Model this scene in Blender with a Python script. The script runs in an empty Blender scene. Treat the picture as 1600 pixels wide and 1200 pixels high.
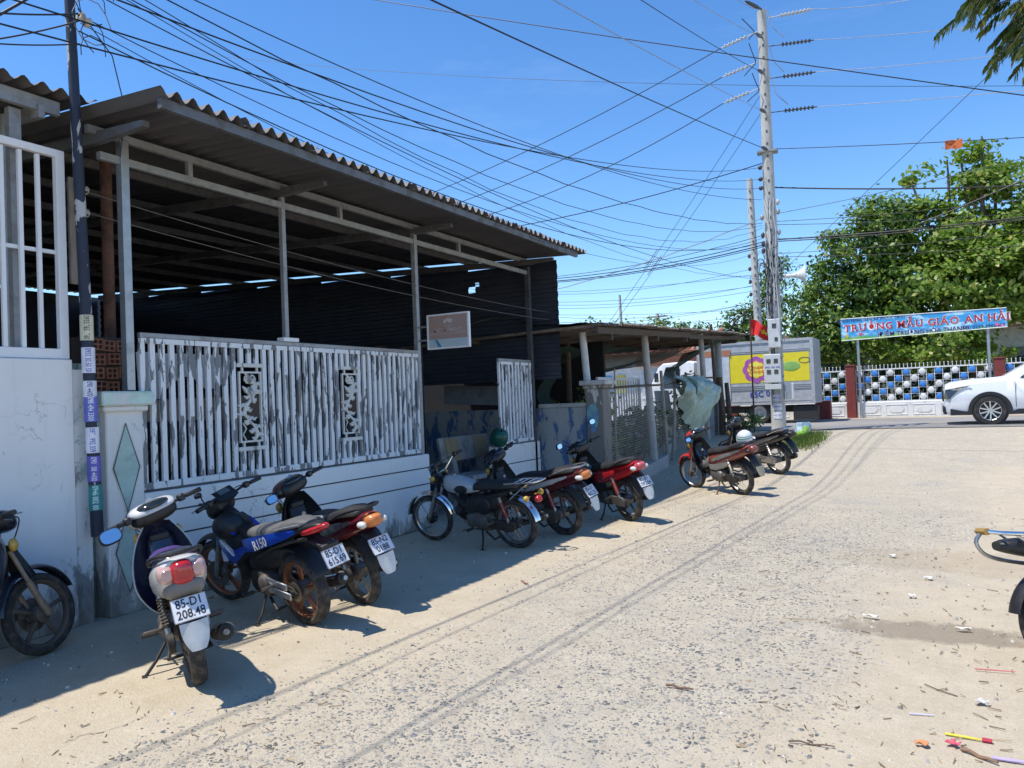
import bpy, bmesh, math, random
import numpy as np
from mathutils import Vector, Matrix, Euler
random.seed(7); np.random.seed(7)
rad = math.radians
S = bpy.context.scene
C = S.collection
# ------------------------------------------------------------------ camera, sky, sun
CAMH = 1.65
def cam_axes(yaw=28.5, pitch=1.25, roll=2.3):
    y, p, r = map(rad, (yaw, pitch, roll))
    f = Vector((-math.sin(y)*math.cos(p), math.cos(y)*math.cos(p), math.sin(p)))
    rt = Vector((math.cos(y), math.sin(y), 0)); up = rt.cross(f)
    return f, rt*math.cos(r)-up*math.sin(r), up*math.cos(r)+rt*math.sin(r)
CF, CR, CU = cam_axes()
cd = bpy.data.cameras.new('camera'); cam = bpy.data.objects.new('camera', cd); C.objects.link(cam)
cam.matrix_world = Matrix(((CR.x, CU.x, -CF.x, 0), (CR.y, CU.y, -CF.y, 0), (CR.z, CU.z, -CF.z, CAMH), (0, 0, 0, 1)))
cd.sensor_width = 36; cd.lens = 36*1202/1600; cd.clip_end = 4000; cd.clip_start = .05
S.camera = cam
SUN_EL = 66.0
SD = Vector((-.68*math.cos(rad(SUN_EL)), -.733*math.cos(rad(SUN_EL)), math.sin(rad(SUN_EL)))).normalized()
W = bpy.data.worlds.new('World'); S.world = W; W.use_nodes = True
nt = W.node_tree; nt.nodes.clear()
sky = nt.nodes.new('ShaderNodeTexSky'); sky.sky_type = 'NISHITA'; sky.sun_disc = False
sky.sun_elevation = rad(SUN_EL); sky.sun_rotation = math.atan2(SD.x, SD.y)
sky.air_density = 1.0; sky.dust_density = .0; sky.ozone_density = 3.0; sky.altitude = 300
hs = nt.nodes.new('ShaderNodeHueSaturation'); hs.inputs['Saturation'].default_value = 1.24; hs.inputs['Hue'].default_value = .504
bg = nt.nodes.new('ShaderNodeBackground'); bg.inputs[1].default_value = .15
wo = nt.nodes.new('ShaderNodeOutputWorld')
tc = nt.nodes.new('ShaderNodeTexCoord'); mp = nt.nodes.new('ShaderNodeMapping'); mp.inputs['Scale'].default_value = (1.2, 3.2, 7)
mp.inputs['Rotation'].default_value = (0, 0, .5)
nz = nt.nodes.new('ShaderNodeTexNoise'); nz.inputs['Scale'].default_value = 1.7; nz.inputs['Detail'].default_value = 7; nz.inputs['Roughness'].default_value = .62
cr = nt.nodes.new('ShaderNodeValToRGB'); cr.color_ramp.elements[0].position = .56; cr.color_ramp.elements[1].position = .92
cr.color_ramp.elements[1].color = (.10, .10, .10, 1)
mx = nt.nodes.new('ShaderNodeMix'); mx.data_type = 'RGBA'; mx.inputs[7].default_value = (7.5, 7.8, 8.2, 1)
L = nt.links.new
L(tc.outputs['Generated'], mp.inputs[0]); L(mp.outputs[0], nz.inputs[0]); L(nz.outputs[0], cr.inputs[0])
L(sky.outputs[0], hs.inputs['Color']); L(hs.outputs[0], mx.inputs[6]); L(cr.outputs[0], mx.inputs[0])
L(mx.outputs[2], bg.inputs[0]); L(bg.outputs[0], wo.inputs[0])
sl = bpy.data.lights.new('sun', 'SUN'); sl.energy = 3.8; sl.angle = rad(.6); sl.color = (1, .955, .88)
so = bpy.data.objects.new('sun', sl); C.objects.link(so); so.rotation_euler = SD.to_track_quat('Z', 'Y').to_euler(); so.location = (-8, -8, 30)
S.view_settings.view_transform = 'Standard'; S.view_settings.look = 'None'; S.view_settings.gamma = 1
S.view_settings.use_curve_mapping = False; S.view_settings.exposure = .56
S.render.engine = 'CYCLES'; S.cycles.use_denoising = True; S.cycles.max_bounces = 6; S.cycles.transparent_max_bounces = 12

# ------------------------------------------------------------------ helpers
def gz(x, y):
    """height of the ground: the alley ramps up to the main road"""
    t = min(1, max(0, (y-12.5)/(21.0-12.5))); return .55*t*t*(3-2*t)
class MB:
    def __init__(s): s.v = []; s.f = []; s.m = []; s.M = None
    def add(s, vs, fs, mi=0):
        n = len(s.v)
        if s.M is not None: vs = [tuple(s.M @ Vector(p)) for p in vs]
        s.v.extend(tuple(p) for p in vs); s.f.extend(tuple(i+n for i in f) for f in fs); s.m.extend([mi]*len(fs))
        return s
    def box(s, c, d, mi=0, R=None, b=0):
        x, y, z = d[0]/2, d[1]/2, d[2]/2
        if b:
            vs = []; 
            for sx in (-1, 1):
                for sy in (-1, 1):
                    for sz in (-1, 1):
                        vs += [(sx*(x-b), sy*(y-b), sz*z), (sx*(x-b), sy*y, sz*(z-b)), (sx*x, sy*(y-b), sz*(z-b))]
            I = lambda sx, sy, sz, k: ((sx*2+sy)*2+sz)*3+k
            fs = []
            for q in (0, 1):
                fs += [[I(0,0,q,0), I(1,0,q,0), I(1,1,q,0), I(0,1,q,0)], [I(0,q,0,1), I(1,q,0,1), I(1,q,1,1), I(0,q,1,1)], [I(q,0,0,2), I(q,1,0,2), I(q,1,1,2), I(q,0,1,2)]]
            for a in (0, 1):
                for c_ in (0, 1):
                    fs += [[I(0,a,c_,0), I(1,a,c_,0), I(1,a,c_,1), I(0,a,c_,1)], [I(a,0,c_,0), I(a,1,c_,0), I(a,1,c_,2), I(a,0,c_,2)], [I(a,c_,0,1), I(a,c_,1,1), I(a,c_,1,2), I(a,c_,0,2)]]
                    for d_ in (0, 1): fs.append([I(a,c_,d_,0), I(a,c_,d_,1), I(a,c_,d_,2)])
            # fix winding outward
            out = []
            for f in fs:
                P = [Vector(vs[i]) for i in f]; nn = (P[1]-P[0]).cross(P[2]-P[0]); cc = sum(P, Vector())/len(P)
                out.append(f if nn.dot(cc) > 0 else f[::-1])
            fs = out
        else:
            vs = [(-x,-y,-z),(x,-y,-z),(x,y,-z),(-x,y,-z),(-x,-y,z),(x,-y,z),(x,y,z),(-x,y,z)]
            fs = [(0,3,2,1),(4,5,6,7),(0,1,5,4),(1,2,6,5),(2,3,7,6),(3,0,4,7)]
        cv = Vector(c)
        vs = [tuple((R @ Vector(p) if R is not None else Vector(p))+cv) for p in vs]
        return s.add(vs, fs, mi)
    def bar(s, a, b, w, h, mi=0, up=(0,0,1), bv=0):
        a, b = Vector(a), Vector(b); d = b-a; l = d.length; z = d.normalized(); u = Vector(up)
        if abs(u.dot(z)) > .97: u = Vector((1,0,0))
        x = u.cross(z).normalized(); y = z.cross(x)
        R = Matrix((x, y, z)).transposed()
        return s.box((a+b)/2, (w, h, l), mi, R, bv)
    def tube(s, pts, r, n=8, mi=0, caps=True, closed=False):
        P = [Vector(p) for p in pts]; k = len(P); rr = r if isinstance(r, (list, tuple)) else [r]*k
        vs = []; fs = []; prev = None
        for i in range(k):
            if closed: t = P[(i+1) % k]-P[i-1]
            else: t = P[min(i+1, k-1)]-P[max(i-1, 0)]
            t.normalize()
            if prev is None:
                u = Vector((0,0,1)) if abs(t.z) < .9 else Vector((1,0,0)); a = t.cross(u).normalized()
            else:
                a = prev-t*prev.dot(t); a = a.normalized() if a.length > 1e-6 else t.orthogonal().normalized()
            prev = a; b = t.cross(a)
            vs += [tuple(P[i]+(a*math.cos(2*math.pi*j/n)+b*math.sin(2*math.pi*j/n))*rr[i]) for j in range(n)]
        for i in range(k if closed else k-1):
            q = (i+1) % k
            fs += [(i*n+j, i*n+(j+1) % n, q*n+(j+1) % n, q*n+j) for j in range(n)]
        if caps and not closed: fs += [tuple(range(n-1, -1, -1)), tuple((k-1)*n+j for j in range(n))]
        return s.add(vs, fs, mi)
    def loft(s, rings, mi=0, caps=True, closed=True):
        n = len(rings[0]); vs = [p for r in rings for p in r]; fs = []
        for i in range(len(rings)-1):
            for j in range(n if closed else n-1):
                fs.append((i*n+j, i*n+(j+1) % n, (i+1)*n+(j+1) % n, (i+1)*n+j))
        if caps and closed: fs += [tuple(range(n-1, -1, -1)), tuple((len(rings)-1)*n+j for j in range(n))]
        return s.add(vs, fs, mi)
    def lathe(s, prof, n=24, mi=0, M=None, a0=0, a1=2*math.pi):
        """profile of (radius, height); axis local z, moved by M"""
        full = abs(a1-a0-2*math.pi) < 1e-6; cnt = n if full else n+1; vs = []; fs = []
        for r, h in prof:
            for j in range(cnt):
                a = a0+(a1-a0)*j/n; p = Vector((r*math.cos(a), r*math.sin(a), h)); vs.append(tuple(M @ p if M is not None else p))
        for i in range(len(prof)-1):
            for j in range(n if full else n):
                q = (j+1) % cnt if full else j+1
                fs.append((i*cnt+j, i*cnt+q, (i+1)*cnt+q, (i+1)*cnt+j))
        return s.add(vs, fs, mi)
    def prism(s, out, t, mi=0, M=None):
        """2D outline (x,y) extruded by t along z, centred"""
        n = len(out); vs = [(x, y, -t/2) for x, y in out]+[(x, y, t/2) for x, y in out]
        if M is not None: vs = [tuple(M @ Vector(p)) for p in vs]
        fs = [tuple(range(n-1, -1, -1)), tuple(range(n, 2*n))]+[(i, (i+1) % n, n+(i+1) % n, n+i) for i in range(n)]
        return s.add(vs, fs, mi)
    def ball(s, c, r, n=12, mi=0, k=8):
        r = r if isinstance(r, (tuple, list)) else (r, r, r); vs = []; fs = []
        for i in range(k+1):
            th = math.pi*i/k
            for j in range(n):
                ph = 2*math.pi*j/n; vs.append((c[0]+r[0]*math.sin(th)*math.cos(ph), c[1]+r[1]*math.sin(th)*math.sin(ph), c[2]+r[2]*math.cos(th)))
        for i in range(k):
            for j in range(n): fs.append((i*n+j, (i+1)*n+j, (i+1)*n+(j+1) % n, i*n+(j+1) % n))
        return s.add(vs, fs, mi)
    def grid(s, fn, nu, nv, mi=0, thick=None):
        vs = [fn(i/nu, j/nv) for j in range(nv+1) for i in range(nu+1)]; w = nu+1
        fs = [(j*w+i, j*w+i+1, (j+1)*w+i+1, (j+1)*w+i) for j in range(nv) for i in range(nu)]
        if thick:
            t = Vector(thick); n = len(vs); vs = vs+[tuple(Vector(p)+t) for p in vs]
            fs = fs+[tuple(n+i for i in f[::-1]) for f in fs]
            rim = [i for i in range(w)]+[j*w+nu for j in range(1, nv+1)]+[nv*w+i for i in range(nu-1, -1, -1)]+[j*w for j in range(nv-1, 0, -1)]
            fs += [(rim[(i+1) % len(rim)], rim[i], n+rim[i], n+rim[(i+1) % len(rim)]) for i in range(len(rim))]
        return s.add(vs, fs, mi)
    def text(s, st, size, M, mi=0, align='CENTER', bold=0, depth=0, xs=1):
        vs, fs = text_geo(st, bold, depth, align)
        return s.add([tuple(M @ Vector((x*size*xs, y*size, z*size))) for x, y, z in vs], fs, mi)
    def build(s, name, mats, parent=None, smooth=None, local=False):
        me = bpy.data.meshes.new(name)
        off = OFF.get(parent.name, Vector()) if parent is not None and not local else Vector()
        me.from_pydata([(p[0]-off.x, p[1]-off.y, p[2]-off.z) for p in s.v], [], s.f)
        if not isinstance(mats, (list, tuple)): mats = [mats]
        for m in mats: me.materials.append(m)
        if any(s.m): me.polygons.foreach_set('material_index', s.m)
        if smooth:
            me.shade_smooth(); me.set_sharp_from_angle(angle=rad(smooth))
        me.update()
        return link(name, me, parent)
OFF = {}
def smoothst(st, k=3):
    """Catmull-Rom through the stations"""
    out = []; n = len(st)
    for i in range(n-1):
        p0, p1, p2, p3 = st[max(i-1,0)], st[i], st[i+1], st[min(i+2,n-1)]
        for j in range(k):
            t = j/k; out.append(tuple(.5*(2*b+(c-a)*t+(2*a-5*b+4*c-d)*t*t+(3*b-a-3*c+d)*t**3) for a, b, c, d in zip(p0, p1, p2, p3)))
    out.append(tuple(st[-1])); return out
def link(name, me, parent=None):
    o = bpy.data.objects.new(name, me); C.objects.link(o)
    if parent is not None:
        o.parent = parent
        if parent.name in OFF: OFF[o.name] = OFF[parent.name]
    return o
_TX = {}
def text_geo(st, bold=0, depth=0, align='CENTER'):
    key = (st, bold, depth, align)
    if key not in _TX:
        cu = bpy.data.curves.new('t', 'FONT'); cu.body = st; cu.size = 1; cu.offset = bold; cu.extrude = depth; cu.align_x = align; cu.align_y = 'CENTER'
        cu.resolution_u = 3
        ob = bpy.data.objects.new('t', cu); C.objects.link(ob)
        me = ob.to_mesh()
        _TX[key] = ([tuple(v.co) for v in me.vertices], [tuple(p.vertices) for p in me.polygons])
        ob.to_mesh_clear(); bpy.data.objects.remove(ob); bpy.data.curves.remove(cu)
    return _TX[key]
def tag(o, label, cat, group=None, kind=None):
    o['label'] = label
    if cat: o['category'] = cat
    if group: o['group'] = group
    if kind or cat: o['kind'] = kind or 'thing'
    return o
def thing(name, label, cat, loc=(0,0,0), group=None):
    o = bpy.data.objects.new(name, None); C.objects.link(o); o.location = loc; o.empty_display_size = .2
    OFF[o.name] = Vector(loc)
    return tag(o, label, cat, group)
def struct(o, label=None):
    o['kind'] = 'structure'
    if label: o['label'] = label
    return o
def copy_of(o, parent=None, loc=None):
    c = o.copy(); C.objects.link(c)
    if parent is not None: c.parent = parent
    if loc is not None: c.location = loc
    return c
def bulk(name, V, Fq, mats, parent=None, mi=None, smooth=False):
    """numpy mesh: V (n,3), Fq (m,k)"""
    me = bpy.data.meshes.new(name); V = np.asarray(V, np.float32); Fq = np.asarray(Fq, np.int32)
    off = OFF.get(parent.name, Vector()) if parent is not None else Vector()
    V = V-np.array(off, np.float32)
    k = Fq.shape[1]; me.vertices.add(len(V)); me.vertices.foreach_set('co', V.ravel())
    me.loops.add(Fq.size); me.loops.foreach_set('vertex_index', Fq.ravel())
    me.polygons.add(len(Fq)); me.polygons.foreach_set('loop_start', np.arange(len(Fq), dtype=np.int32)*k)
    for m in (mats if isinstance(mats, (list, tuple)) else [mats]): me.materials.append(m)
    if mi is not None: me.polygons.foreach_set('material_index', np.asarray(mi, np.int32))
    if smooth: me.polygons.foreach_set('use_smooth', np.ones(len(Fq), bool))
    me.update(calc_edges=True); me.validate()
    return link(name, me, parent)
def basis(o, x, y, z=None):
    x, y = Vector(x), Vector(y); z = Vector(z) if z is not None else x.cross(y)
    return Matrix(((x.x, y.x, z.x, o[0]), (x.y, y.y, z.y, o[1]), (x.z, y.z, z.z, o[2]), (0,0,0,1)))

def ray(px, py): return CF+CR*((px-800)/1202)-CU*((py-600)/1202)
EYE = Vector((0, 0, CAMH))
def onx(px, py, x): d = ray(px, py); return EYE+d*(x/d.x)
def ony(px, py, y): d = ray(px, py); return EYE+d*(y/d.y)
def onz(px, py, z=0): d = ray(px, py); return EYE+d*((z-CAMH)/d.z)

# ------------------------------------------------------------------ materials
MT = {}
class NB:
    def __init__(s, name):
        s.m = bpy.data.materials.new(name); s.m.use_nodes = True; s.t = s.m.node_tree; s.b = s.t.nodes['Principled BSDF']
        MT[name] = s.m
    def n(s, ty, **kw):
        o = s.t.nodes.new(ty)
        for k, v in kw.items(): setattr(o, k, v)
        return o
    def l(s, a, b): s.t.links.new(a, b)
    def coords(s, scale=(1,1,1), rnd=False, kind='Object'):
        tc = s.n('ShaderNodeTexCoord'); mp = s.n('ShaderNodeMapping'); mp.inputs['Scale'].default_value = scale
        s.l(tc.outputs[kind], mp.inputs[0])
        if rnd:
            oi = s.n('ShaderNodeObjectInfo'); ml = s.n('ShaderNodeMath', operation='MULTIPLY'); ml.inputs[1].default_value = 37.7
            s.l(oi.outputs['Random'], ml.inputs[0]); cx = s.n('ShaderNodeCombineXYZ')
            for i in range(3): s.l(ml.outputs[0], cx.inputs[i])
            s.l(cx.outputs[0], mp.inputs['Location'])
        return mp.outputs[0]
    def noise(s, co, scale, detail=5, rough=.6, dist=0):
        o = s.n('ShaderNodeTexNoise'); o.inputs['Scale'].default_value = scale; o.inputs['Detail'].default_value = detail
        o.inputs['Roughness'].default_value = rough; o.inputs['Distortion'].default_value = dist
        if co is not None: s.l(co, o.inputs['Vector'])
        return o.outputs[0]
    def ramp(s, fac, p0, p1, c0=(0,0,0,1), c1=(1,1,1,1)):
        o = s.n('ShaderNodeValToRGB'); e = o.color_ramp.elements; e[0].position = p0; e[1].position = p1; e[0].color = c0; e[1].color = c1
        s.l(fac, o.inputs[0]); return o.outputs[0]
    def mix(s, fac, a, b, mode='MIX'):
        o = s.n('ShaderNodeMix', data_type='RGBA', blend_type=mode)
        for i, q in ((0, fac), (6, a), (7, b)):
            if hasattr(q, 'links') or hasattr(q, 'is_linked'): s.l(q, o.inputs[i])
            elif i == 0: o.inputs[0].default_value = q
            else: o.inputs[i].default_value = (*q[:3], 1)
        return o.outputs[2]
    def math(s, op, a, b=None, clamp=False):
        o = s.n('ShaderNodeMath', operation=op, use_clamp=clamp)
        for i, q in ((0, a), (1, b)):
            if q is None: continue
            if hasattr(q, 'is_linked'): s.l(q, o.inputs[i])
            else: o.inputs[i].default_value = q
        return o.outputs[0]
    def bump(s, h, strength=.3, dist=.01):
        o = s.n('ShaderNodeBump'); o.inputs['Strength'].default_value = strength; o.inputs['Distance'].default_value = dist
        s.l(h, o.inputs['Height']); s.l(o.outputs[0], s.b.inputs['Normal']); return o
    def col(s, c):
        if hasattr(c, 'is_linked'): s.l(c, s.b.inputs['Base Color'])
        else: s.b.inputs['Base Color'].default_value = (*c[:3], 1)
    def set(s, rough=None, metal=None, **kw):
        if rough is not None:
            if hasattr(rough, 'is_linked'): s.l(rough, s.b.inputs['Roughness'])
            else: s.b.inputs['Roughness'].default_value = rough
        if metal is not None: s.b.inputs['Metallic'].default_value = metal
        for k, v in kw.items(): s.b.inputs[k.replace('_', ' ')].default_value = v
def pm(name, c, rough=.6, metal=0, var=.18, scale=6, dirt=None, da=(.5,.72), dscale=5, bump=0, bscale=60, rnd=True, stretch=(1,1,1), coat=0, spec=None):
    """plain procedural paint / metal / plastic with colour variation, dirt and fine bump"""
    if name in MT: return MT[name]
    b = NB(name); co = b.coords(stretch, rnd); c = tuple(c)
    n1 = b.noise(co, scale, 6, .65)
    base = b.mix(b.ramp(n1, .3, .7), tuple(x*(1-var) for x in c), tuple(min(1, x*(1+var)) for x in c))
    if dirt:
        n2 = b.noise(co, dscale, 8, .7, .4); f = b.ramp(n2, *da); base = b.mix(f, base, dirt)
        b.set(rough=b.mix(f, (rough,)*3, (min(1, rough+.35),)*3))
    else: b.set(rough=b.mix(n1, (max(.03, rough-.08),)*3, (min(1, rough+.08),)*3))
    b.col(base); b.set(metal=metal)
    if coat: b.set(Coat_Weight=coat)
    if spec is not None: b.b.inputs['Specular IOR Level'].default_value = spec
    if bump: b.bump(b.noise(co, bscale, 4, .7), bump)
    return b.m
# ================================================================== SETTING: ground, alley, main road
def mat_ground():
    b = NB('dirt'); co = b.coords()
    n1 = b.noise(co, .35, 6, .6); n2 = b.noise(co, 9, 6, .7); n3 = b.noise(co, 60, 3, .7)
    c = b.mix(b.ramp(n1, .35, .65), (.36,.29,.20), (.47,.40,.30)); c = b.mix(b.ramp(n2, .5, .75), c, (.27,.22,.16))
    b.col(c); b.set(rough=.95); b.bump(b.math('ADD', n2, n3), .5, .02); return b.m
def mat_alley():
    """worn concrete with crushed stone showing, sand drifted over it"""
    b = NB('alley_concrete'); co = b.coords()
    sx = b.n('ShaderNodeSeparateXYZ'); b.l(co, sx.inputs[0])
    big = b.noise(co, .55, 5, .6, .6); mid = b.noise(co, 3.2, 6, .68); fine = b.noise(co, 70, 4, .7)
    sand = b.mix(b.ramp(mid, .3, .72), (.45,.37,.255), (.56,.475,.345))
    conc = b.mix(b.ramp(mid, .3, .7), (.42,.36,.27), (.53,.46,.35))
    conc = b.mix(b.ramp(b.noise(co, 1.1, 6, .7, 1.0), .52, .74), conc, (.36,.33,.28))
    # stones in the far part where they are too small to model
    vo = b.n('ShaderNodeTexVoronoi'); vo.inputs['Scale'].default_value = 40; vo.inputs['Randomness'].default_value = 1; b.l(co, vo.inputs['Vector'])
    vc = b.n('ShaderNodeSeparateColor'); b.l(vo.outputs['Color'], vc.inputs[0])
    thr = b.math('MULTIPLY', vc.outputs[0], .44)
    st = b.math('LESS_THAN', vo.outputs['Distance'], thr)
    st = b.math('MULTIPLY', st, b.math('GREATER_THAN', vc.outputs[1], .35))
    v2 = b.n('ShaderNodeTexVoronoi'); v2.inputs['Scale'].default_value = 95; b.l(co, v2.inputs['Vector'])
    v2c = b.n('ShaderNodeSeparateColor'); b.l(v2.outputs['Color'], v2c.inputs[0])
    s2 = b.math('LESS_THAN', v2.outputs['Distance'], b.math('MULTIPLY', v2c.outputs[0], .42))
    s2 = b.math('MULTIPLY', s2, b.math('GREATER_THAN', v2c.outputs[2], .45))
    st = b.math('MAXIMUM', st, s2)
    # where the concrete is bare: a band along the alley, its edge broken by noise
    xn = b.math('ADD', sx.outputs[0], b.math('MULTIPLY', b.math('SUBTRACT', big, .5), 3.2))
    left = b.n('ShaderNodeMapRange'); left.interpolation_type = 'SMOOTHSTEP'; b.l(xn, left.inputs[0]); left.inputs[1].default_value = -3.6; left.inputs[2].default_value = -2.2
    right = b.n('ShaderNodeMapRange'); right.interpolation_type = 'SMOOTHSTEP'; 
    xr = b.math('SUBTRACT', xn, b.math('MULTIPLY', sx.outputs[1], .16)); b.l(xr, right.inputs[0]); right.inputs[1].default_value = -1.9; right.inputs[2].default_value = -.9
    right.inputs[3].default_value = 1; right.inputs[4].default_value = 0
    bare = b.math('MULTIPLY', left.outputs[0], right.outputs[0])
    stm = b.math('MULTIPLY', st, b.math('MULTIPLY', bare, b.ramp(mid, .28, .5)))
    c = b.mix(bare, sand, conc)
    c = b.mix(b.math('MULTIPLY', b.ramp(fine, .42, .7), .5), c, (.34,.29,.22))
    c = b.mix(b.math('MULTIPLY', b.ramp(b.noise(co, 22, 6, .75), .5, .7), .45), c, (.60,.52,.39))
    c = b.mix(b.math('MULTIPLY', b.ramp(b.noise(co, 9, 7, .75, .8), .56, .72), .5), c, (.37,.31,.23))
    c = b.mix(stm, c, b.mix(vc.outputs[2], (.13,.13,.125), (.27,.265,.25)))
    # specks of grit everywhere
    v3 = b.n('ShaderNodeTexVoronoi'); v3.inputs['Scale'].default_value = 38; b.l(co, v3.inputs['Vector'])
    v3c = b.n('ShaderNodeSeparateColor'); b.l(v3.outputs['Color'], v3c.inputs[0])
    sp = b.math('MULTIPLY', b.math('LESS_THAN', v3.outputs['Distance'], .13), b.math('GREATER_THAN', v3c.outputs[0], .72))
    c = b.mix(sp, c, b.mix(v3c.outputs[1], (.12,.10,.08), (.62,.58,.52)))
    # damp stain in the sand on the right
    def blob(cx, cy, rx, ry):
        dx = b.math('DIVIDE', b.math('SUBTRACT', sx.outputs[0], cx), rx); dy = b.math('DIVIDE', b.math('SUBTRACT', sx.outputs[1], cy), ry)
        d = b.math('ADD', b.math('MULTIPLY', dx, dx), b.math('MULTIPLY', dy, dy))
        d = b.math('ADD', d, b.math('MULTIPLY', b.math('SUBTRACT', b.noise(co, 4.5, 7, .72), .5), 2.6))
        return b.ramp(d, .45, 1.05, (1,1,1,1), (0,0,0,1))
    c = b.mix(b.math('MULTIPLY', blob(-.05, 5.85, .72, .26), .62), c, (.17,.13,.09))
    c = b.mix(b.math('MULTIPLY', blob(.2, 8.2, 1.3, .6), .3), c, (.30,.22,.13))
    # smooth patch with a crack line
    b.col(c); b.set(rough=.93)
    h = b.math('ADD', b.math('MULTIPLY', fine, .35), b.math('ADD', b.math('MULTIPLY', mid, .7), b.math('MULTIPLY', stm, .22)))
    b.bump(h, .95, .025); return b.m
def mat_asphalt():
    b = NB('asphalt'); co = b.coords()
    n1 = b.noise(co, .5, 6, .65); n2 = b.noise(co, 90, 3, .7); n4 = b.noise(b.coords((.12,1.6,1)), 1.0, 6, .65)
    c = b.mix(b.ramp(n1, .3, .7), (.20,.19,.18), (.30,.285,.265)); c = b.mix(b.ramp(n4, .5, .72), c, (.40,.36,.30))
    c = b.mix(b.math('MULTIPLY', b.ramp(n2, .45, .7), .4), c, (.11,.11,.11))
    b.col(c); b.set(rough=.9); b.bump(n2, .4, .01); return b.m
def sheet(name, xs, ys, dz, m, jag=None):
    b = MB(); w = len(xs)
    for j, y in enumerate(ys):
        for i, x in enumerate(xs):
            xx, yy = x, y
            if jag and (i in (0, w-1) or j in (0, len(ys)-1)):
                xx += jag*(math.sin(y*3.1+i)+.6*math.sin(y*7.7+2*i)); yy += jag*(math.sin(x*2.7+j)+.6*math.sin(x*8.1))
            b.v.append((xx, yy, gz(xx, yy)+dz+.006*math.sin(xx*2.1+yy*1.3)*(1 if abs(x) < 20 else 0)*math.sin(yy*.9)))
    for j in range(len(ys)-1):
        for i in range(w-1): b.f.append((j*w+i, j*w+i+1, (j+1)*w+i+1, (j+1)*w+i)); b.m.append(0)
    return b.build(name, m, smooth=60)
lin = lambda a, b, n: [a+(b-a)*i/n for i in range(n+1)]
struct(sheet('ground', [-900,-300,-100,-50,-30]+lin(-20,20,40)+[30,50,100,300,900], [-200,-80,-30]+lin(-12,44,90)+[60,100,200,500,1500], -.012, mat_ground()), 'sandy ground under the whole place')
struct(sheet('alley', lin(-8.2,7,50), lin(-7,21.6,90), .0, mat_alley(), .05), 'pale worn concrete alley with crushed stone showing through sand')
struct(sheet('main_road', [-120,-60,-30]+lin(-16,16,30)+[30,60,120], lin(22.1,28.7,12), .004, mat_asphalt(), .06), 'grey asphalt main road crossing the end of the alley')
# crushed stones set into the concrete, near part as real geometry
def stones():
    rng = np.random.default_rng(3); P = []
    N = 105000
    x = rng.uniform(-4.2, 1.6, N); y = rng.uniform(1.6, 11.5, N)
    w = np.sin(x*1.9+y*.6)*.5+np.sin(x*.7-y*1.3+1)*.5+np.sin(x*3.1+y*2.7)*.25
    L0 = np.clip((x+3.55+.25*w)/.9, 0, 1); R0 = np.clip((-1.30+.16*y+.35*w-x)/.9, 0, 1)
    dens = L0*R0*np.clip(.62+.42*w, .08, 1)
    keep = rng.random(N) < dens*np.clip(1.25-.06*y, .3, 1)
    x, y = x[keep], y[keep]; n = len(x)
    s = np.exp(rng.normal(math.log(.0088), .45, n)).clip(.004, .024)
    k = 6; V = np.zeros((n, 2*k, 3)); ang = rng.uniform(0, 6.28, n); asp = rng.uniform(.4, .95, n)
    rr = rng.uniform(.65, 1.2, (n, k)); th = np.arange(k)*2*np.pi/k+rng.uniform(-.3, .3, (n, k))
    px = rr*np.cos(th); py = rr*np.sin(th)*asp[:, None]
    ca, sa = np.cos(ang)[:, None], np.sin(ang)[:, None]
    X = (px*ca-py*sa)*s[:, None]; Y = (px*sa+py*ca)*s[:, None]
    gzv = .006*np.sin(x*2.1+y*1.3)*np.sin(y*.9)
    V[:, :k, 0] = x[:, None]+X; V[:, :k, 1] = y[:, None]+Y; V[:, :k, 2] = (gzv-.006)[:, None]
    V[:, k:, 0] = x[:, None]+X*.8; V[:, k:, 1] = y[:, None]+Y*.8
    V[:, k:, 2] = gzv[:, None]+rng.uniform(.0008, .0035, n)[:, None]+rng.uniform(-.0006, .0006, (n, k))
    F = []
    base = np.arange(n)[:, None]*2*k
    i = np.arange(k); j = (i+1) % k
    side = np.stack([i, j, k+j, k+i], 1)                     # quads
    top = np.array([[k, k+1, k+2, k+3], [k, k+3, k+4, k+5]])
    Q = np.concatenate([side, top], 0)
    F = (base[:, :, None]+Q[None]).reshape(-1, 4)
    b = NB('crushed_stone'); oi = b.n('ShaderNodeNewGeometry')
    c = b.mix(oi.outputs['Random Per Island'], (.07,.075,.078), (.25,.245,.23)); c = b.mix(b.ramp(b.noise(b.coords(), 5, 4), .45, .65), c, (.42,.38,.31))
    b.col(c); b.set(rough=.8)
    o = bulk('crushed_stones', V.reshape(-1, 3), F, b.m)
    tag(o, 'grey crushed stones worn bare in the alley concrete', None, kind='stuff')
stones()
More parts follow.
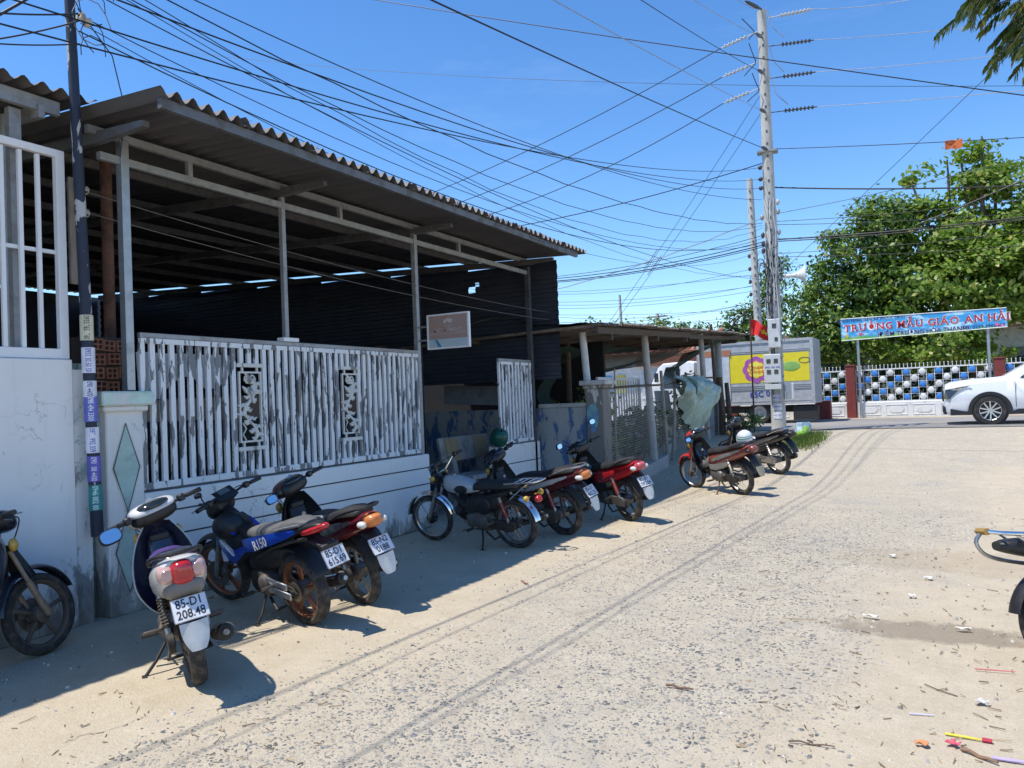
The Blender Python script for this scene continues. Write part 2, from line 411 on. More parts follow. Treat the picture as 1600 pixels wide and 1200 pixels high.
# ------------------------------------------------------------------ common materials
def mat_plaster(name, c, peel=(.30,.31,.30), pa=(.62,.70), stain=(.16,.15,.13), low=.7, green=None):
    b = NB(name); co = b.coords(); sx = b.n('ShaderNodeSeparateXYZ')
    ge = b.n('ShaderNodeNewGeometry'); b.l(ge.outputs['Position'], sx.inputs[0]); z = sx.outputs[2]
    n1 = b.noise(co, 1.6, 6, .65); n2 = b.noise(b.coords((1,1,.35)), 4.5, 8, .72, .3); n3 = b.noise(co, 30, 4, .7)
    col = b.mix(b.ramp(n1, .3, .7), tuple(x*.93 for x in c), c)
    col = b.mix(b.math('MULTIPLY', b.ramp(n3, .62, .8), .35), col, tuple(x*.7 for x in c))
    if green: col = b.mix(b.ramp(b.noise(co, 2.3, 6, .7, .5), .60, .66), col, green)
    col = b.mix(b.math('MULTIPLY', b.ramp(b.noise(b.coords((7,7,.35)), 1.3, 6, .7), .56, .74), .28), col, tuple(x*.55 for x in c))
    # flaking and damp, most of it near the ground
    lowf = b.n('ShaderNodeMapRange'); b.l(z, lowf.inputs[0]); lowf.inputs[1].default_value = 0; lowf.inputs[2].default_value = low; lowf.inputs[3].default_value = .26; lowf.inputs[4].default_value = 0
    f = b.ramp(b.math('ADD', n2, lowf.outputs[0]), *pa); col = b.mix(f, col, peel)
    cv = b.n('ShaderNodeTexVoronoi'); cv.feature = 'DISTANCE_TO_EDGE'; cv.inputs['Scale'].default_value = 1.5
    wv = b.n('ShaderNodeVectorMath', operation='ADD'); wn = b.n('ShaderNodeTexNoise'); wn.inputs['Scale'].default_value = 3.5; wn.inputs['Detail'].default_value = 5; b.l(co, wn.inputs['Vector'])
    b.l(co, wv.inputs[0]); b.l(wn.outputs['Color'], wv.inputs[1]); b.l(wv.outputs[0], cv.inputs['Vector'])
    ck = b.math('MULTIPLY', b.ramp(cv.outputs['Distance'], .002, .007, (1,1,1,1), (0,0,0,1)), b.ramp(b.noise(co, .9, 3), .52, .62)); col = b.mix(b.math('MULTIPLY', ck, .7), col, stain)
    f2 = b.ramp(b.math('ADD', b.noise(b.coords((1.5,1.5,.5)), 3.1, 8, .75, .6), b.math('MULTIPLY', lowf.outputs[0], .8)), .64, .74)
    col = b.mix(b.math('MULTIPLY', f2, .8), col, stain)
    b.col(col); b.set(rough=.85); b.bump(b.math('SUBTRACT', b.math('MULTIPLY', n3, .2), b.math('MULTIPLY', f, .6)), .5, .012); return b.m
WHITE = mat_plaster('white_plaster', (.86,.845,.815))
CREAM = mat_plaster('pillar_plaster', (.78,.78,.75), pa=(.585,.64), green=(.38,.52,.47))
BASEW = mat_plaster('base_plaster', (.86,.85,.825), pa=(.66,.74), low=.4)
GREENW = mat_plaster('green_plaster', (.24,.36,.33), peel=(.13,.13,.12), pa=(.5,.58))
BLUEW = mat_plaster('old_blue_wall', (.36,.365,.35), peel=(.075,.14,.27), pa=(.525,.56), stain=(.045,.05,.05), low=.4)
PILL2 = mat_plaster('old_pillar', (.62,.61,.57), peel=(.20,.185,.165), pa=(.49,.53), stain=(.05,.05,.05), low=2.2)
MINT = pm('mint_paint', (.40,.55,.50), .75, dirt=(.28,.33,.31), da=(.5,.7), var=.12)
DARKLINE = pm('dark_groove', (.05,.055,.06), .9)
GALV = pm('galvanised_steel', (.40,.42,.44), .45, .75, dirt=(.30,.29,.27), da=(.55,.8), var=.12, scale=14)
GALVD = pm('dull_steel', (.33,.34,.35), .55, .5, dirt=(.20,.17,.14), da=(.52,.8), var=.15, scale=9)
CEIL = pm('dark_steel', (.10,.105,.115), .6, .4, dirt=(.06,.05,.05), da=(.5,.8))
RUST = pm('rusty_steel', (.15,.075,.05), .8, .2, dirt=(.06,.035,.03), da=(.4,.65), scale=12, bump=.2)
ROOFM = pm('grey_sheet_roof', (.125,.12,.12), .55, .35, dirt=(.20,.15,.11), da=(.55,.8), var=.12, scale=2, stretch=(.3,2,1))
BLACKSH = pm('black_sheet', (.050,.056,.078), .36, .2, dirt=(.06,.055,.05), da=(.58,.8), var=.25, scale=2, spec=.6)
WHITEP = pm('white_enamel', (.76,.77,.78), .4, 0, var=.05, scale=5, dirt=(.55,.53,.49), da=(.6,.8))
WOOD = pm('grey_wood', (.28,.245,.21), .85, 0, var=.3, scale=5, stretch=(9,9,.7), bump=.4, bscale=14)
DWOOD = pm('dark_wood', (.085,.06,.045), .85, 0, var=.35, scale=5, stretch=(1,6,6), dirt=(.15,.12,.09), da=(.5,.7), bump=.4, bscale=20)
BRICK = pm('clay_brick', (.33,.135,.075), .85, 0, var=.3, scale=9, dirt=(.12,.07,.05), da=(.5,.7), bump=.35)
MORTAR = pm('dark_mortar', (.055,.045,.045), .95, 0, bump=.4)
CONC = pm('concrete', (.40,.395,.375), .9, 0, var=.15, scale=4, dirt=(.22,.21,.20), da=(.55,.75), bump=.4, bscale=40)
def mat_peel(name, paint, metal, th=(.47,.485), st=(6,6,1.1), rust=True):
    b = NB(name); co = b.coords(st, True); co2 = b.coords((1,1,1), True)
    n = b.noise(co, 1.0, 4, .55, .35); f = b.ramp(n, *th)
    c = b.mix(b.noise(co2, 14, 4), tuple(x*.92 for x in metal), tuple(x*1.15 for x in metal))
    p = b.mix(b.ramp(b.noise(co2, 9, 5), .35, .7), tuple(x*.92 for x in paint), paint)
    c = b.mix(f, p, c)
    if rust: c = b.mix(b.math('MULTIPLY', b.ramp(b.noise(co2, 3.3, 7, .7, .5), .66, .76), .8), c, (.22,.11,.06))
    b.col(c); b.set(rough=.6); b.bump(f, -.25, .006); return b.m
PEEL = mat_peel('peeling_white_paint', (.78,.80,.82), (.185,.195,.205), (.555,.565), (13,13,3.2))
PEELP = mat_peel('peeling_cream_paint', (.68,.68,.64), (.25,.25,.24), (.60,.63))
NAVYP = mat_peel('peeling_navy_paint', (.018,.026,.05), (.40,.41,.42), (.585,.60), (9,9,3), False)

# ================================================================== LEFT HOUSE: plastered wall, window grille, roof
hw = thing('plastered_wall', 'low white plastered house wall under the white window grille', 'wall', (-6.1, 1, 0))
m = MB(); m.box((-6.12, .85, 1.06), (.24, 5.74, 2.12), b=.008); m.build('wall_body', WHITE, hw)
m = MB(); m.box((-6.09, 3.79, 1.02), (.15, .13, 2.04)); m.build('plaster_strip', CREAM, hw)
m = MB(); m.box((-6.22, 3.88, 1.05), (.16, .16, 2.1)); m.build('green_strip', GREENW, hw)
def grille(name, label, x, y0, y1, z0, z1, sp, hz, fr=.035, mat=WHITEP):
    t = thing(name, label, 'grille', (x, y1, z0))
    m = MB(); m.box((x, (y0+y1)/2, z0+.04), (.05, y1-y0, .08), b=.004); m.build('bottom_rail', mat, t)
    m = MB(); m.box((x, (y0+y1)/2, z1-.03), (.05, y1-y0, .06), b=.004); m.build('top_rail', mat, t)
    m = MB(); m.box((x, y1-.035, (z0+z1)/2), (.055, .07, z1-z0-.002), b=.004); m.build('end_post', mat, t)
    src = None; n = int((y1-.07-y0)/sp)
    for i in range(n):
        y = y1-.07-sp*(i+1)
        if src is None:
            q = MB(); q.box((0, 0, 0), (.026, .03, z1-z0-.14)); src = q.build('bar', mat, t, local=True); src.location = Vector((x, y, (z0+z1)/2))-OFF[t.name]
        else: copy_of(src, t, Vector((x, y, (z0+z1)/2))-OFF[t.name])
    for z in hz:
        m = MB(); m.box((x-.028, (y0+y1)/2, z), (.026, y1-y0-.06, .03)); m.build('cross_bar', mat, t)
    return t
grille('window_grille', 'white steel window grille standing on the plastered wall', -6.06, .2, 3.72, 2.125, 3.80, .135, (2.98, ))
grille('inner_grille', 'thin pale grille farther inside behind the white window grille', -7.0, .2, 3.2, 2.1, 3.9, .17, (2.7, 3.35), mat=GALV)
m = MB(); m.tube([(-6.42, 3.5, 0), (-6.42, 3.5, 4.1)], .06, 14); tag(m.build('steel_post', GALV, smooth=40), 'round grey steel post just behind the white window grille', 'post')
m = MB(); m.tube([(-6.3, 3.46, 2.2), (-6.45, 3.58, 2.55), (-6.5, 3.62, 2.72)], [.02,.025,.022], 8); tag(m.build('stick', WOOD), 'wooden stick leaning on the post behind the grille', 'stick')
m = MB(); m.box((-9.4, 1.5, 2.1), (.2, 6, 4.2)); m.box((-8.2, 3.55, 1.9), (2.2, .12, 3.8)); tag(m.build('back_wall', pm('blue_grey_wall', (.07,.09,.12), .9, dirt=(.04,.05,.06))), 'dark blue grey wall deep inside behind the grille', 'wall')
# roof sheets
def corr_mesh(name, L, Wd, pitch, amp, mats, seg=6, th=.003, lseg=1, wob=0):
    """corrugated sheet: waves across y, long side along x, origin at the low front corner"""
    n = int(round(Wd/pitch*seg)); q = MB(); vs = []; fs = []
    for k in range(2):
        for j in range(lseg+1):
            for i in range(n+1):
                y = Wd*i/n; vs.append((-L*j/lseg, y, amp*math.cos(2*math.pi*y/pitch)+k*th+wob*math.sin(j*1.7+y*2)))
    w = n+1; K = w*(lseg+1)
    for k in range(2):
        for j in range(lseg):
            for i in range(n):
                f = (k*K+j*w+i, k*K+j*w+i+1, k*K+(j+1)*w+i+1, k*K+(j+1)*w+i); fs.append(f if k == 0 else f[::-1])
    for i in range(n): fs.append((i, K+i, K+i+1, i+1))
    q.add(vs, fs)
    return q.build(name, mats, smooth=50).data
def sheets(parent, name, me, locs, rot):
    for l in locs:
        o = link(name, me, parent); o.location = Vector(l)-OFF[parent.name]; o.rotation_euler = rot
def tmpmesh(fn):
    before = set(o.name for o in bpy.data.objects); me = fn()
    for o in list(bpy.data.objects):
        if o.name not in before: bpy.data.objects.remove(o)
    return me
lr = thing('window_canopy', 'short corrugated grey canopy over the white window grille', 'canopy', (-6.0, 2, 4.2))
me = tmpmesh(lambda: corr_mesh('sheet', 4.2, .88, .145, .027, ROOFM))
sheets(lr, 'roof_sheet', me, [(-5.93, .46+.87*i, 4.235+.006*(i % 2)) for i in range(-1, 4)], (0, rad(3), 0))
m = MB(); m.bar((-6.1, -.5, 4.15), (-6.1, 3.72, 4.15), .05, .11); m.build('purlin', GALVD, lr)
m = MB(); m.bar((-7.6, -.5, 4.23), (-7.6, 3.6, 4.23), .05, .10); m.build('purlin', GALVD, lr)
m = MB(); m.bar((-6.05, 3.56, 4.08), (-9.3, 3.56, 4.24), .05, .10); m.build('rafter', GALVD, lr)
m = MB(); m.bar((-6.2, 3.42, 2.1), (-6.2, 3.42, 4.09), .09, .06); m.build('post', GALVD, lr)

# ================================================================== DARK POLE with stickers
lp = thing('old_pole', 'slim navy painted pole with phone number stickers beside the white wall', 'utility pole', (-5.93, 3.83, 0))
pb, pt = Vector((-5.93, 3.86, 0)), Vector((-5.9, 3.70, 5.6))
m = MB(); m.tube([pb.lerp(pt, .125), pb.lerp(pt, .3), pb.lerp(pt, .6), pt], [.048,.046,.042,.036], 16); m.build('shaft', NAVYP, lp, 40)
stk = [('0933.765.1760', 2.37, (.62,.58,.42), (.03,.03,.03)), ('0933 30 50 50', 2.11, (.78,.78,.86), (.10,.10,.42)), ('090 4400', 1.88, (.75,.76,.80), (.1,.1,.4)), ('098 494 3300', 1.72, (.14,.16,.55), (.85,.85,.9)),
       ('0971 992 339', 1.47, (.78,.78,.86), (.10,.10,.42)), ('090 108 4400', 1.24, (.15,.12,.5), (.82,.82,.9)), ('0946 002 00', 1.01, (.03,.25,.24), (.7,.85,.8))]
for i, (tx, z, c, tcx) in enumerate(stk):
    p = pb.lerp(pt, (z)/5.6); h = .205 if i != 2 else .13
    m = MB(); m.lathe([(.0495, -h/2), (.0495, h/2)], 16, M=Matrix.Translation((p.x, p.y, z)), a0=-2.0, a1=.9)
    s_ = m.build('sticker', pm('sticker_%d' % i, c, .55, dirt=tuple(x*.6 for x in c), da=(.55,.8)), lp, 60)
    m = MB(); vs, fs = text_geo(tx, .012)
    Lx = max(v[0] for v in vs)-min(v[0] for v in vs); k = (h*.92)/Lx
    a0 = -.62; R_ = .0502; out = []
    for (x, y, _) in vs:
        a = a0+(y*min(k*1.9, .06))/R_; out.append((p.x+R_*math.cos(a), p.y+R_*math.sin(a), z-x*k))
    m.add(out, fs); m.build('lettering', pm('sticker_ink_%d' % i, tcx, .6), s_)
for z in (5.33, 4.83):
    p = pb.lerp(pt, z/5.6)
    m = MB(); m.lathe([(.012,-.05),(.035,-.05),(.045,-.03),(.03,-.01),(.028,.01),(.045,.03),(.035,.05),(.012,.05)], 14, M=Matrix.Translation((p.x+.10, p.y+.05, z)) @ Euler((rad(70), rad(20), 0)).to_matrix().to_4x4())
    m.build('insulator', pm('porcelain', (.50,.46,.40), .3, dirt=(.2,.15,.1)), lp, 40)
    m = MB(); m.bar((p.x, p.y, z), (p.x+.12, p.y+.05, z), .018, .018); m.build('bracket', RUST, lp)
# ================================================================== brick pier behind pillar
bp = thing('brick_pier', 'rough pier of hollow clay bricks behind the dark pole', 'brick pier', (-6.45, 3.98, 1.8))
m = MB(); m.box((-6.42, 4.25, 2.02), (.20, .44, .66)); m.build('mortar', MORTAR, bp)
m = MB(); bw, bh, bd = .115, .105, .2
fr = []
# brick face toward +x with 4 square holes
ys = [-.0575, -.041, -.0075, .0075, .041, .0575]; zs = [-.05, -.036, -.007, .007, .036, .05]
for i in range(5):
    for j in range(5):
        if i in (1, 3) and j in (1, 3):
            m.add([(0,ys[i],zs[j]),(0,ys[i+1],zs[j]),(0,ys[i+1],zs[j+1]),(0,ys[i],zs[j+1]),(-.12,ys[i],zs[j]),(-.12,ys[i+1],zs[j]),(-.12,ys[i+1],zs[j+1]),(-.12,ys[i],zs[j+1])],
                  [(0,4,5,1),(1,5,6,2),(2,6,7,3),(3,7,4,0),(4,7,6,5)])
        else: m.add([(0,ys[i],zs[j]),(0,ys[i+1],zs[j]),(0,ys[i+1],zs[j+1]),(0,ys[i],zs[j+1])], [(0,1,2,3)])
a, c = .0575, .05
m.add([(0,-a,-c),(0,a,-c),(0,a,c),(0,-a,c),(-bd,-a,-c),(-bd,a,-c),(-bd,a,c),(-bd,-a,c)], [(0,4,5,1),(1,5,6,2),(2,6,7,3),(3,7,4,0),(4,7,6,5)])
src = None
for r in range(5):
    for k in range(3):
        l = Vector((-6.295+random.uniform(-.012,.02), 4.12+k*.128+(.03 if r % 2 else 0)+random.uniform(-.008,.008), 1.79+r*.122+random.uniform(-.005,.005)))-OFF[bp.name]
        if src is None: src = m.build('brick', BRICK, bp, local=True); o = src
        else: o = copy_of(src, bp)
        o.location = l; 
        o.rotation_euler = (random.uniform(-.06,.06), random.uniform(-.03,.03), random.uniform(-.12,.12))
m = MB(); m.tube([(-6.55, 4.42, 0), (-6.55, 4.42, 4.0)], .05, 12); tag(m.build('rusty_pipe_column', RUST, smooth=40), 'rusty brown pipe column behind the brick pier', 'column')
bd_ = thing('insulator_board', 'grey wooden board carrying two porcelain insulators near the rusty column', 'board', (-6.4, 4.03, 2.9))
m = MB(); m.box((-6.4, 4.03, 3.26), (.03, .125, .92), b=.004); m.build('plank', WOOD, bd_)
for z in (3.62, 3.42):
    m = MB(); m.lathe([(.01,-.045),(.03,-.045),(.042,-.028),(.026,-.008),(.026,.008),(.042,.028),(.03,.045),(.01,.045)], 14, M=Matrix.Translation((-6.34, 4.06, z)) @ Euler((rad(80), 0, 0)).to_matrix().to_4x4())
    i_ = m.build('insulator', MT['porcelain'], bd_, 40); m = MB(); m.bar((-6.40, 4.06, z-.03), (-6.28, 4.06, z-.03), .02, .012); m.build('bracket', RUST, i_)
# ================================================================== GATE PILLAR with diamonds
gp = thing('gate_pillar', 'white plaster gate pillar with mint diamonds and moulded cap', 'pillar', (-6.05, 4.12, 0))
m = MB(); m.box((-6.11, 4.13, .89), (.30, .34, 1.78), b=.01); m.build('shaft', CREAM, gp)
m = MB(); m.box((-6.11, 4.13, 1.715), (.37, .41, .05), b=.012); m.build('cap_moulding', CREAM, gp)
m = MB(); m.box((-6.11, 4.13, 1.80), (.43, .47, .12), b=.012); m.build('cap', pm('cap_paint', (.50,.66,.58), .8, dirt=(.68,.68,.66), da=(.45,.6)), gp)
for zc, h in ((1.22, .72), (.52, .66)):
    m = MB(); M_ = basis((-5.957, 4.13, zc), (0,1,0), (0,0,1)); m.prism([(-.115,0),(0,-h/2),(.115,0),(0,h/2)], .014, M=M_); d_ = m.build('diamond', MINT, gp)
    m = MB(); k = [(-.115,0),(0,-h/2),(.115,0),(0,h/2)]
    m.tube([(-5.950, 4.13+a*1.04, zc+b_*1.03) for a, b_ in k], .006, 5, closed=True); m.build('diamond_edge', pm('dirty_edge', (.12,.12,.11), .9), d_)

# ================================================================== FENCE and its base wall
FX = -6.0
def base_wall(name, label, y0, y1, h, grooves):
    t = thing(name, label, 'wall', (FX, y0, 0))
    m = MB(); m.box((FX-.09, (y0+y1)/2, h/2), (.22, y1-y0, h), b=.012); m.build('wall_body', BASEW, t)
    for z in grooves:
        m = MB(); m.box((FX+.0205, (y0+y1)/2, z), (.006, y1-y0-.02, .014)); m.build('groove', DARKLINE, t)
    return t
base_wall('fence_base_wall', 'long low white wall with dark grooves under the peeling fence', 4.31, 8.60, .98, (.80, .585, ))
base_wall('gate_base_wall', 'short low white wall block under the small peeling fence panel', 10.55, 11.95, .94, (.64, .34))
def fence(name, label, y0, y1, z0, z1, n, orn=()):
    t = thing(name, label, 'fence', (FX, y0, z0))
    m = MB(); m.box((FX, (y0+y1)/2, z1-.02), (.045, y1-y0, .045), b=.004); m.build('top_rail', GALVD, t)
    m = MB(); m.box((FX+.003, (y0+y1)/2, z0+.035), (.045, y1-y0, .06), b=.004); m.build('bottom_rail', PEEL, t)
    m = MB(); m.box((FX+.004, (y0+y1)/2, z1-.068), (.04, y1-y0-.01, .046)); m.build('upper_rail', PEEL, t)
    sp = (y1-y0-.04)/(n-1); hb = z1-z0-.16; meshes = {}
    for i in range(n):
        y = y0+.02+sp*i; zz0, segs = z0+.065, [(z0+.064, z1-.09)]
        for (ya, yb, za, zb) in orn:
            if ya+.015 < y < yb-.015: segs = [(z0+.064, za-.001), (zb+.001, z1-.09)]
        for a, b_ in segs:
            key = round(b_-a, 3)
            if key not in meshes:
                q = MB(); q.box((0,0,0), (.03, .048, b_-a)); o = q.build('bar', PEEL, t, local=True)
                meshes[key] = o
            else: o = copy_of(meshes[key], t)
            o.location = Vector((FX+.002+random.uniform(-.002,.002), y, (a+b_)/2))-OFF[t.name]
    for (ya, yb, za, zb) in orn:
        for z in (za-.02, zb+.02):
            m = MB(); m.box((FX+.006, (ya+yb)/2, z), (.04, yb-ya-.002, .038)); m.build('panel_rail', PEELP, t)
        m = MB(); cy = (ya+yb)/2; w = (yb-ya)*.385; h0, h1 = za+.05, zb-.05
        for y in (cy-w, cy+w): m.box((FX, y, (h0+h1)/2), (.024, .018, h1-h0))
        for z in (h0, h1): m.box((FX+.001, cy, z), (.024, 2*w+.016, .018))
        for y in (cy-w*.7, cy+w*.7):
            for z in (h0-.03, h1+.03): m.box((FX, y, z), (.02, .02, .06))
        p_ = m.build('ornament_frame', PEELP, t)
        m = MB(); rng = random.Random(5); H = h1-h0
        def cur(pts, r): m.tube([(FX+rng.uniform(-.003,.003), cy+a*w*1.9, h0+b_*H) for a, b_ in pts], r, 6)
        # a twisting stem with leaves, a rose and a bird, cast in metal
        stem = [(.30*math.sin(k*.62+.4), k/16) for k in range(17)]; cur(stem, [.016+.005*math.sin(k) for k in range(17)])
        cur([(-.4, .02+k/12) if k % 2 else (-.25, .02+k/12) for k in range(4)], .008)
        for k in range(1, 15):
            a, b_ = stem[k]; sgn = 1 if k % 2 else -1
            cur([(a, b_), (a+sgn*.14, b_+.03), (a+sgn*.28, b_+.005), (a+sgn*.40, b_+.035)], [.010,.020,.018,.006])
            cur([(a, b_), (a-sgn*.10, b_-.03), (a-sgn*.22, b_-.01)], [.010,.022,.006])
        for k in range(3):
            rr = .022+.020*k; cur([(rr/w/1.9*math.cos(q*.7+k)*(1.15), .905+rr/H*math.sin(q*.7+k)*.75) for q in range(9)], .008)
        cur([(-.38,.80),(-.2,.74),(.0,.70),(.2,.74),(.38,.80)], [.006,.024,.034,.024,.006])
        cur([(.0,.70),(.02,.62),(-.1,.55)], [.02,.016,.004])
        m.build('scrollwork', PEELP, p_, 40)
    return t
of = [(5.355, 5.71, 1.30, 2.09), (6.875, 7.22, 1.30, 2.09)]
fence('peeling_fence', 'long white steel bar fence with peeling paint and two cast ornament panels', 4.31, 8.42, 1.0, 2.37, 42, of)
fence('small_peeling_fence', 'short white peeling bar fence panel beside the hung orange sign gap', 10.6, 11.72, .96, 2.33, 11)

# ================================================================== SHED: steel frame, roof, black sheet walls
ROOFST = pm('rafter_steel', (.17,.17,.175), .5, .5, dirt=(.10,.09,.08), var=.15)
RZ = lambda x: 4.10+.048*(-5-x)          # underside of the roof sheets
sh = thing('open_shed', 'large open steel shed with corrugated roof and black sheet walls', 'shed', (-9, 8, 0))
def col(x, y, z0, z1, w, mt): 
    m = MB(); m.box((x, y, (z0+z1)/2), (w, w, z1-z0), b=.003); m.build('column', mt, sh)
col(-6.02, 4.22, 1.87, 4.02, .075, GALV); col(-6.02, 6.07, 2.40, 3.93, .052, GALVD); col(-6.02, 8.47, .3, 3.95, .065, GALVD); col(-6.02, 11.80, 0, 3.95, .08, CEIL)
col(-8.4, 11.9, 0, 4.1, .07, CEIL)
m = MB(); m.box((-6.0, 6.08, 2.395), (.10, .22, .04)); m.build('foot_plate', WHITEP, sh)
m = MB(); m.bar((-6.02, 3.9, 4.04), (-6.02, 11.98, 4.04), .045, .065); m.build('chord', GALVD, sh)
m = MB(); m.bar((-6.02, 4.0, 3.84), (-6.02, 11.75, 3.84), .045, .065); m.build('chord', GALVD, sh)
for y in (4.9, 7.0, 9.6):
    m = MB(); m.box((-6.02, y, 3.94), (.045, .05, .135)); m.build('strut', GALVD, sh)
for i, x in enumerate((-5.06, -7.1, -8.2, -9.3, -10.4, -11.6, -12.9, -14.3, -16)):
    m = MB(); z = RZ(x)-.075; m.bar((x, 3.87, z), (x, 12.0 if x < -5.1 else 11.74, z), .045, .08); m.build('purlin', ROOFST if x > -7.5 else CEIL, sh)  # inner purlins get darker steel: the interior's shade is in their colour
for y in (4.0, 6.07, 8.47, 11.55):
    m = MB(); m.loft([[(x, y-.03, RZ(x)-.12-h), (x, y+.03, RZ(x)-.12-h), (x, y+.03, RZ(x)-.118), (x, y-.03, RZ(x)-.118)] for x, h in ((-5.40, .045), (-6.0, .095), (-17.5, .10))]); m.build('rafter', ROOFST, sh)
me = tmpmesh(lambda: corr_mesh('sheet', 2.4, .885, .1475, .036, ROOFM))
nS = 10
sheets(sh, 'roof_sheet', me, [(-4.985+random.uniform(-.012,.012), 3.83+.811*i, RZ(-5)-.005+.004*(i % 2)) for i in range(nS)], (0, rad(2.75), 0))
DARKROOF = pm('shaded_sheet_roof', (.055,.055,.062), .6, .3, dirt=(.03,.03,.03), da=(.5,.75), var=.25, scale=2, stretch=(.3,2,1))  # darker copy of the grey roof sheet, interior shade put into its colour
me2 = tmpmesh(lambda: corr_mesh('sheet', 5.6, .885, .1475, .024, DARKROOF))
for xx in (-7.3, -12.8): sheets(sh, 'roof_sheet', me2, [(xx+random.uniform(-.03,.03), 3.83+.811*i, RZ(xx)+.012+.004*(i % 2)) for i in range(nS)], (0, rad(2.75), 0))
# end wall of black ribbed sheets (ribs run along x)
def rib_sheet(w, h, pitch=.16, holes=()):
    q = MB(); prof = []; z = 0
    while z < h-.001:
        for dz, d in ((0, 0), (.05, 0), (.066, .018), (.125, .018), (.141, 0)): prof.append((min(z+dz, h), d))
        z += pitch
    prof.append((h, 0)); nx = 24
    vs = [(w*i/nx, -d, zz) for zz, d in prof for i in range(nx+1)]; fs = []
    for j in range(len(prof)-1):
        for i in range(nx):
            if any(abs((i+.5)/nx*w-hx) < hr and abs(prof[j][0]-hz) < hr*.7 for hx, hz, hr in holes): continue
            fs.append((j*(nx+1)+i, j*(nx+1)+i+1, (j+1)*(nx+1)+i+1, (j+1)*(nx+1)+i))
    q.add(vs, fs); return q.build('s', BLACKSH).data
spans = [(-7.45, 1.85, [(-.2, 1.72, .12)]), (-9.2, 1.8, []), (-11.0, 1.85, []), (-12.8, 1.85, []), (-14.6, 1.85, []), (-16.4, 1.85, []), (-18.2, 1.85, [])]
for i, (x, w, hl) in enumerate(spans):
    hh = RZ(x+w)-.075-2.0
    hl = [(.18, 1.70, .075), (.28, 1.78, .05)] if i == 0 else ([(1.3, 1.2, .04)] if i == 1 else ([(.6, .9, .035)] if i == 3 else []))
    me = tmpmesh(lambda: rib_sheet(w+.04, hh, holes=hl)); o = link('wall_sheet', me, sh); o.location = Vector((x, 12.04+.006*(i % 2), 2.0))-OFF[sh.name]
for k, z in enumerate((2.5, 3.3)):
    m = MB(); m.bar((-18, 12.1, z), (-5.7, 12.1, z), .04, .06); m.build('wall_rail', CEIL, sh)
m = MB(); m.box((-18.3, 7.8, 2.3), (.1, 9, 4.7)); m.build('rear_wall', BLACKSH, sh)
m = MB(); m.box((-13, 3.72, 2.15), (10.6, .10, 4.3)); m.build('side_wall', pm('shaded_block_wall', (.055,.055,.06), .9, bump=.4), sh)  # grey block wall coloured near black to paint in the interior shade
m = MB(); m.box((-12.5, 7.9, .01), (12.2, 8.2, .02)); struct(m.build('shed_floor', pm('floor_cement', (.20,.195,.185), .9, dirt=(.11,.10,.09))), 'dusty cement floor inside the open shed')
# low painted wall under the black sheets
lw = thing('low_painted_wall', 'low old wall with flaking blue paint below the black sheets', 'wall', (-7, 12.1, 0))
m = MB(); m.box((-11.7, 12.14, .75), (13.2, .16, 1.5), b=.01); m.build('wall_body', BLUEW, lw)
m = MB(); m.box((-5.55, 12.14, 1.535), (.98, .20, .07), b=.008); m.build('coping', CONC, lw)
# ================================================================== things in the shed gap
sg = thing('hanging_sign', 'faded orange and grey shop sign hung from the shed column', 'sign', (-5.5, 8.47, 2.37))
sx0, sx1, sz0, sz1, sy = -5.84, -5.19, 2.37, 2.83, 8.47
m = MB(); m.box(((sx0+sx1)/2, sy, (sz0+sz1)/2), (sx1-sx0-.02, .025, sz1-sz0-.02)); m.build('panel', pm('faded_orange', (.40,.25,.20), .5, dirt=(.38,.29,.27), da=(.45,.65), var=.06, scale=2), sg)
m = MB(); m.box(((sx0+sx1)/2, sy-.014, sz0+.072), (sx1-sx0-.05, .004, .115)); m.build('lower_band', pm('faded_pale', (.46,.53,.56), .5, var=.06, dirt=(.36,.45,.47)), sg)
for a in (((sx0+.01), sz0, sz1, 0), ((sx1-.01), sz0, sz1, 0)):
    m = MB(); m.box((a[0], sy, (a[1]+a[2])/2), (.025, .04, a[2]-a[1])); m.build('frame_side', WHITEP, sg)
for z in (sz0+.01, sz1-.01):
    m = MB(); m.box(((sx0+sx1)/2, sy, z), (sx1-sx0-.052, .039, .022)); m.build('frame_edge', WHITEP, sg)
for z in (2.50, 2.68):
    m = MB(); m.box((-5.925, sy, z), (.17, .022, .022)); m.build('arm', GALVD, sg)
INKW = pm('faded_ink', (.56,.50,.48), .6)
Mt = lambda x, z: basis((x, sy-.0165, z), (1,0,0), (0,0,1))
m = MB(); m.text('ĐIỂM ĐĂNG KÝ', .062, Mt(-5.515, 2.615), bold=.012); m.build('lettering', INKW, sg)
m = MB(); m.text('INTERNET, TRUYỀN HÌNH, CAMERA FPT', .036, Mt(-5.515, 2.568), xs=.86); m.build('lettering', INKW, sg)
m = MB(); m.text('TELECOM', .02, Mt(-5.515, 2.668)); m.build('lettering', INKW, sg)
m = MB()
for k in range(3):
    x = -5.555+.042*k; q = .026
    m.M = basis((x, sy-.0165, 2.735+(.012 if k == 1 else -.004)), (1,0,0), (.25,0,.97)); m.prism([(-.02,-q),(.014,-q),(.024,-q*.2),(.022,q),(-.012,q),(-.024,q*.2)], .003)
m.M = None; m.build('emblem', INKW, sg)
m = MB(); M_ = Mt(-5.69, 2.44); m.prism([(-.035,.05),(.01,.05),(.075,-.045),(.02,-.045)], .004, M=M_); m.build('blue_mark', pm('sign_blue', (.05,.21,.36), .5), sg)
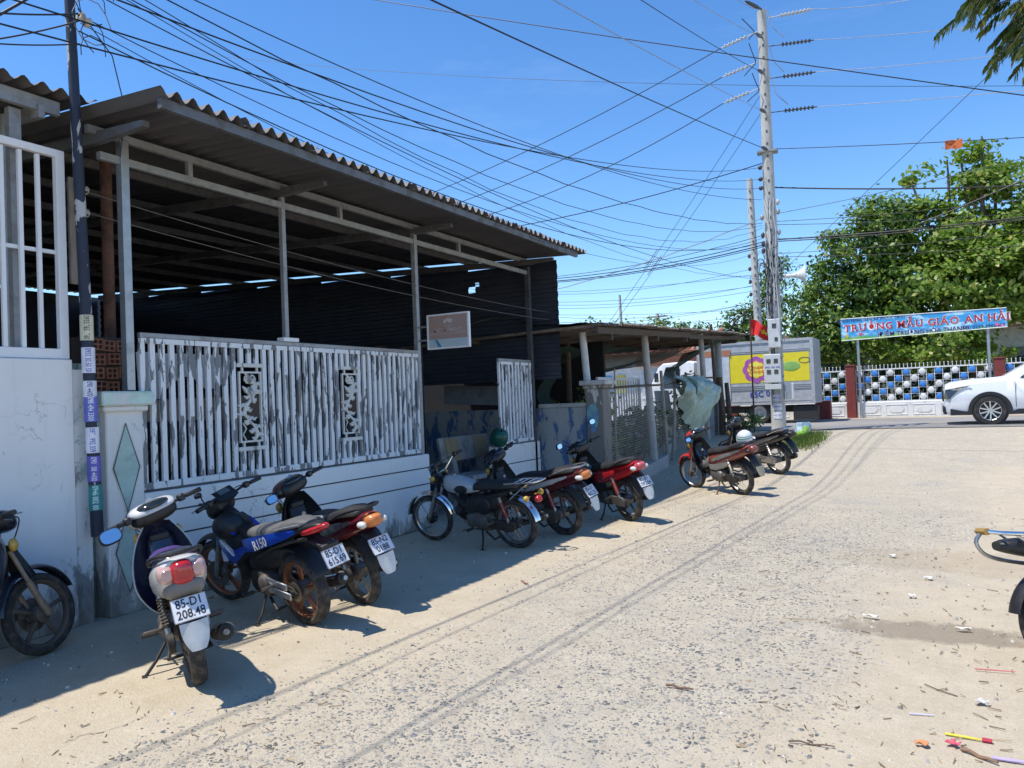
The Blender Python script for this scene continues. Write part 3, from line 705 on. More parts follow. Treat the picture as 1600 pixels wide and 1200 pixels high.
# stone bench behind the classic bike
bn = thing('stone_bench', 'old stone bench with tan panels on its back standing in the shed gap', 'bench', (-6.7, 9.5, 0))
STONE = pm('bench_stone', (.30,.29,.28), .9, dirt=(.10,.10,.095), bump=.3)
for y in (9.05, 9.95):
    m = MB(); m.M = basis((-6.9, y, 0), (1,0,0), (0,0,1)); m.prism([(-.22,0),(-.12,0),(-.06,.30),(.28,.30),(.32,0),(.42,0),(.38,.38),(-.05,.42),(-.18,.95),(-.27,.95),(-.2,.4)], .12); m.build('leg', STONE, bn)
m = MB(); m.box((-6.72, 9.5, .44), (.46, 1.5, .07), b=.015); m.build('seat', STONE, bn)
R_ = Euler((0, rad(-13), 0)).to_matrix()
m = MB(); m.box((-7.08, 9.5, .80), (.06, 1.5, .34), R=R_, b=.01); bk = m.build('backrest', STONE, bn)
for y in (9.06, 9.92):
    m = MB(); m.box((-7.041, y, .805), (.012, .34, .30), R=R_); m.build('tan_panel', pm('tan_panel', (.32,.235,.13), .8, dirt=(.2,.15,.1)), bk)
bn.location = bn.location+Vector((.38,1.15,0)); bn.scale = (1,1,1.15)
hm = thing('green_helmet', 'dark green helmet hung on the post of the small peeling fence', 'helmet', (-6.0, 10.5, 1.1))
m = MB(); m.lathe([(.02,.16),(.08,.145),(.125,.10),(.145,.03),(.148,-.04),(.14,-.07),(.12,-.06)], 20, M=Matrix.Translation((-5.93, 10.42, 1.08)) @ Euler((rad(25), rad(40), 0)).to_matrix().to_4x4()); m.build('shell', pm('green_plastic', (.012,.09,.065), .35), hm, 50)
m = MB(); m.tube([(-5.93, 10.40, 1.02), (-5.9, 10.44, .92), (-5.96, 10.5, 1.0)], .01, 6); m.build('strap', DARKLINE, hm)
# pale board, dark cloth and an added shade-dark wall behind the gap
m = MB(); m.box((-7.6, 12.6, 1.78), (1.5, .05, .36), R=Euler((0, rad(3), 0)).to_matrix()); tag(m.build('pale_board', pm('pale_board', (.24,.26,.29), .7, dirt=(.12,.12,.12))), 'pale board lying in the gap under the black sheets', 'board')
m = MB(); m.box((-13.6, 14.9, 1.6), (15.4, .1, 3.2)); tag(m.build('shade_wall', pm('shade_black', (.012,.014,.018), .9)), 'added near-black wall keeping the gap behind the black sheet shed dark', 'wall')  # added backing; its near-black colour stands for shade seen through the gap
m = MB(); m.grid(lambda u, v: (-5.98-.2*math.sin(v*3)+.03*math.sin(u*20)*v, 12.3+.5*u, 2.05-.62*v), 10, 8); tag(m.build('dark_curtain', pm('dark_green_cloth', (.012,.03,.028), .9)), 'dark green cloth hanging below the corner of the black sheets', 'cloth')
# thin sagging white wires inside the shed front
def sagline(a, b, s, n=24): 
    a, b = Vector(a), Vector(b); return [a.lerp(b, t/n)-Vector((0,0,4*s*(t/n)*(1-t/n))) for t in range(n+1)]
PALEWIRE = pm('pale_wire', (.20,.19,.18), .6); BLACKW = pm('black_cable', (.012,.013,.016), .5, var=.05)
for z0, z1 in ((3.60, 3.15), (3.42, 3.02)):
    m = MB(); m.tube(sagline((-6.32, 4.08, z0), (-5.72, 12.0, z1), .10), .0032, 5); tag(m.build('service_wire', PALEWIRE), 'thin pale wire sagging from the insulator board across the shed front', 'wire', 'pale wires across the shed front')

# ================================================================== LEAN-TO with wire fence
ex = -4.92
pl = thing('weathered_pillar', 'weathered grey pillar with flaking plaster and a teal patch beside the wire fence', 'pillar', (-4.95, 12.15, 0))
m = MB(); m.box((-4.96, 12.18, .90), (.32, .34, 1.80), b=.015); m.build('shaft', PILL2, pl)
m = MB(); m.box((-4.96, 12.18, 1.83), (.40, .42, .06), b=.012); m.build('cap_moulding', PILL2, pl)
m = MB(); m.box((-4.96, 12.18, 1.90), (.48, .50, .08), b=.012); m.build('cap', pm('cap_old', (.50,.49,.46), .9, dirt=(.3,.29,.27)), pl)
m = MB(); m.M = basis((-5.0, 12.0065, 1.30), (1,0,0), (0,0,1)); m.prism([(.1*math.cos(a)*(1+.25*math.sin(a)), .24*math.sin(a)) for a in [k*math.pi/10 for k in range(20)]], .006); m.build('teal_patch', pm('teal_patch', (.20,.42,.42), .7, dirt=(.12,.20,.45), da=(.45,.6)), pl)
lt = thing('lean_to', 'low lean-to with rusty corrugated roof on concrete and timber posts', 'lean-to', (-6, 16, 0))
def post(x0, y0, z0, x1, y1, z1, r, mt, nm='post'):
    m = MB(); m.tube([(x0, y0, z0), (x1, y1, z1)], [r, r*.94], 14); m.build(nm, mt, lt, 40)
PVC = pm('white_pipe', (.62,.62,.60), .5, dirt=(.40,.38,.34))
post(-5.2, 12.35, 1.6, -5.25, 12.3, 2.78, .065, PVC)
post(-4.92, 14.95, .12, -5.0, 14.85, 2.95, .075, CONC); post(-4.95, 19.3, .45, -5.0, 19.2, 3.2, .07, CONC)
post(-6.4, 14.2, 0, -6.4, 14.2, 2.8, .06, DWOOD); post(-8.2, 17.5, 0, -8.2, 17.5, 2.9, .06, DWOOD); post(-5.2, 21.8, .5, -5.2, 21.8, 3.4, .10, pm('blue_grey_pipe', (.33,.38,.42), .6))
edge = lambda y: 2.86+.041*(y-12)
for (x, w) in ((-4.75, .11), (-7.2, .12), (-9.3, .12)):
    m = MB(); m.bar((x, 11.7, edge(11.7)-.10), (x, 17.2, edge(17.2)-.10), .06, w); m.build('beam', DWOOD, lt)
    m = MB(); m.bar((x, 17.2, edge(17.2)-.14), (x, 23.2, edge(23.2)-.10), .06, w*.8); m.build('beam', DWOOD, lt)
for y in (12.35, 14.9, 17, 19.25, 22):
    m = MB(); m.bar((-4.72, y, edge(y)-.2), (-9.5, y, edge(y)-.28), .07, .10); m.build('rafter', DWOOD, lt)
RUSTROOF = pm('rusty_sheet_roof', (.17,.135,.115), .8, .2, dirt=(.32,.31,.29), da=(.45,.62), var=.3, scale=3)
me = tmpmesh(lambda: corr_mesh('sheet', 5.0, .86, .095, .018, RUSTROOF, wob=.006, lseg=3))
for i in range(14):
    o = link('roof_sheet', me, lt); y = 11.75+.845*i; o.location = Vector((-4.58+random.uniform(-.05,.05), y, edge(y)+random.uniform(-.008,.016)))-OFF[lt.name]; o.rotation_euler = (math.atan(.041), rad(-1.5+random.uniform(-.3,.3)), 0)
m = MB(); m.grid(lambda u, v: (-8.0+2.6*u, 11.9+3.2*v, 2.96+.16*math.exp(-((u-.5)/.25)**2)+.05*math.sin(v*9+u*5)), 14, 14); tag(m.build('roof_tarp', pm('grey_tarp', (.20,.21,.21), .6)), 'crumpled grey tarpaulin lying on the lean-to roof', 'tarpaulin')
# green shade net under the roof
NETG = NB('green_net'); NETG.col(NETG.mix(NETG.noise(NETG.coords(), 9, 5), (.012,.035,.03), (.03,.07,.05))); NETG.set(rough=.9, Alpha=.86)
m = MB(); m.grid(lambda u, v: (-6.3-2.2*v+.1*math.sin(u*9), 12.4+10.2*u, edge(12.4+10.2*u)-.22-.55*math.sin(math.pi*v*.5)-.12*math.sin(u*7)**2-.05*math.sin(u*31+v*6)), 44, 8); tag(m.build('shade_net', NETG.m, smooth=60), 'dark green shade net sagging under the lean-to roof', 'net')
m = MB(); m.grid(lambda u, v: (-4.9-1.4*v, 20.3+2.4*u, 3.05+.1*u-.75*v*(1-.5*u)-.15*math.sin(u*6)*v), 12, 8); tag(m.build('net_flap', NETG.m, smooth=60), 'end flap of dark green net drooping at the lean-to corner by the flag', 'net')
# wire mesh fence
wf = thing('wire_fence', 'hexagonal wire mesh fence on a low concrete kerb under the lean-to', 'fence', (ex, 16, 0))
def ramp_box(m, x0, x1, y0, y1, h, n=8):
    for k in range(n):
        ya, yb = y0+(y1-y0)*k/n, y0+(y1-y0)*(k+1)/n
        m.loft([[(x0, y, gz(0,y)-.1), (x1, y, gz(0,y)-.1), (x1, y, gz(0,y)+h), (x0, y, gz(0,y)+h)] for y in (ya, yb)], caps=(k in (0, n-1)))
m = MB(); ramp_box(m, ex-.08, ex+.08, 12.36, 15.6, .24); m.build('kerb', CONC, wf)
V = []; Q = []
def seg(p, q, w=.0032):
    p, q = Vector(p), Vector(q); d = (q-p).normalized(); n = Vector((1,0,0)).cross(d)*w; k = len(V)
    V.extend([tuple(p-n), tuple(q-n), tuple(q+n), tuple(p+n)]); Q.append((k, k+1, k+2, k+3))
def hexmesh(y0, y1, zlow, zhigh, a=.046):
    h = a*.9; i = 0; y = y0
    while y < y1:
        zb = zlow(y); z = zb+(h if i % 2 else 0); 
        while z < zhigh(y):
            xw = ex+.01+.03*math.sin(y*2.3)*math.sin(z*3)
            seg((xw, y, z), (xw, y, z+h*.9)); seg((xw, y, z+h*.9), (xw, y+a*.62, z+h*1.3)); seg((xw, y, z), (xw, y+a*.62, z-h*.4)); z += 2*h*1.1
        i += 1; y += a*.62
hexmesh(12.4, 15.2, lambda y: gz(0,y)+.24, lambda y: 1.78); hexmesh(15.2, 20.2, lambda y: gz(0,y)+.05, lambda y: 1.95, .062)
o = bulk('wire_mesh', V, Q, pm('mesh_wire', (.46,.47,.46), .5, .3), wf); o['kind'] = 'stuff'
m = MB(); m.tube([(ex, 12.4, 1.80), (ex+.03, 14, 1.84), (ex-.02, 16, 1.86), (ex, 18, 2.0), (ex, 20.2, 2.05)], .022, 8); m.build('top_pole', DWOOD, wf, 50)
for y, lean, r in ((16.0, .35, .045), (16.35, -.28, .04), (17.6, .1, .035), (13.0, .04, .02)):
    m = MB(); m.tube([(ex-.06, y, gz(0,y)), (ex-.05+random.uniform(-.03,.03), y-lean*.5, 1.1), (ex-.02, y-lean, 2.15)], [r, r*.85, r*.7], 9); m.build('stake', WOOD if y < 17 else DWOOD, wf, 50)
wg = grille('white_gate', 'white bar gate leaning inside the wire fence', -5.75, 14.1, 16.6, .35, 2.05, .16, (1.85, ))
m = MB(); m.box((-5.35, 17.2, .95), (.05, .95, 1.6), R=Euler((0, rad(-6), 0)).to_matrix()); tag(m.build('pale_slab', pm('pale_green_slab', (.34,.40,.38), .9, dirt=(.24,.28,.26))), 'pale grey green slab leaning behind the wire fence', 'slab')
# bundle of pale fishing net
NETP = NB('fishing_net'); NETP.col(NETP.mix(NETP.noise(NETP.coords((3,3,1)), 6, 6, .7), (.30,.42,.36), (.52,.63,.56))); NETP.set(rough=.8)
tr_ = NETP.n('ShaderNodeBsdfTransparent'); ms = NETP.n('ShaderNodeMixShader')
NETP.l(NETP.ramp(NETP.noise(NETP.coords((4,4,1)), 7, 5, .7), .25, .55, (.55,)*3+(1,), (.97,)*3+(1,)), ms.inputs[0]); NETP.l(tr_.outputs[0], ms.inputs[1]); NETP.l(NETP.b.outputs[0], ms.inputs[2])
NETP.l(ms.outputs[0], [n for n in NETP.t.nodes if n.type == 'OUTPUT_MATERIAL'][0].inputs[0])
nb = thing('net_bundle', 'bunched pale green fishing net slung over the wire fence', 'net', (ex, 18, 1.8))
for k, (y0, wd, dr, ph) in enumerate(((17.05, .95, 1.0, 0), (17.75, .9, 1.3, 1.3), (18.4, .95, 1.05, 2.2), (17.6, 1.9, .5, 3), (17.4, .8, 1.15, 4.1), (18.1, .8, 1.2, 5))):
    m = MB()
    m.grid(lambda u, v: (ex+.06+.26*math.sin(math.pi*v)*(1+.4*math.sin(u*7+ph))+.035*math.sin(u*23+v*9)+.03*math.sin(u*41+5*v+ph), y0+wd*(u-.5)*(1-.35*v)+.04*math.sin(v*8+ph)+.6*(u-.5), 2.02-dr*v*(.35+.65*math.sin(math.pi*min(max(u*.9+.05,0),1)))+.05*math.sin(u*9+ph)), 34, 26); m.build('fold', NETP.m, nb, 179)
# wooden and mesh posts at the corner by the big pole
cp = thing('corner_stakes', 'dark timber stakes wrapped in rusty mesh at the end of the wire fence', 'stakes', (-5.0, 20.6, .5))
for dx, dy, r, h in ((0, 0, .09, 1.55), (.16, .1, .07, 1.4), (-.12, -.15, .05, 2.95), (.05, -.18, .06, 1.5)):
    m = MB(); x, y = -4.85+dx, 20.4+dy; m.tube([(x, y, .45), (x+.02, y, .45+h*.5), (x-.02, y, .5+h)], [r, r*.95, r*.8], 9); m.build('stake', DWOOD if dx else RUST, cp, 50)
m = MB(); m.box((-4.98, 19.85, 1.22), (.05, .42, 1.45)); tag(m.build('mesh_panel', pm('blue_grey_panel', (.24,.29,.33), .7, dirt=(.16,.19,.21))), 'blue grey panel standing between the wire fence and the timber stakes', 'panel')

# ================================================================== vegetation
def mat_leaf(name, dark, light, yellow=None):
    b = NB(name); ge = b.n('ShaderNodeNewGeometry'); r = ge.outputs['Random Per Island']
    c = b.mix(r, dark, light)
    if yellow: c = b.mix(b.ramp(r, .86, .90), c, yellow)
    b.col(c); b.set(rough=.42); b.b.inputs['Specular IOR Level'].default_value = .35
    tl = b.n('ShaderNodeBsdfTranslucent'); b.l(b.mix(1.0, c, (1.0,1.25,.55), 'MULTIPLY'), tl.inputs[0]); ms = b.n('ShaderNodeMixShader'); ms.inputs[0].default_value = .40
    b.l(b.b.outputs[0], ms.inputs[1]); b.l(tl.outputs[0], ms.inputs[2]); b.l(ms.outputs[0], [n for n in b.t.nodes if n.type == 'OUTPUT_MATERIAL'][0].inputs[0]); return b.m
LEAFD = mat_leaf('leaf_dark', (.030,.068,.02), (.085,.155,.038)); LEAFL = mat_leaf('leaf_light', (.10,.175,.028), (.28,.38,.065), (.38,.38,.10)); LEAFY = mat_leaf('leaf_yellow', (.22,.24,.03), (.42,.40,.06)); LEAFP = mat_leaf('leaf_frond', (.05,.09,.02), (.15,.17,.05), (.25,.2,.08))
BARK = pm('bark', (.11,.085,.065), .9, var=.35, scale=6, stretch=(3,3,.8), bump=.6, bscale=20)
def leaf_quads(P, D, size, asp, rng, up=.5):
    """one folded leaf (two quads) per point; D preferred facing"""
    n = len(P); nrm = D+rng.normal(0, .55, (n,3))+np.array([0,0,up]); nrm /= np.linalg.norm(nrm, axis=1)[:,None]+1e-9
    t = rng.normal(0, 1, (n,3)); t -= nrm*np.sum(t*nrm, 1)[:,None]; t /= np.linalg.norm(t, axis=1)[:,None]+1e-9; b = np.cross(nrm, t)
    s = size*rng.uniform(.65, 1.3, n)[:,None]; w = s*asp
    v = np.stack([P-t*s*.5, P+b*w*.5+nrm*w*.12, P+t*s*.5, P-b*w*.5+nrm*w*.12], 1)
    return v.reshape(-1,3), np.arange(n*4).reshape(-1,4)
def crown_points(blobs, n, rng, cl=None, cs=.35):
    """clumps of leaves on the outside of lumpy blobs"""
    vol = np.array([b[1][0]*b[1][1]*b[1][2] for b in blobs])**.75; vol /= vol.sum(); ncl = cl or max(20, n//75)
    idx = rng.choice(len(blobs), ncl, p=vol); C_ = np.array([b[0] for b in blobs])[idx]; R = np.array([b[1] for b in blobs])[idx]
    d = rng.normal(0, 1, (ncl,3)); d /= np.linalg.norm(d, axis=1)[:,None]; rr = rng.uniform(.15, 1.0, ncl)**.38
    cc = C_+d*R*rr[:,None]; k = rng.integers(0, ncl, n); off = rng.normal(0, 1, (n,3)); 
    P = cc[k]+off*cs*np.array([1,1,.55])*rng.uniform(.5,1.2,ncl)[k][:,None]
    return P, d[k]
def tree(name, label, base, h, r, limbs, blobs, n, size, asp, mats, seed=1, cs=.35, group=None, cl=None):
    t = thing(name, label, 'tree', base, group); rng = np.random.default_rng(seed); b = Vector(base)
    m = MB(); m.tube([b-Vector((0,0,.1)), b+Vector((.05,0,h*.4)), b+Vector((-.04,.05,h*.75)), b+Vector((0,0,h))], [r*1.25, r, r*.85, r*.7], 12); tk = m.build('trunk', BARK, t, 60)
    for e in list(limbs)+[q_[0] for q_ in blobs]:
        e = Vector(e); p = b+Vector((0,0,h*random.uniform(.7,1))); mid = p.lerp(e, .5)+Vector((random.uniform(-.3,.3), random.uniform(-.3,.3), .3))
        m = MB(); m.tube([p, mid, e], [r*.5, r*.32, r*.1], 8); m.build('limb', BARK, tk, 60)
    P, D = crown_points(blobs, n, rng, cl, cs); v, q = leaf_quads(P, D, size, asp, rng)
    mi = (rng.random(n) < .5).astype(int) if len(mats) > 1 else None
    bulk('crown', v, q, mats, t, mi)
    return t
Yt = 33.5
def B(px, py, y, rx, ry, rz): p = ony(px, py, y); return ((p.x, p.y, p.z), (rx, ry, rz))
tree('almond_tree', 'big dark leafy tree behind the blue banner nearest the loudspeaker', (-2.6, 34, .5), 3.4, .25, [(-4, 34, 6), (-1, 34, 7.5), (-2.5, 35.5, 7)],
     [B(1290,470,34,1.7,1.6,1.6), B(1345,385,34,1.7,1.6,1.5), B(1270,525,33.5,1.3,1.4,1.3), B(1385,340,34.5,1.3,1.3,1.0), B(1330,520,33.4,1.5,1.5,1.2), B(1360,450,34,1.8,1.6,1.6)], 21000, .20, .55, [LEAFD, LEAFL], 3, .33, 'trees behind the school fence')
tree('almond_tree', 'big bright green tree with sparse top sprigs behind the blue banner', (1.6, 35, .5), 4.2, .28, [(3.5, 34.5, 7.5), (1, 35, 10.5), (4.5, 35, 9), (0, 34, 7), (2.2, 35, 11.2)],
     [B(1455,370,35,1.9,1.7,1.5), B(1545,360,35,2.0,1.8,1.5), B(1430,450,34,1.9,1.7,1.4), B(1520,450,34,2.1,1.8,1.5), B(1590,430,34.5,2.0,1.8,1.8), B(1660,380,35,2.2,2,2.2), B(1480,320,35,1.3,1.2,.6), B(1480,540,33.5,2.2,1.5,1.0), B(1400,525,33.5,1.6,1.4,1.0), B(1420,275,35,.9,.6,.22), B(1500,240,35,1.0,.6,.3), B(1520,285,35,1.1,.8,.5), B(1560,265,35.2,.9,.6,.35), B(1600,310,35,1.5,1.2,.8)], 36000, .235, .6, [LEAFL, LEAFL, LEAFD], 5, .31, 'trees behind the school fence')
tree('roadside_tree', 'small green tree beyond the truck beside the thin second pole', (-9.3, 37.5, .5), 3.2, .15, [(-9.3, 37.5, 5)], [B(1165,510,37.5,1.0,1,1.0), B(1150,530,37.5,.8,.8,.7), B(1205,500,37,.9,.9,1.6), B(1215,450,36,.8,.8,1.2)], 7000, .17, .6, [LEAFL, LEAFD], 8, .3)
def shrub(name, label, c, r, h, n, size, mats, seed, asp=.55):
    t = thing(name, label, 'shrub', c); rng = np.random.default_rng(seed)
    for k in range(5):
        a = k*1.26+seed; m = MB(); m.tube([(c[0], c[1], c[2]-.05), (c[0]+r*.4*math.cos(a), c[1]+r*.4*math.sin(a), c[2]+h*.5), (c[0]+r*.7*math.cos(a), c[1]+r*.7*math.sin(a), c[2]+h*.9)], [.02,.014,.006], 6); m.build('stem', BARK, t)
    P, D = crown_points([((c[0], c[1], c[2]+h*.6), (r, r, h*.45))], n, rng, max(12, n//18), .09); v, q = leaf_quads(P, D, size, asp, rng); bulk('foliage', v, q, mats, t)
    return t
shrub('yellow_shrub', 'yellow leafed shrub inside the lean-to behind the low wall', (-6.9, 15.2, .1), .75, 1.75, 900, .13, [LEAFY], 2)
shrub('dark_shrub', 'dark glossy shrub behind the net bundle on the wire fence', (-5.35, 18.9, .4), .5, 1.65, 900, .12, [LEAFD], 4)
shrub('vine_shrub', 'leafy vine growing behind the wire mesh beside the weathered pillar', (-5.5, 13.4, 0), .45, 1.9, 700, .10, [LEAFL, LEAFD], 5)
shrub('low_shrub', 'low dark green shrub at the foot of the big concrete pole', (-4.2, 20.2, .5), .45, .62, 700, .08, [LEAFD, LEAFL], 6)
shrub('pot_plant', 'dark leafy plant low behind the hexagonal wire mesh', (-5.5, 14.4, .1), .5, 1.0, 600, .14, [LEAFD], 7)
shrub('dark_shrub', 'dark broad leafed shrub low behind the middle of the wire mesh', (-5.45, 15.6, .15), .55, 1.25, 900, .15, [LEAFD], 14)
shrub('dark_shrub', 'dark leafed shrub low behind the stakes of the wire fence', (-5.5, 16.6, .2), .55, 1.2, 900, .13, [LEAFD], 15)
# grass verge at the pole
rng = np.random.default_rng(9); n = 5200
P = np.stack([rng.normal(-2.62, .2, n), rng.normal(18.9, .65, n), np.zeros(n)], 1); P[:,2] = [gz(a, b) for a, b in P[:,:2]]
k = (np.abs(P[:,0]+2.62) < .5); P = P[k]; n = len(P); a = rng.uniform(0, 6.28, n); hgt = rng.uniform(.03, .12, n); w = .007
d = np.stack([np.cos(a), np.sin(a), np.zeros(n)], 1); up = np.stack([rng.normal(0,.35,n), rng.normal(0,.35,n), np.ones(n)], 1)*hgt[:,None]
v = np.stack([P-d*w, P+d*w, P+up+d*w*.2, P+up-d*w*.2], 1).reshape(-1,3)
tag(bulk('grass', v, np.arange(n*4).reshape(-1,4), mat_leaf('grass_blade', (.06,.12,.02), (.16,.24,.05), (.35,.3,.14))), 'tuft of short green grass at the foot of the concrete pole', None, kind='stuff')
# overhanging branch at the top right: feathery drooping leaves
ov = thing('overhanging_tree', 'feathery tree whose drooping branches hang into the road from the right', 'tree', (4.6, 8.0, 0))
m = MB(); m.tube([(4.6, 8, -.1), (4.5, 8, 1.8), (4.2, 8.1, 3.6), (3.8, 8.3, 5.4)], [.22,.18,.14,.09], 10); tk = m.build('trunk', BARK, ov, 60)
rngp = random.Random(4); V = []; Q = []
def frond(p, d, L, droop):
    p = Vector(p); d = Vector(d).normalized(); pts = []
    for k in range(9):
        t = k/8; pts.append(p+d*L*t-Vector((0,0,droop*t*t)))
    m = MB(); m.tube(pts, [.006*(1-.7*k/8) for k in range(9)], 5); m.build('branchlet', BARK, tk)
    for k in range(1, 9):
        for s in (-1, 1):
            for e in range(3):
                q = pts[k].lerp(pts[k-1], e/3); t = (pts[k]-pts[k-1]).normalized(); side = t.cross(Vector((0,0,1))).normalized()*s
                dr = (side*.75+t*.5+Vector((rngp.uniform(-.3,.3), rngp.uniform(-.3,.3), -.55-rngp.random()*.4))).normalized(); ln = rngp.uniform(.07,.13); w = dr.cross(t).normalized()*.014
                i = len(V); V.extend([tuple(q-w*.3), tuple(q+dr*ln*.5-w), tuple(q+dr*ln), tuple(q+dr*ln*.5+w)]); Q.append((i,i+1,i+2,i+3))
for px, py, x in ((1630,-10,2.3),(1585,-20,2.0),(1545,-25,1.8),(1650,30,2.6),(1610,0,2.1),(1565,-20,1.9),(1655,60,2.6),(1640,20,2.5),(1620,40,2.5),(1690,430,2.5),(1690,400,2.6),(1700,460,2.4)):
    y_ = 7.2+rngp.uniform(-.4,.4); q = ony(px, py, y_)
    for k in range(5): frond(q+Vector((rngp.uniform(-.15,.15), rngp.uniform(-.2,.2), rngp.uniform(-.1,.1))), (-1+rngp.uniform(-.5,.7), rngp.uniform(-.8,.8), rngp.uniform(-.3,.25)), rngp.uniform(.14,.32), rngp.uniform(.05,.2))
    m = MB(); m.tube([(4.1, 8.1, 4.4 if py < 200 else 2.9), q.lerp(Vector((4.1, 8.1, 4.6 if py < 200 else 3)), .4)+Vector((0,0,.2)), q], [.03,.02,.008], 6); m.build('limb', BARK, tk)
bulk('crown', V, Q, [LEAFP], ov)

m = MB(); m.grid(lambda u, v: (-7.5+.04*math.sin(u*17)+.03*v, 5.35+1.35*u, 2.34-(.45-.2*u+.10*math.sin(u*11))*v), 24, 8, thick=(-.004,0,0)); tag(m.build('pale_tarp', pm('pale_tarp', (.66,.64,.60), .8, dirt=(.42,.40,.37), stretch=(1,4,.5))), 'pale cloth hanging inside the shed behind the peeling fence', 'cloth')
# ================================================================== SCHOOL FENCE, BANNER
FY = 29.8; GZ = .55
REDP = pm('red_pillar_paint', (.20,.035,.028), .7, dirt=(.13,.03,.025), var=.12)
FWH = pm('fence_white', (.74,.74,.72), .6, dirt=(.52,.50,.46), var=.05)
FBL = pm('disc_blue', (.05,.22,.60), .45, dirt=(.07,.26,.55), var=.08)
for i, (x, lb) in enumerate(((-2.47, 'dark red fence pillar beside the left post of the blue banner'), (2.02, 'dark red fence pillar beside the right post of the blue banner'), (6.6, 'dark red fence pillar far along the school fence beyond the white car'), (-6.6, 'dark red fence pillar of the school fence hidden behind the truck'))):
    t = thing('fence_pillar', lb, 'pillar', (x, FY, GZ), 'red pillars of the school fence')
    m = MB(); m.box((x, FY, GZ+.92), (.30, .30, 1.84), b=.01); m.build('shaft', REDP, t)
    m = MB(); m.box((x, FY, GZ+1.865), (.34, .34, .05), b=.01); m.build('cap', REDP, t)
disc = MB(); disc.lathe([(0,-.015),(.098,-.015),(.105,-.010),(.105,.010),(.098,.015),(0,.015)], 24, M=basis((0,0,0), (1,0,0), (0,0,1)))
dw = tmpmesh(lambda: disc.build('disc', FWH, smooth=40).data); dbl = dw.copy(); dbl.materials.clear(); dbl.materials.append(FBL)
def school_fence(x0, x1, label, k0=0):
    t = thing('school_fence', label, 'fence', ((x0+x1)/2, FY, GZ), 'panels of the school fence')
    w = x1-x0; n = int(round(w/.245)); dx = w/n
    m = MB(); m.box(((x0+x1)/2, FY, GZ+.27), (w, .16, .54), b=.01); bw = m.build('base_wall', FWH, t)
    for i in range(max(1, int(round(w/.88)))):
        np_ = max(1, int(round(w/.88))); pw = w/np_; cx = x0+pw*(i+.5)
        m = MB(); e = [(a*(pw/2-.09), b*.17) for a, b in ((-1,-1),(1,-1),(1,1),(-1,1))]; 
        m.tube([(cx+a, FY-.082, GZ+.27+b) for a, b in e], .014, 6, closed=True); m.build('moulding', FWH, bw)
        m = MB(); hx, c_ = pw/2-.2, .05; e = [(-hx,-.05),(-hx+c_,-.05),(-hx+c_,-.10),(hx-c_,-.10),(hx-c_,-.05),(hx,-.05),(hx,.05),(hx-c_,.05),(hx-c_,.10),(-hx+c_,.10),(-hx+c_,.05),(-hx,.05)]
        m.prism(e, .02, M=basis((cx, FY-.085, GZ+.27), (1,0,0), (0,0,1))); m.build('panel', FWH, bw)
    zt = GZ+1.68; zb = GZ+.54
    for z, h in ((zt, .045), (zb+.02, .04)):
        m = MB(); m.box(((x0+x1)/2, FY, z), (w, .04, h)); m.build('rail', FWH, t)
    rows = 5; dz = (zt-zb-.06)/rows
    vb = None
    for i in range(n+1):
        x = x0+dx*i
        if vb is None: q = MB(); q.box((0,0,0), (.016, .016, zt-zb)); vb = q.build('bar', FWH, t, local=True); o = vb
        else: o = copy_of(vb, t)
        o.location = Vector((x, FY+.002, (zt+zb)/2))-OFF[t.name]
    for r in range(1, rows):
        m = MB(); m.box(((x0+x1)/2, FY+.004, zb+.04+dz*r), (w, .014, .016)); m.build('cross_bar', FWH, t)
    sp = None
    for i in range(int(w/.122)):
        x = x0+.06+.122*i
        if sp is None: q = MB(); q.tube([(0,0,0),(0,0,.1),(0,0,.13)], [.011,.011,.003], 6); q.ball((0,0,.125), .02, 8, k=5); sp = q.build('spike', FWH, t, 50, local=True); o = sp
        else: o = copy_of(sp, t)
        o.location = Vector((x, FY, zt+.02))-OFF[t.name]
    for i in range(n):
        for r in range(rows):
            rr = rows-1-r
            if (i+r) % 2: continue
            k = i//2+k0; white = ((k+r//2) % 2 == 0) if i % 2 == 0 else ((k+(r-1)//2) % 2 == 1)
            o = link('disc', dw if white else dbl, t); o.location = Vector((x0+dx*(i+.5), FY-.012, zb+.04+dz*(rr+.5)))-OFF[t.name]
school_fence(-2.30, 1.86, 'white school fence with blue and white discs under the blue banner')
school_fence(-6.4, -2.63, 'white school fence panel with discs partly hidden by the truck', 1)
school_fence(2.18, 6.4, 'white school fence panel with discs behind the white car', 1)
# banner
bnr = thing('school_banner', 'long blue school banner with red lettering on two grey posts', 'banner', (0, FY-.25, GZ))
bx0, bx1 = -2.69, 2.28; by = FY-.25
lo = lambda x: 3.30+(3.40-3.30)*(x-bx0)/(bx1-bx0); hi = lambda x: 4.07+(4.02-4.07)*(x-bx0)/(bx1-bx0)
bb = NB('banner_print'); co = bb.coords(); sx_ = bb.n('ShaderNodeSeparateXYZ'); bb.l(co, sx_.inputs[0])
zz = bb.math('ADD', sx_.outputs[2], bb.math('MULTIPLY', bb.noise(bb.coords((.8,1,1)), 1.3, 3), .28))
c1 = bb.mix(bb.ramp(bb.noise(bb.coords((.7,1,1.6)), 2.6, 5, .6), .50, .62), (.04,.33,.66), (.52,.76,.88))
c1 = bb.mix(bb.ramp(bb.math('SUBTRACT', zz, 2.55), .42, .52, (1,1,1,1), (0,0,0,1)), c1, bb.mix(bb.ramp(bb.noise(co, 3, 4), .4, .6), (.09,.36,.05), (.35,.55,.10)))
bb.col(c1); bb.set(rough=.55)
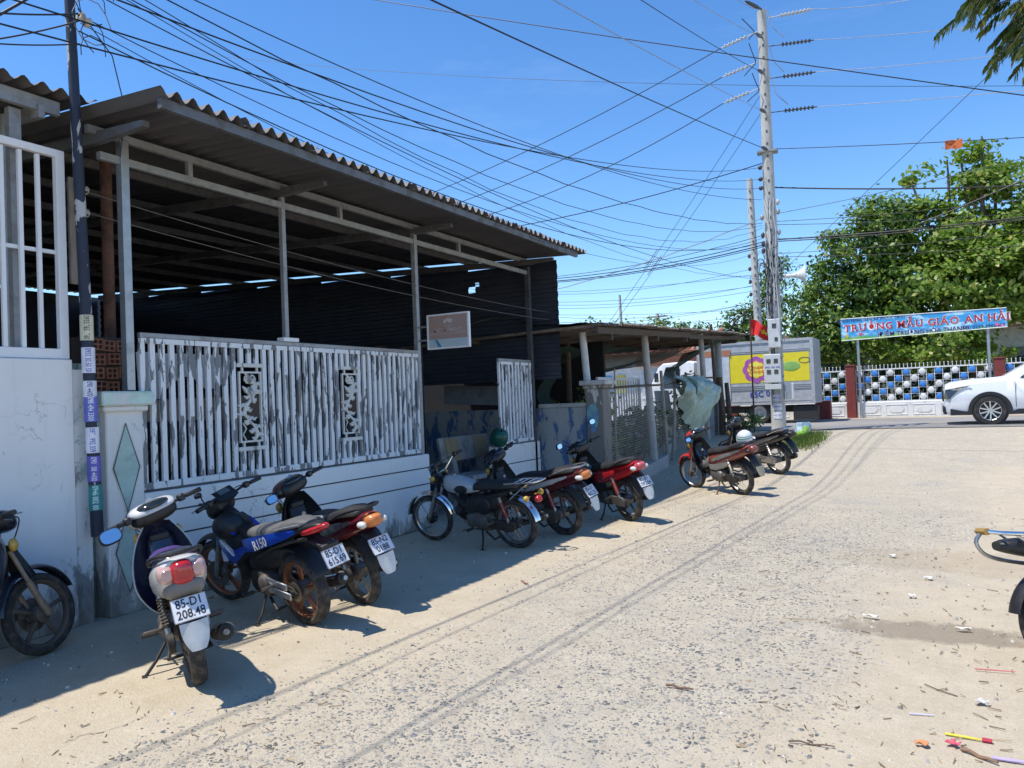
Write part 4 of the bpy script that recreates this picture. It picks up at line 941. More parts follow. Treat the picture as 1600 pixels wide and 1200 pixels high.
m = MB(); m.add([(bx0, by, lo(bx0)), (bx1, by, lo(bx1)), (bx1, by, hi(bx1)), (bx0, by, hi(bx0)), (bx0, by+.04, lo(bx0)), (bx1, by+.04, lo(bx1)), (bx1, by+.04, hi(bx1)), (bx0, by+.04, hi(bx0))], [(0,1,2,3),(5,4,7,6),(1,0,4,5),(2,1,5,6),(3,2,6,7),(0,3,7,4)]); m.build('panel', bb.m, bnr)
m = MB(); m.tube([(bx0, by-.006, lo(bx0)), (bx1, by-.006, lo(bx1)), (bx1, by-.006, hi(bx1)), (bx0, by-.006, hi(bx0))], .014, 5, closed=True); m.build('edge_trim', FWH, bnr)
for x in (-2.17, 1.74):
    m = MB(); m.tube([(x, by+.08, GZ), (x, by+.08, hi(x)-.05)], .045, 12); m.build('post', GALV, bnr, 40)
sl_ = math.atan2((hi(bx1)+lo(bx1))/2-(hi(bx0)+lo(bx0))/2, bx1-bx0); ux, uz = Vector((math.cos(sl_), 0, math.sin(sl_))), Vector((-math.sin(sl_), 0, math.cos(sl_)))
RED = pm('banner_red', (.52,.02,.03), .5); NAVY = pm('banner_navy', (.02,.03,.16), .5); WH = pm('banner_white', (.80,.80,.80), .5)
def serif_text(m, st, size, c, bold, pad, grow=0):
    """big letters with slab serifs, laid out one by one"""
    feet = dict(T=([.5],[]), R=([.12,.92],[.12]), N=([.12],[.12,.88]), M=([.1,.9],[.1,.9]), U=([],[.12,.88]), I=([.5],[.5]), H=([.13,.87],[.13,.87]), A=([.06,.94],[]), G=([],[]), O=([],[]))
    base = {'Ư':'U','Ờ':'O','Ẫ':'A','Á':'A','Ả':'A'}
    x = 0; items = []
    for ch in st:
        if ch == ' ': x += .34; continue
        vs, fs = text_geo(ch, bold, 0, 'LEFT'); x0 = min(v[0] for v in vs); x1 = max(v[0] for v in vs); items.append((ch, vs, fs, x-x0, x, x+x1-x0)); x += x1-x0+pad
    W_ = x-pad; cap = text_geo('H', bold, 0, 'LEFT')[0]; yb, yt = min(v[1] for v in cap), max(v[1] for v in cap)
    yref = min(v[1] for v in cap)
    for ch, vs, fs, dx, xa, xb in items:
        L_ = base.get(ch, ch); dy = 0
        low = min(v[1] for v in vs)
        P = lambda a, b, d=0: tuple(Vector(c)+ux*((a-W_/2)*size)+uz*(b*size)-Vector((0, d, 0)))
        m.add([P(a+dx, b) for a, b, _ in vs], fs)
        t, hw = .045, .12
        for fx in feet.get(L_, ([],[]))[0]:
            q = xa+fx*((xb if ch != 'Ư' else xa+.62)-xa); m.add([P(q-hw-grow, yb-grow), P(q+hw+grow, yb-grow), P(q+hw+grow, yb+t+grow), P(q-hw-grow, yb+t+grow)], [(0,1,2,3)])
        for fx in feet.get(L_, ([],[]))[1]:
            q = xa+fx*((xb if ch != 'Ư' else xa+.62)-xa); m.add([P(q-hw-grow, yt-t-grow), P(q+hw+grow, yt-t-grow), P(q+hw+grow, yt+grow), P(q-hw-grow, yt+grow)], [(0,1,2,3)])
mid = lambda f: Vector((-.12, by, 3.695+f))
m = MB(); serif_text(m, 'TRƯỜNG MẪU GIÁO AN HẢI', .325, mid(.03)-Vector((0,.006,0)), .05, .10, .03); m.build('lettering_outline', WH, bnr)
m = MB(); serif_text(m, 'TRƯỜNG MẪU GIÁO AN HẢI', .325, mid(.03)-Vector((0,.010,0)), .018, .164); m.build('lettering', RED, bnr)
TM = lambda x, z, d=.008: basis((x, by-d, z), ux, uz)
m = MB(); m.text('ỦY BAN NHÂN DÂN XÃ PHƯỚC DINH', .125, TM(-1.75, 3.985), bold=.008); m.build('lettering', NAVY, bnr)
m = MB(); m.text('(ĐIỂM TRƯỜNG HÒA THẠNH)', .20, TM(-.15, 3.445, .006), bold=.045); m.build('lettering_outline', WH, bnr)
m = MB(); m.text('(ĐIỂM TRƯỜNG HÒA THẠNH)', .20, TM(-.15, 3.445, .010), bold=.018); m.build('lettering', NAVY, bnr)
m = MB(); m.text('ĐT: 0259.3966467', .16, TM(1.62, 3.47), bold=.008); m.build('lettering', NAVY, bnr)
for x, z, c in ((-2.5, 3.45, (.75,.5,.03)), (-2.05, 3.5, (.7,.12,.2)), (2.0, 3.5, (.7,.15,.35)), (2.15, 3.44, (.7,.25,.4))):
    m = MB(); M_ = TM(x, z); m.prism([((.055+.025*math.cos(5*a))*math.cos(a), (.055+.025*math.cos(5*a))*math.sin(a)) for a in [k*math.pi/15 for k in range(30)]], .004, M=M_); m.build('printed_flower', pm('print_%.2f' % x, c, .5), bnr)
# ground strip with debris at the school fence foot
struct(sheet('dirt_verge', lin(-30,30,40), lin(28.6,29.8,3), .006, MT['dirt']), 'sandy verge at the foot of the school fence')
# school building behind trees (pale blue wall, windows)
bl = thing('school_building', 'pale school building seen in gaps behind the trees', 'building', (0, 42, .5))
m = MB(); m.box((1, 43, 2.3), (24, 4, 3.6)); m.build('wall', pm('pale_aqua_wall', (.52,.60,.60), .8, dirt=(.4,.46,.46)), bl)
m = MB(); m.box((1, 42.6, 4.2), (25, 6, .25)); m.build('roof', pm('roof_tile_grey', (.30,.22,.18), .9), bl)
for k in range(9):
    m = MB(); m.box((-9.5+2.6*k, 40.98, 2.5), (1.3, .06, 1.3)); m.build('window', pm('window_dark', (.03,.05,.06), .2), bl)
dk = mat_leaf('hedge_leaf', (.015,.035,.012), (.05,.09,.025))
rng = np.random.default_rng(12)
P, D = crown_points([((x, 36.5, 1.6), (1.5, .9, 1.4)) for x in np.arange(-7, 11, 2.0)], 15000, rng, 500, .22); v, q = leaf_quads(P, D, .16, .6, rng)
tag(bulk('hedge', v, q, dk), 'dark hedge mass behind the school fence', None, kind='stuff')

# ================================================================== TRUCK
tk_ = thing('delivery_truck', 'grey and yellow box truck with sweets advertisement parked by the school fence', 'truck', (-5.5, 27.5, GZ))
ty0, ty1 = 26.5, 28.35; tg = GZ
TG = pm('truck_grey', (.42,.43,.44), .5, .2, dirt=(.33,.33,.33), da=(.55,.8)); TY = pm('truck_yellow', (.75,.62,.03), .45, var=.05); TW = pm('truck_white', (.75,.76,.77), .35, var=.04, dirt=(.6,.58,.55)); TK = pm('chassis_black', (.02,.02,.022), .7); GLASS = pm('dark_glass', (.015,.022,.026), .06, spec=.8, var=.02)
rx0, rx1 = -7.05, -3.27; zb, zt = 1.18, 3.32
m = MB(); m.box(((rx0+rx1)/2, (ty0+ty1)/2, (zb+zt)/2), (rx1-rx0, ty1-ty0, zt-zb), b=.012); bx = m.build('cargo_box', TG, tk_)
m = MB(); m.box(((rx0+rx1)/2-.03, ty0-.004, 2.40), (rx1-rx0-.22, .008, .94)); m.build('yellow_panel', TY, bx)
for z in (1.82, 1.76, 1.70, 2.93, 2.98, 1.30):
    m = MB(); m.box(((rx0+rx1)/2, ty0-.012, z), (rx1-rx0-.16, .02, .022)); m.build('rib', TG, bx)
for x in (rx0+.04, rx1-.05):
    m = MB(); m.box((x, ty0-.012, (zb+zt)/2), (.10, .03, zt-zb-.002)); m.build('corner_post', TG, bx)
m = MB(); m.box(((rx0+rx1)/2, ty0-.014, zt-.04), (rx1-rx0-.21, .03, .09)); m.build('top_rail', TG, bx)
m = MB(); m.box(((rx0+rx1)/2, ty0-.014, zb+.04), (rx1-rx0-.21, .03, .08)); m.build('bottom_rail', TG, bx)
m = MB(); m.box((-6.38, ty0-.02, 2.15), (.85, .02, 1.5)); m.build('side_door', pm('pale_door', (.50,.54,.58), .5), bx)
m = MB(); m.box((-6.38, ty0-.024, 2.97), (.95, .03, .20)); m.build('orange_board', pm('orange_board', (.38,.16,.09), .8), bx)
def flower(m, r0, amp, n, c, d):
    m.prism([((r0+amp*abs(math.cos(n*a/2)))*math.cos(a), (r0+amp*abs(math.cos(n*a/2)))*math.sin(a)) for a in [k*2*math.pi/80 for k in range(80)]], .004, M=basis((c[0], ty0-d, c[1]), (1,0,0), (0,0,1)))
lc = (-5.08, 2.36)
m = MB(); flower(m, .40, .05, 8, lc, .011); m.build('logo_violet', pm('logo_violet', (.36,.10,.38), .5), bx)
m = MB(); flower(m, .265, .04, 8, lc, .015); m.build('logo_orange', pm('logo_orange', (.75,.22,.03), .5), bx)
m = MB(); flower(m, .240, .04, 8, lc, .019); m.build('logo_yellow', pm('logo_yellow', (.80,.70,.10), .5), bx)
LM = lambda x, z, d: basis((x, ty0-d, z), (math.cos(.08),0,math.sin(.08)), (-math.sin(.08),0,math.cos(.08)))
m = MB(); m.text('Chupa', .18, LM(-5.09, 2.43, .023), bold=.02); m.text('Chups', .18, LM(-5.07, 2.29, .023), bold=.02); m.build('logo_lettering', pm('logo_red', (.60,.07,.02), .5), bx)
m = MB(); m.ball((-3.98, ty0-.012, 2.42), (.30,.012,.16), 20); m.build('logo_lolly', pm('lolly_green', (.25,.45,.12), .5), bx)
m = MB(); m.tube([(-3.55+.17*math.cos(a), ty0-.012, 2.60+.09*math.sin(a)) for a in [k*math.pi/12 for k in range(24)]], .008, 5, closed=True); m.build('logo_bubble', NAVY, bx)
m = MB(); m.text('85C 00', .26, LM(-4.93, 1.53, .012), bold=.02); m.build('plate_lettering', pm('truck_ink', (.03,.06,.30), .5), bx)
# cab
def cabring(x, w, z0, zb_, z1, wt): return [(x, (ty0+ty1)/2-w, z0), (x, (ty0+ty1)/2-w, zb_), (x, (ty0+ty1)/2-wt, z1-.05), (x, (ty0+ty1)/2-wt+.08, z1), (x, (ty0+ty1)/2+wt-.08, z1), (x, (ty0+ty1)/2+wt, z1-.05), (x, (ty0+ty1)/2+w, zb_), (x, (ty0+ty1)/2+w, z0)]
m = MB(); m.loft([cabring(x, w, z0, zbb, z1, wt) for x, w, z0, zbb, z1, wt in ((-8.95,.78,.95,1.72,1.76,.72),(-8.9,.84,.92,1.75,1.85,.76),(-8.55,.86,.92,1.8,2.60,.74),(-8.35,.87,.92,1.8,2.76,.74),(-7.35,.87,.95,1.8,2.80,.76),(-7.22,.86,.95,1.8,2.74,.76))]); cb = m.build('cab', TW, tk_, 30)
m = MB(); m.add([(-8.45, ty0+.055, 1.86), (-7.72, ty0+.05, 1.86), (-7.72, ty0+.115, 2.62), (-8.22, ty0+.115, 2.62)], [(0,1,2,3)]); m.build('side_window', GLASS, cb)
m = MB(); m.add([(-8.935, ty0+.18, 1.80), (-8.935, ty1-.18, 1.80), (-8.575, ty1-.22, 2.56), (-8.575, ty0+.22, 2.56)], [(0,3,2,1)]); m.build('windscreen', GLASS, cb)
m = MB(); m.bar((-8.5, ty0-.12, 2.1), (-8.5, ty0-.12, 2.42), .04, .14); m.build('mirror', TK, cb)
m = MB(); m.box((-6, (ty0+ty1)/2, 1.02), (5.2, .8, .22)); m.build('chassis', TK, tk_)
m = MB(); m.box((-3.6, ty0+.3, .88), (.75, .5, .45)); m.build('rear_bumper', TK, tk_)
def simple_wheel(m_parent, c, r, w, tyre, rimm, name='wheel'):
    m = MB(); M_ = Matrix.Translation(c) @ Euler((rad(90),0,0)).to_matrix().to_4x4()
    m.lathe([(r*.6,-w/2),(r*.93,-w/2),(r,-w*.32),(r,w*.32),(r*.93,w/2),(r*.6,w/2)], 28, M=M_); o = m.build(name, tyre, m_parent, 40)
    m = MB(); m.lathe([(0,w*.1),(r*.2,w*.3),(r*.3,w*.15),(r*.5,w*.25),(r*.61,w*.48)], 20, M=M_); m.build('rim', rimm, o, 40); return o
TYRE = pm('tyre_rubber', (.022,.022,.023), .85, var=.2, dirt=(.10,.085,.065), da=(.5,.75), bump=.3, bscale=90)
for x in (-5.05, -8.25):
    for y in (ty0+.18, ty1-.18): simple_wheel(tk_, (x, y, GZ+.37), .37, .22, TYRE, TG)
# red concrete block and gate bits behind pole
m = MB(); m.box((-3.35, 29.2, GZ+.33), (.5, .5, .66), b=.02); tag(m.build('red_block', REDP), 'low dark red block at the tail of the truck', 'block')

# ================================================================== WHITE SUV
sv = thing('white_car', 'white compact SUV with black wheel arch cladding driving past the school fence', 'car', (3, 25.8, GZ))
SVW = pm('car_white', (.80,.81,.82), .25, var=.03, coat=.6); CLAD = pm('car_black', (.016,.016,.018), .6); 
cy, gx = 25.85, .42            # centre line, nose x
def srx(x, w, zlo, zbelt, zroof, wr, cr=.06):
    """body ring at x: sill, belt, shoulder and roof"""
    return [(gx+x, cy+s*a, GZ+z) for s, seq in ((-1, [(w*.93,zlo),(w,zlo+.12),(w*1.0,zbelt*.72),(w*.97,zbelt),(wr,zroof-.04),(wr*.82,zroof)]), (1, [(wr*.82,zroof),(wr,zroof-.04),(w*.97,zbelt),(w,zbelt*.72),(w,zlo+.12),(w*.93,zlo)])) for a, z in seq]
st = [(.0,.66,.30,.78,.88,.58),(.04,.78,.26,.88,.99,.67),(.16,.86,.24,.93,1.045,.72),(.45,.89,.24,.97,1.085,.75),(.9,.90,.25,1.0,1.115,.76),(1.28,.90,.25,1.03,1.14,.76),(1.38,.90,.25,1.03,1.20,.74),(1.75,.90,.25,1.03,1.42,.70),(2.10,.90,.25,1.04,1.60,.66),(2.5,.90,.25,1.04,1.64,.66),(3.4,.90,.25,1.06,1.63,.66),(3.8,.89,.27,1.07,1.56,.64),(4.15,.86,.34,1.05,1.2,.66),(4.3,.78,.40,.95,1.0,.62)]
m = MB(); m.loft([srx(*a) for a in st]); body = m.build('body', SVW, sv, 38)
yl = cy-.905
def sidepanel(name, pts, mt, d=.0): 
    m = MB(); m.prism([(x, z) for x, z in pts], .02, M=basis((gx, yl-d, GZ), (1,0,0), (0,0,1))); return m.build(name, mt, body)
# side glass follows the lean of the cabin
def lean(z): return cy-(.90*.97+(.66-.90*.97)*min(1, max(0, (z-1.04)/(1.60-1.04))))-.012
m = MB(); pts = [(1.55,1.08),(2.35,1.08),(2.35,1.50),(2.2,1.52),(2.02,1.46)]; m.add([(gx+x, lean(z), GZ+z) for x, z in pts], [tuple(range(5))]); m.build('front_door_glass', GLASS, body)
m = MB(); pts = [(2.42,1.08),(3.3,1.10),(3.3,1.48),(2.42,1.51)]; m.add([(gx+x, lean(z), GZ+z) for x, z in pts], [(0,1,2,3)]); m.build('rear_door_glass', GLASS, body)
m = MB(); m.add([(gx+1.36, cy-.66, GZ+1.135), (gx+1.36, cy+.66, GZ+1.135), (gx+2.04, cy+.54, GZ+1.58), (gx+2.04, cy-.54, GZ+1.58)], [(0,3,2,1)]); m.build('windscreen', GLASS, body)
sidepanel('sill_cladding', [(.12,.24),(4.2,.24),(4.2,.40),(3.1,.36),(1.5,.36),(1.38,.30),(.55,.30),(.12,.40)], CLAD, -.006)
wr_ = .335
for wx in (.94, 3.52):
    arc = [(wx+(wr_+.115)*math.cos(a), wr_+(wr_+.115)*math.sin(a)) for a in [math.pi*k/24 for k in range(25)]]; inn = [(wx+(wr_+.035)*math.cos(a), wr_+(wr_+.035)*math.sin(a)) for a in [math.pi*k/24 for k in range(24, -1, -1)]]
    sidepanel('arch_cladding', arc+[(arc[-1][0], .24), (inn[0][0], .24)]+inn+[(inn[-1][0], .24), (arc[0][0], .24)], CLAD, .012)
    m = MB(); m.lathe([(0,0),(wr_+.045,0)], 30, M=Matrix.Translation((gx+wx, yl+.0, GZ+wr_)) @ Euler((rad(90),0,0)).to_matrix().to_4x4()); m.build('wheel_well', CLAD, body)
    for sgn in (-1, 1):
        m = MB(); w = .22; M_ = Matrix.Translation((gx+wx, cy+sgn*.83, GZ+wr_)) @ Euler((rad(90 if sgn < 0 else -90),0,0)).to_matrix().to_4x4()
        m.lathe([(wr_*.66,-w/2),(wr_*.96,-w/2),(wr_,-w*.34),(wr_,w*.34),(wr_*.96,w/2),(wr_*.70,w/2),(wr_*.67,w*.42)], 36, M=M_); o = m.build('wheel', TYRE, sv, 40)
        m = MB(); m.lathe([(0,w*.2),(wr_*.67,w*.16)], 30, M=M_); m.build('rim_dish', CLAD, o)
        m = MB()
        for k in range(5):
            for e in (-.16, .16):
                a = 2*math.pi*k/5+e; a2 = 2*math.pi*k/5+e*2.1
                p0 = M_ @ Vector((.04*math.cos(a), .04*math.sin(a), w*.40)); p1 = M_ @ Vector((wr_*.67*math.cos(a2), wr_*.67*math.sin(a2), w*.44)); m.bar(p0, p1, .03, .03, up=(0,1,0))
        m.lathe([(wr_*.64,w*.42),(wr_*.68,w*.46),(wr_*.70,w*.42)], 30, M=M_); m.lathe([(0,w*.47),(.05,w*.45),(.055,w*.35)], 14, M=M_); m.build('spokes', pm('alloy_silver', (.55,.55,.56), .3, .8, var=.05), o)
# head lamp, grille, mirror, handle
m = MB(); m.add([(gx+.03, cy-.80, GZ+.86), (gx+.58, cy-.905, GZ+.95), (gx+.30, cy-.895, GZ+.84), (gx+.10, cy-.865, GZ+.62), (gx-.01, cy-.77, GZ+.64)], [(0,4,3,2,1)]); m.build('headlight', pm('lamp_dark', (.03,.035,.04), .12, spec=.9), body)
m = MB(); m.bar((gx+.04, cy-.825, GZ+.87), (gx+.56, cy-.91, GZ+.955), .02, .02); m.build('running_light', WH, body)
m = MB(); m.box((gx+.0, cy, GZ+.70), (.06, 1.3, .26), b=.02); m.build('grille', CLAD, body)
m = MB(); m.box((gx+.03, cy, GZ+.36), (.12, 1.5, .20), b=.03); m.build('bumper', CLAD, body)
m = MB(); m.ball((gx+1.72, cy-.99, GZ+1.12), (.09,.10,.075), 14); m.bar((gx+1.74, cy-.9, GZ+1.06), (gx+1.74, cy-.99, GZ+1.08), .04, .03); m.build('mirror', SVW, body, 60)
for x in (2.38, 1.46, 3.36):
    m = MB(); m.box((gx+x, yl+.0005, GZ+.72), (.008, .012, .62)); m.build('door_seam', CLAD, body)
for x in (2.15, 3.1):
    m = MB(); m.box((gx+x, yl-.012, GZ+.93), (.18, .03, .03), b=.008); m.build('door_handle', SVW, body)

sv.scale = (1.08, 1.08, 1.08); sv.location = (3.09, 24.0, GZ)
# ================================================================== UTILITY POLES
PC = pm('pole_concrete', (.46,.455,.43), .85, var=.12, scale=3, dirt=(.30,.29,.27), da=(.52,.7), stretch=(2,2,.6), bump=.3)
PBX, PBY = -3.52, 21.0
up = thing('concrete_pole', 'tall pale concrete utility pole with meter boxes and tangled cables', 'utility pole', (PBX, PBY, .5))
top = ony(1190, 18, 21.0); ptop = Vector((top.x, top.y, top.z)); pbot = Vector((PBX, PBY, .45))
def pole_at(z): return pbot.lerp(ptop, (z-pbot.z)/(ptop.z-pbot.z))
def zpix(py): # height on the pole seen at this pixel row
    lo_, hi_ = pbot.z, ptop.z
    for _ in range(40):
        mdl = (lo_+hi_)/2; v = pole_at(mdl)-EYE; yy = 600-1202*v.dot(CU)/v.dot(CF)
        if yy > py: lo_ = mdl
        else: hi_ = mdl
    return (lo_+hi_)/2
m = MB(); m.tube([pbot, pbot.lerp(ptop, .35), pbot.lerp(ptop, .7), ptop], [.19,.165,.14,.115], 20); m.build('shaft', PC, up, 40)
toe = (EYE-pbot); toe.z = 0; toe.normalize()
sl0 = None
for k in range(26):
    z = 2.9+k*(ptop.z-3.2)/26; p = pole_at(z); r = .19-.075*(z-pbot.z)/(ptop.z-pbot.z)
    if sl0 is None: q = MB(); q.box((0,0,0), (.03,.045,.07)); sl0 = q.build('slot', pm('slot_shadow', (.10,.10,.10), .9), up, local=True); o = sl0
    else: o = copy_of(sl0, up)
    o.location = p+toe*(r-.008)-OFF[up.name]; o.rotation_euler = (0, 0, math.atan2(toe.y, toe.x))
side = Vector((0,0,1)).cross(toe)      # to the right as seen from the alley
def on_pole(z, out, lat): return pole_at(z)+toe*out+side*lat
MBX = pm('meter_box', (.62,.63,.62), .5, dirt=(.45,.45,.44), var=.06); MWIN = pm('meter_window', (.03,.035,.04), .15)
def frame_at(z, out, lat): p = on_pole(z, out, lat); return Matrix(((toe.x, side.x, 0, p.x), (toe.y, side.y, 0, p.y), (0, 0, 1, p.z), (0,0,0,1)))
for za, zb_, w, lat, wins in ((zpix(544), zpix(500), .30, -.02, [(.0,.22,.10,.12),(.04,-.18,.08,.10)]), (zpix(598), zpix(554), .42, -.10, [(-.09,.22,.10,.11),(.09,.22,.10,.11),(-.09,-.10,.10,.11),(.09,-.10,.10,.11)])):
    m = MB(); m.M = frame_at((za+zb_)/2, .27, lat); h = zb_-za; m.box((0,0,0), (.18, w, h), b=.015); o = m.build('meter_box', MBX, up)
    for yw, zw, ww, wh in wins:
        m = MB(); m.M = frame_at((za+zb_)/2, .27, lat); m.box((.092, yw, zw*h/.85), (.01, ww, wh)); m.build('meter_window', MWIN, o)
    if len(wins) > 2:
        m = MB(); m.M = frame_at((za+zb_)/2, .27, lat); m.box((.0, 0, -h/2-.10), (.16, w*.96, .14), b=.01); m.build('lower_box', MBX, o)
        m = MB(); m.M = frame_at((za+zb_)/2, .27, lat) @ basis((.094, 0, .03), (0,1,0), (0,0,1)); m.text('0933 305 050', .065, Matrix.Identity(4), bold=.01); m.build('lettering', pm('ink_blue', (.03,.05,.4), .5), o)
m = MB(); m.M = frame_at(zpix(612), .1, .30); m.box((0,0,0), (.14,.20,.42), b=.01); m.build('side_box', MBX, up)
for z, c, tx in ((1.45, (.62,.60,.70), '0933 30 50'), (1.22, (.70,.70,.74), '098 494'), (1.72, (.25,.55,.50), '0946'), (1.0, (.66,.66,.70), '0971 992')):
    p = pole_at(z); a0 = math.atan2(toe.y, toe.x); m = MB(); m.lathe([(.195,-.09),(.195,.09)], 10, M=Matrix.Translation(p), a0=a0-.7, a1=a0+.5); s_ = m.build('sticker', pm('pole_sticker_%d' % int(z*100), c, .6), up, 60)
    m = MB(); m.M = frame_at(z, .199, -.02) @ basis((0,0,0), (0,1,0), (0,0,1)); m.text(tx, .05, Matrix.Identity(4), bold=.01); m.build('lettering', MT['ink_blue'], s_)
# loudspeaker
ls = thing('loudspeaker', 'white horn loudspeaker fixed to the concrete pole', 'loudspeaker', on_pole(zpix(432), .1, .3))
pz = on_pole(zpix(434), .1, .28); M_ = basis(pz, (0,0,1), toe*.35*-1+toe*0+Vector((0,0,0))+toe.cross(Vector((0,0,1)))*0+toe*.0+toe*1.0, side)
M_ = Matrix.Translation(pz) @ side.to_track_quat('Z', 'Y').to_matrix().to_4x4()
m = MB(); m.lathe([(.0,0),(.06,0),(.06,.14),(.045,.15),(.055,.22),(.09,.34),(.15,.44),(.235,.50),(.245,.51),(.235,.52),(.15,.46)], 24, M=M_); m.build('horn', pm('horn_white', (.70,.70,.69), .5, dirt=(.5,.5,.48)), ls, 40)
m = MB(); m.bar(on_pole(zpix(434), .1, .1), pz, .05, .05); m.build('bracket', GALVD, ls)
# insulators and cross hardware
INS = pm('insulator_dark', (.06,.055,.055), .35); INSL = pm('insulator_pale', (.45,.44,.42), .4)
def insul_string(a, b, mt, n=7, r=.055, name='insulator'):
    a, b = Vector(a), Vector(b); d = (b-a); L_ = d.length; M_ = Matrix.Translation(a) @ d.to_track_quat('Z', 'Y').to_matrix().to_4x4()
    prof = [(.012, 0), (.012, L_*.3)]
    for k in range(n):
        h = L_*(.3+.65*k/n); prof += [(.018, h), (r, h+L_*.02), (r*.9, h+L_*.045), (.018, h+L_*.05)]
    prof += [(.012, L_)]
    m = MB(); m.lathe(prof, 10, M=M_); return m.build(name, mt, up, 30)
CAB = []
def cable(a, b, r, sag, label, group, mt=None, name='overhead_cable', n=26, wig=0):
    pts = sagline(a, b, sag, n)
    if wig: pts = [p+Vector((0, wig*math.sin(i*1.9), wig*math.cos(i*2.3))) for i, p in enumerate(pts)]
    m = MB(); m.tube(pts, r*.74, 5); o = m.build(name, mt or BLACKW, smooth=60); tag(o, label, 'cable', group); return o
def ext(a, b, k): a, b = Vector(a), Vector(b); return a+(b-a)*k
PALEC = pm('bare_aluminium', (.42,.43,.45), .4, .6)
# --- high voltage towards the right along the main road
for py0, (qx, qy), z_ in ((30, (1340,0), None), (74, (1511,29), None), (124, (1561,72), None), (177, (1600,126), None)):
    a = on_pole(zpix(py0), 0, .12); q = ony(qx, qy, 21.0); e = ext(a, q, 2.6); t = (Vector(e)-a).normalized()
    insul_string(a, a+t*1.15, INS if py0 > 60 else INSL, 8); cable(a+t*1.15, e, .011, .25, 'bare pale power line leaving the pole top towards the trees', 'power lines above the trees', PALEC)
# --- high voltage to the left behind the shed
for py0, (qx, qy) in ((70, (649,291)), (117, (704,300)), (158, (802,300))):
    a = on_pole(zpix(py0-22), 0, -.12); q = ony(qx, qy, 21.6); e = ext(a, q, 1.5); t = (Vector(e)-a).normalized()
    insul_string(a, a+t*1.0, INSL, 6, .06); cable(a+t*1.0, e, .016, .5, 'black power line from the pole top down behind the shed roof', 'power lines behind the shed')
# --- lines running over the alley towards the viewer
for py0, (qx, qy) in ((18, (1161,0)), (62, (1095,0)), (118, (1015,0)), (178, (885,0)), (236, (707,0))):
    a = on_pole(zpix(py0), .12, 0); q = onx(qx, qy, -3.75); e = ext(a, q, 1.6)
    cable(a, e, .010 if py0 < 200 else .012, .10, 'line running from the concrete pole high over the alley', 'lines high over the alley', PALEC if py0 < 200 and py0 != 118 else BLACKW)
    t = (Vector(e)-a).normalized(); m = MB(); m.tube([a, a+t*.25, a+t*.6, a+t*.75], [.02,.05,.045,.015], 8); m.build('line_clamp', INS, up, 50)
# --- jumpers on the pole
for ya, yb, la, lb in ((30, 62, -.5, -.35), (70, 117, -.35, -.5), (117, 158, -.3, -.45), (20, 70, .1, .55), (70, 122, .1, .5), (122, 172, .12, .55)):
    p0, p1 = on_pole(zpix(ya), .25, la), on_pole(zpix(yb), .15, lb); mid_ = (p0+p1)/2+side*(.22 if la < 0 else -.05)+Vector((0,0,-.12))
    m = MB(); m.tube(smoothst([tuple(p0), tuple(p0.lerp(mid_, .6)+Vector((0,0,.02))), tuple(mid_), tuple(p1.lerp(mid_, .4)), tuple(p1)], 5), .012, 6); m.build('jumper', BLACKW if la < 0 else PALEC, up, 60)
# --- three parallel alley cables and the thick bundle from the old dark pole
for py0, (qx, qy) in ((262, (176,0)), (280, (267,0)), (294, (376,0))):
    a = on_pole(zpix(py0), .1, -.2); 
    q = onx(qx, qy, -4.55 if qx < 300 else -4.35); cable(a, ext(a, q, 1.25), .008, .55, 'one of three parallel black cables over the alley', 'three parallel alley cables')
    m = MB(); m.ball(a, .06, 8); m.build('insulator', INS, up, 60)
lpz = lambda z, d=(0,0): pb.lerp(pt, z/5.6)+Vector((d[0]+.1, d[1], 0))
a = on_pole(zpix(312), .1, -.2); cable(a, lpz(5.42), .008, .5, 'thin black cable between the dark pole and the concrete pole', 'cables between dark and concrete poles')
for py0, zz_, r, sg_, wig in ((349, 5.33, .009, .62, .012), (352, 5.22, .007, .86, .008), (356, 5.28, .006, 1.1, .015), (380, 4.86, .006, .80, 0), (390, 4.80, .005, 1.05, 0), (437, 5.1, .007, .50, 0), (430, 5.2, .005, .75, .01)):
    a = on_pole(zpix(py0), .1, -.2); cable(a, lpz(zz_, (random.uniform(-.02,.05), random.uniform(-.05,.05))), r, sg_, 'black cable drooping between the dark pole and the concrete pole', 'cables between dark and concrete poles', wig=wig)
# continuing to the left out of the picture
for zz_, qx, qy, r in ((5.38,0,-40,.016),(5.33,0,-10,.018),(5.22,0,10,.016),(4.86,0,8,.010),(4.8,0,48,.009),(4.62,0,56,.008)):
    a = lpz(zz_); q = onx(qx, qy, -5.75); cable(a, ext(a, q, 2.5), r, .06, 'black cable running left from the dark pole over the grille roof', 'cables left of the dark pole')
cable(lpz(4.72), on_pole(zpix(372), .1, -.2), .008, .9, 'thin black cable between the dark pole and the concrete pole', 'cables between dark and concrete poles')
# loops and loose ends at the dark pole
for k in range(6):
    p = lpz(5.3-.12*k); m = MB(); rr = random.uniform(.08,.2); m.tube([p+Vector((random.uniform(-.02,.02), .12+rr*math.cos(t*.6), -.1+rr*1.2*math.sin(t*.6))) for t in range(random.randint(6,11))], .004, 5); m.build('loose_wire', BLACKW if k % 3 else PALEWIRE, lp)
p = lpz(4.9); m = MB(); m.tube([p, p+Vector((.05,.25,-.3)), p+Vector((.05,.35,-.7)), p+Vector((0,.33,-1.1))], .005, 5); m.build('loose_wire', BLACKW, lp)
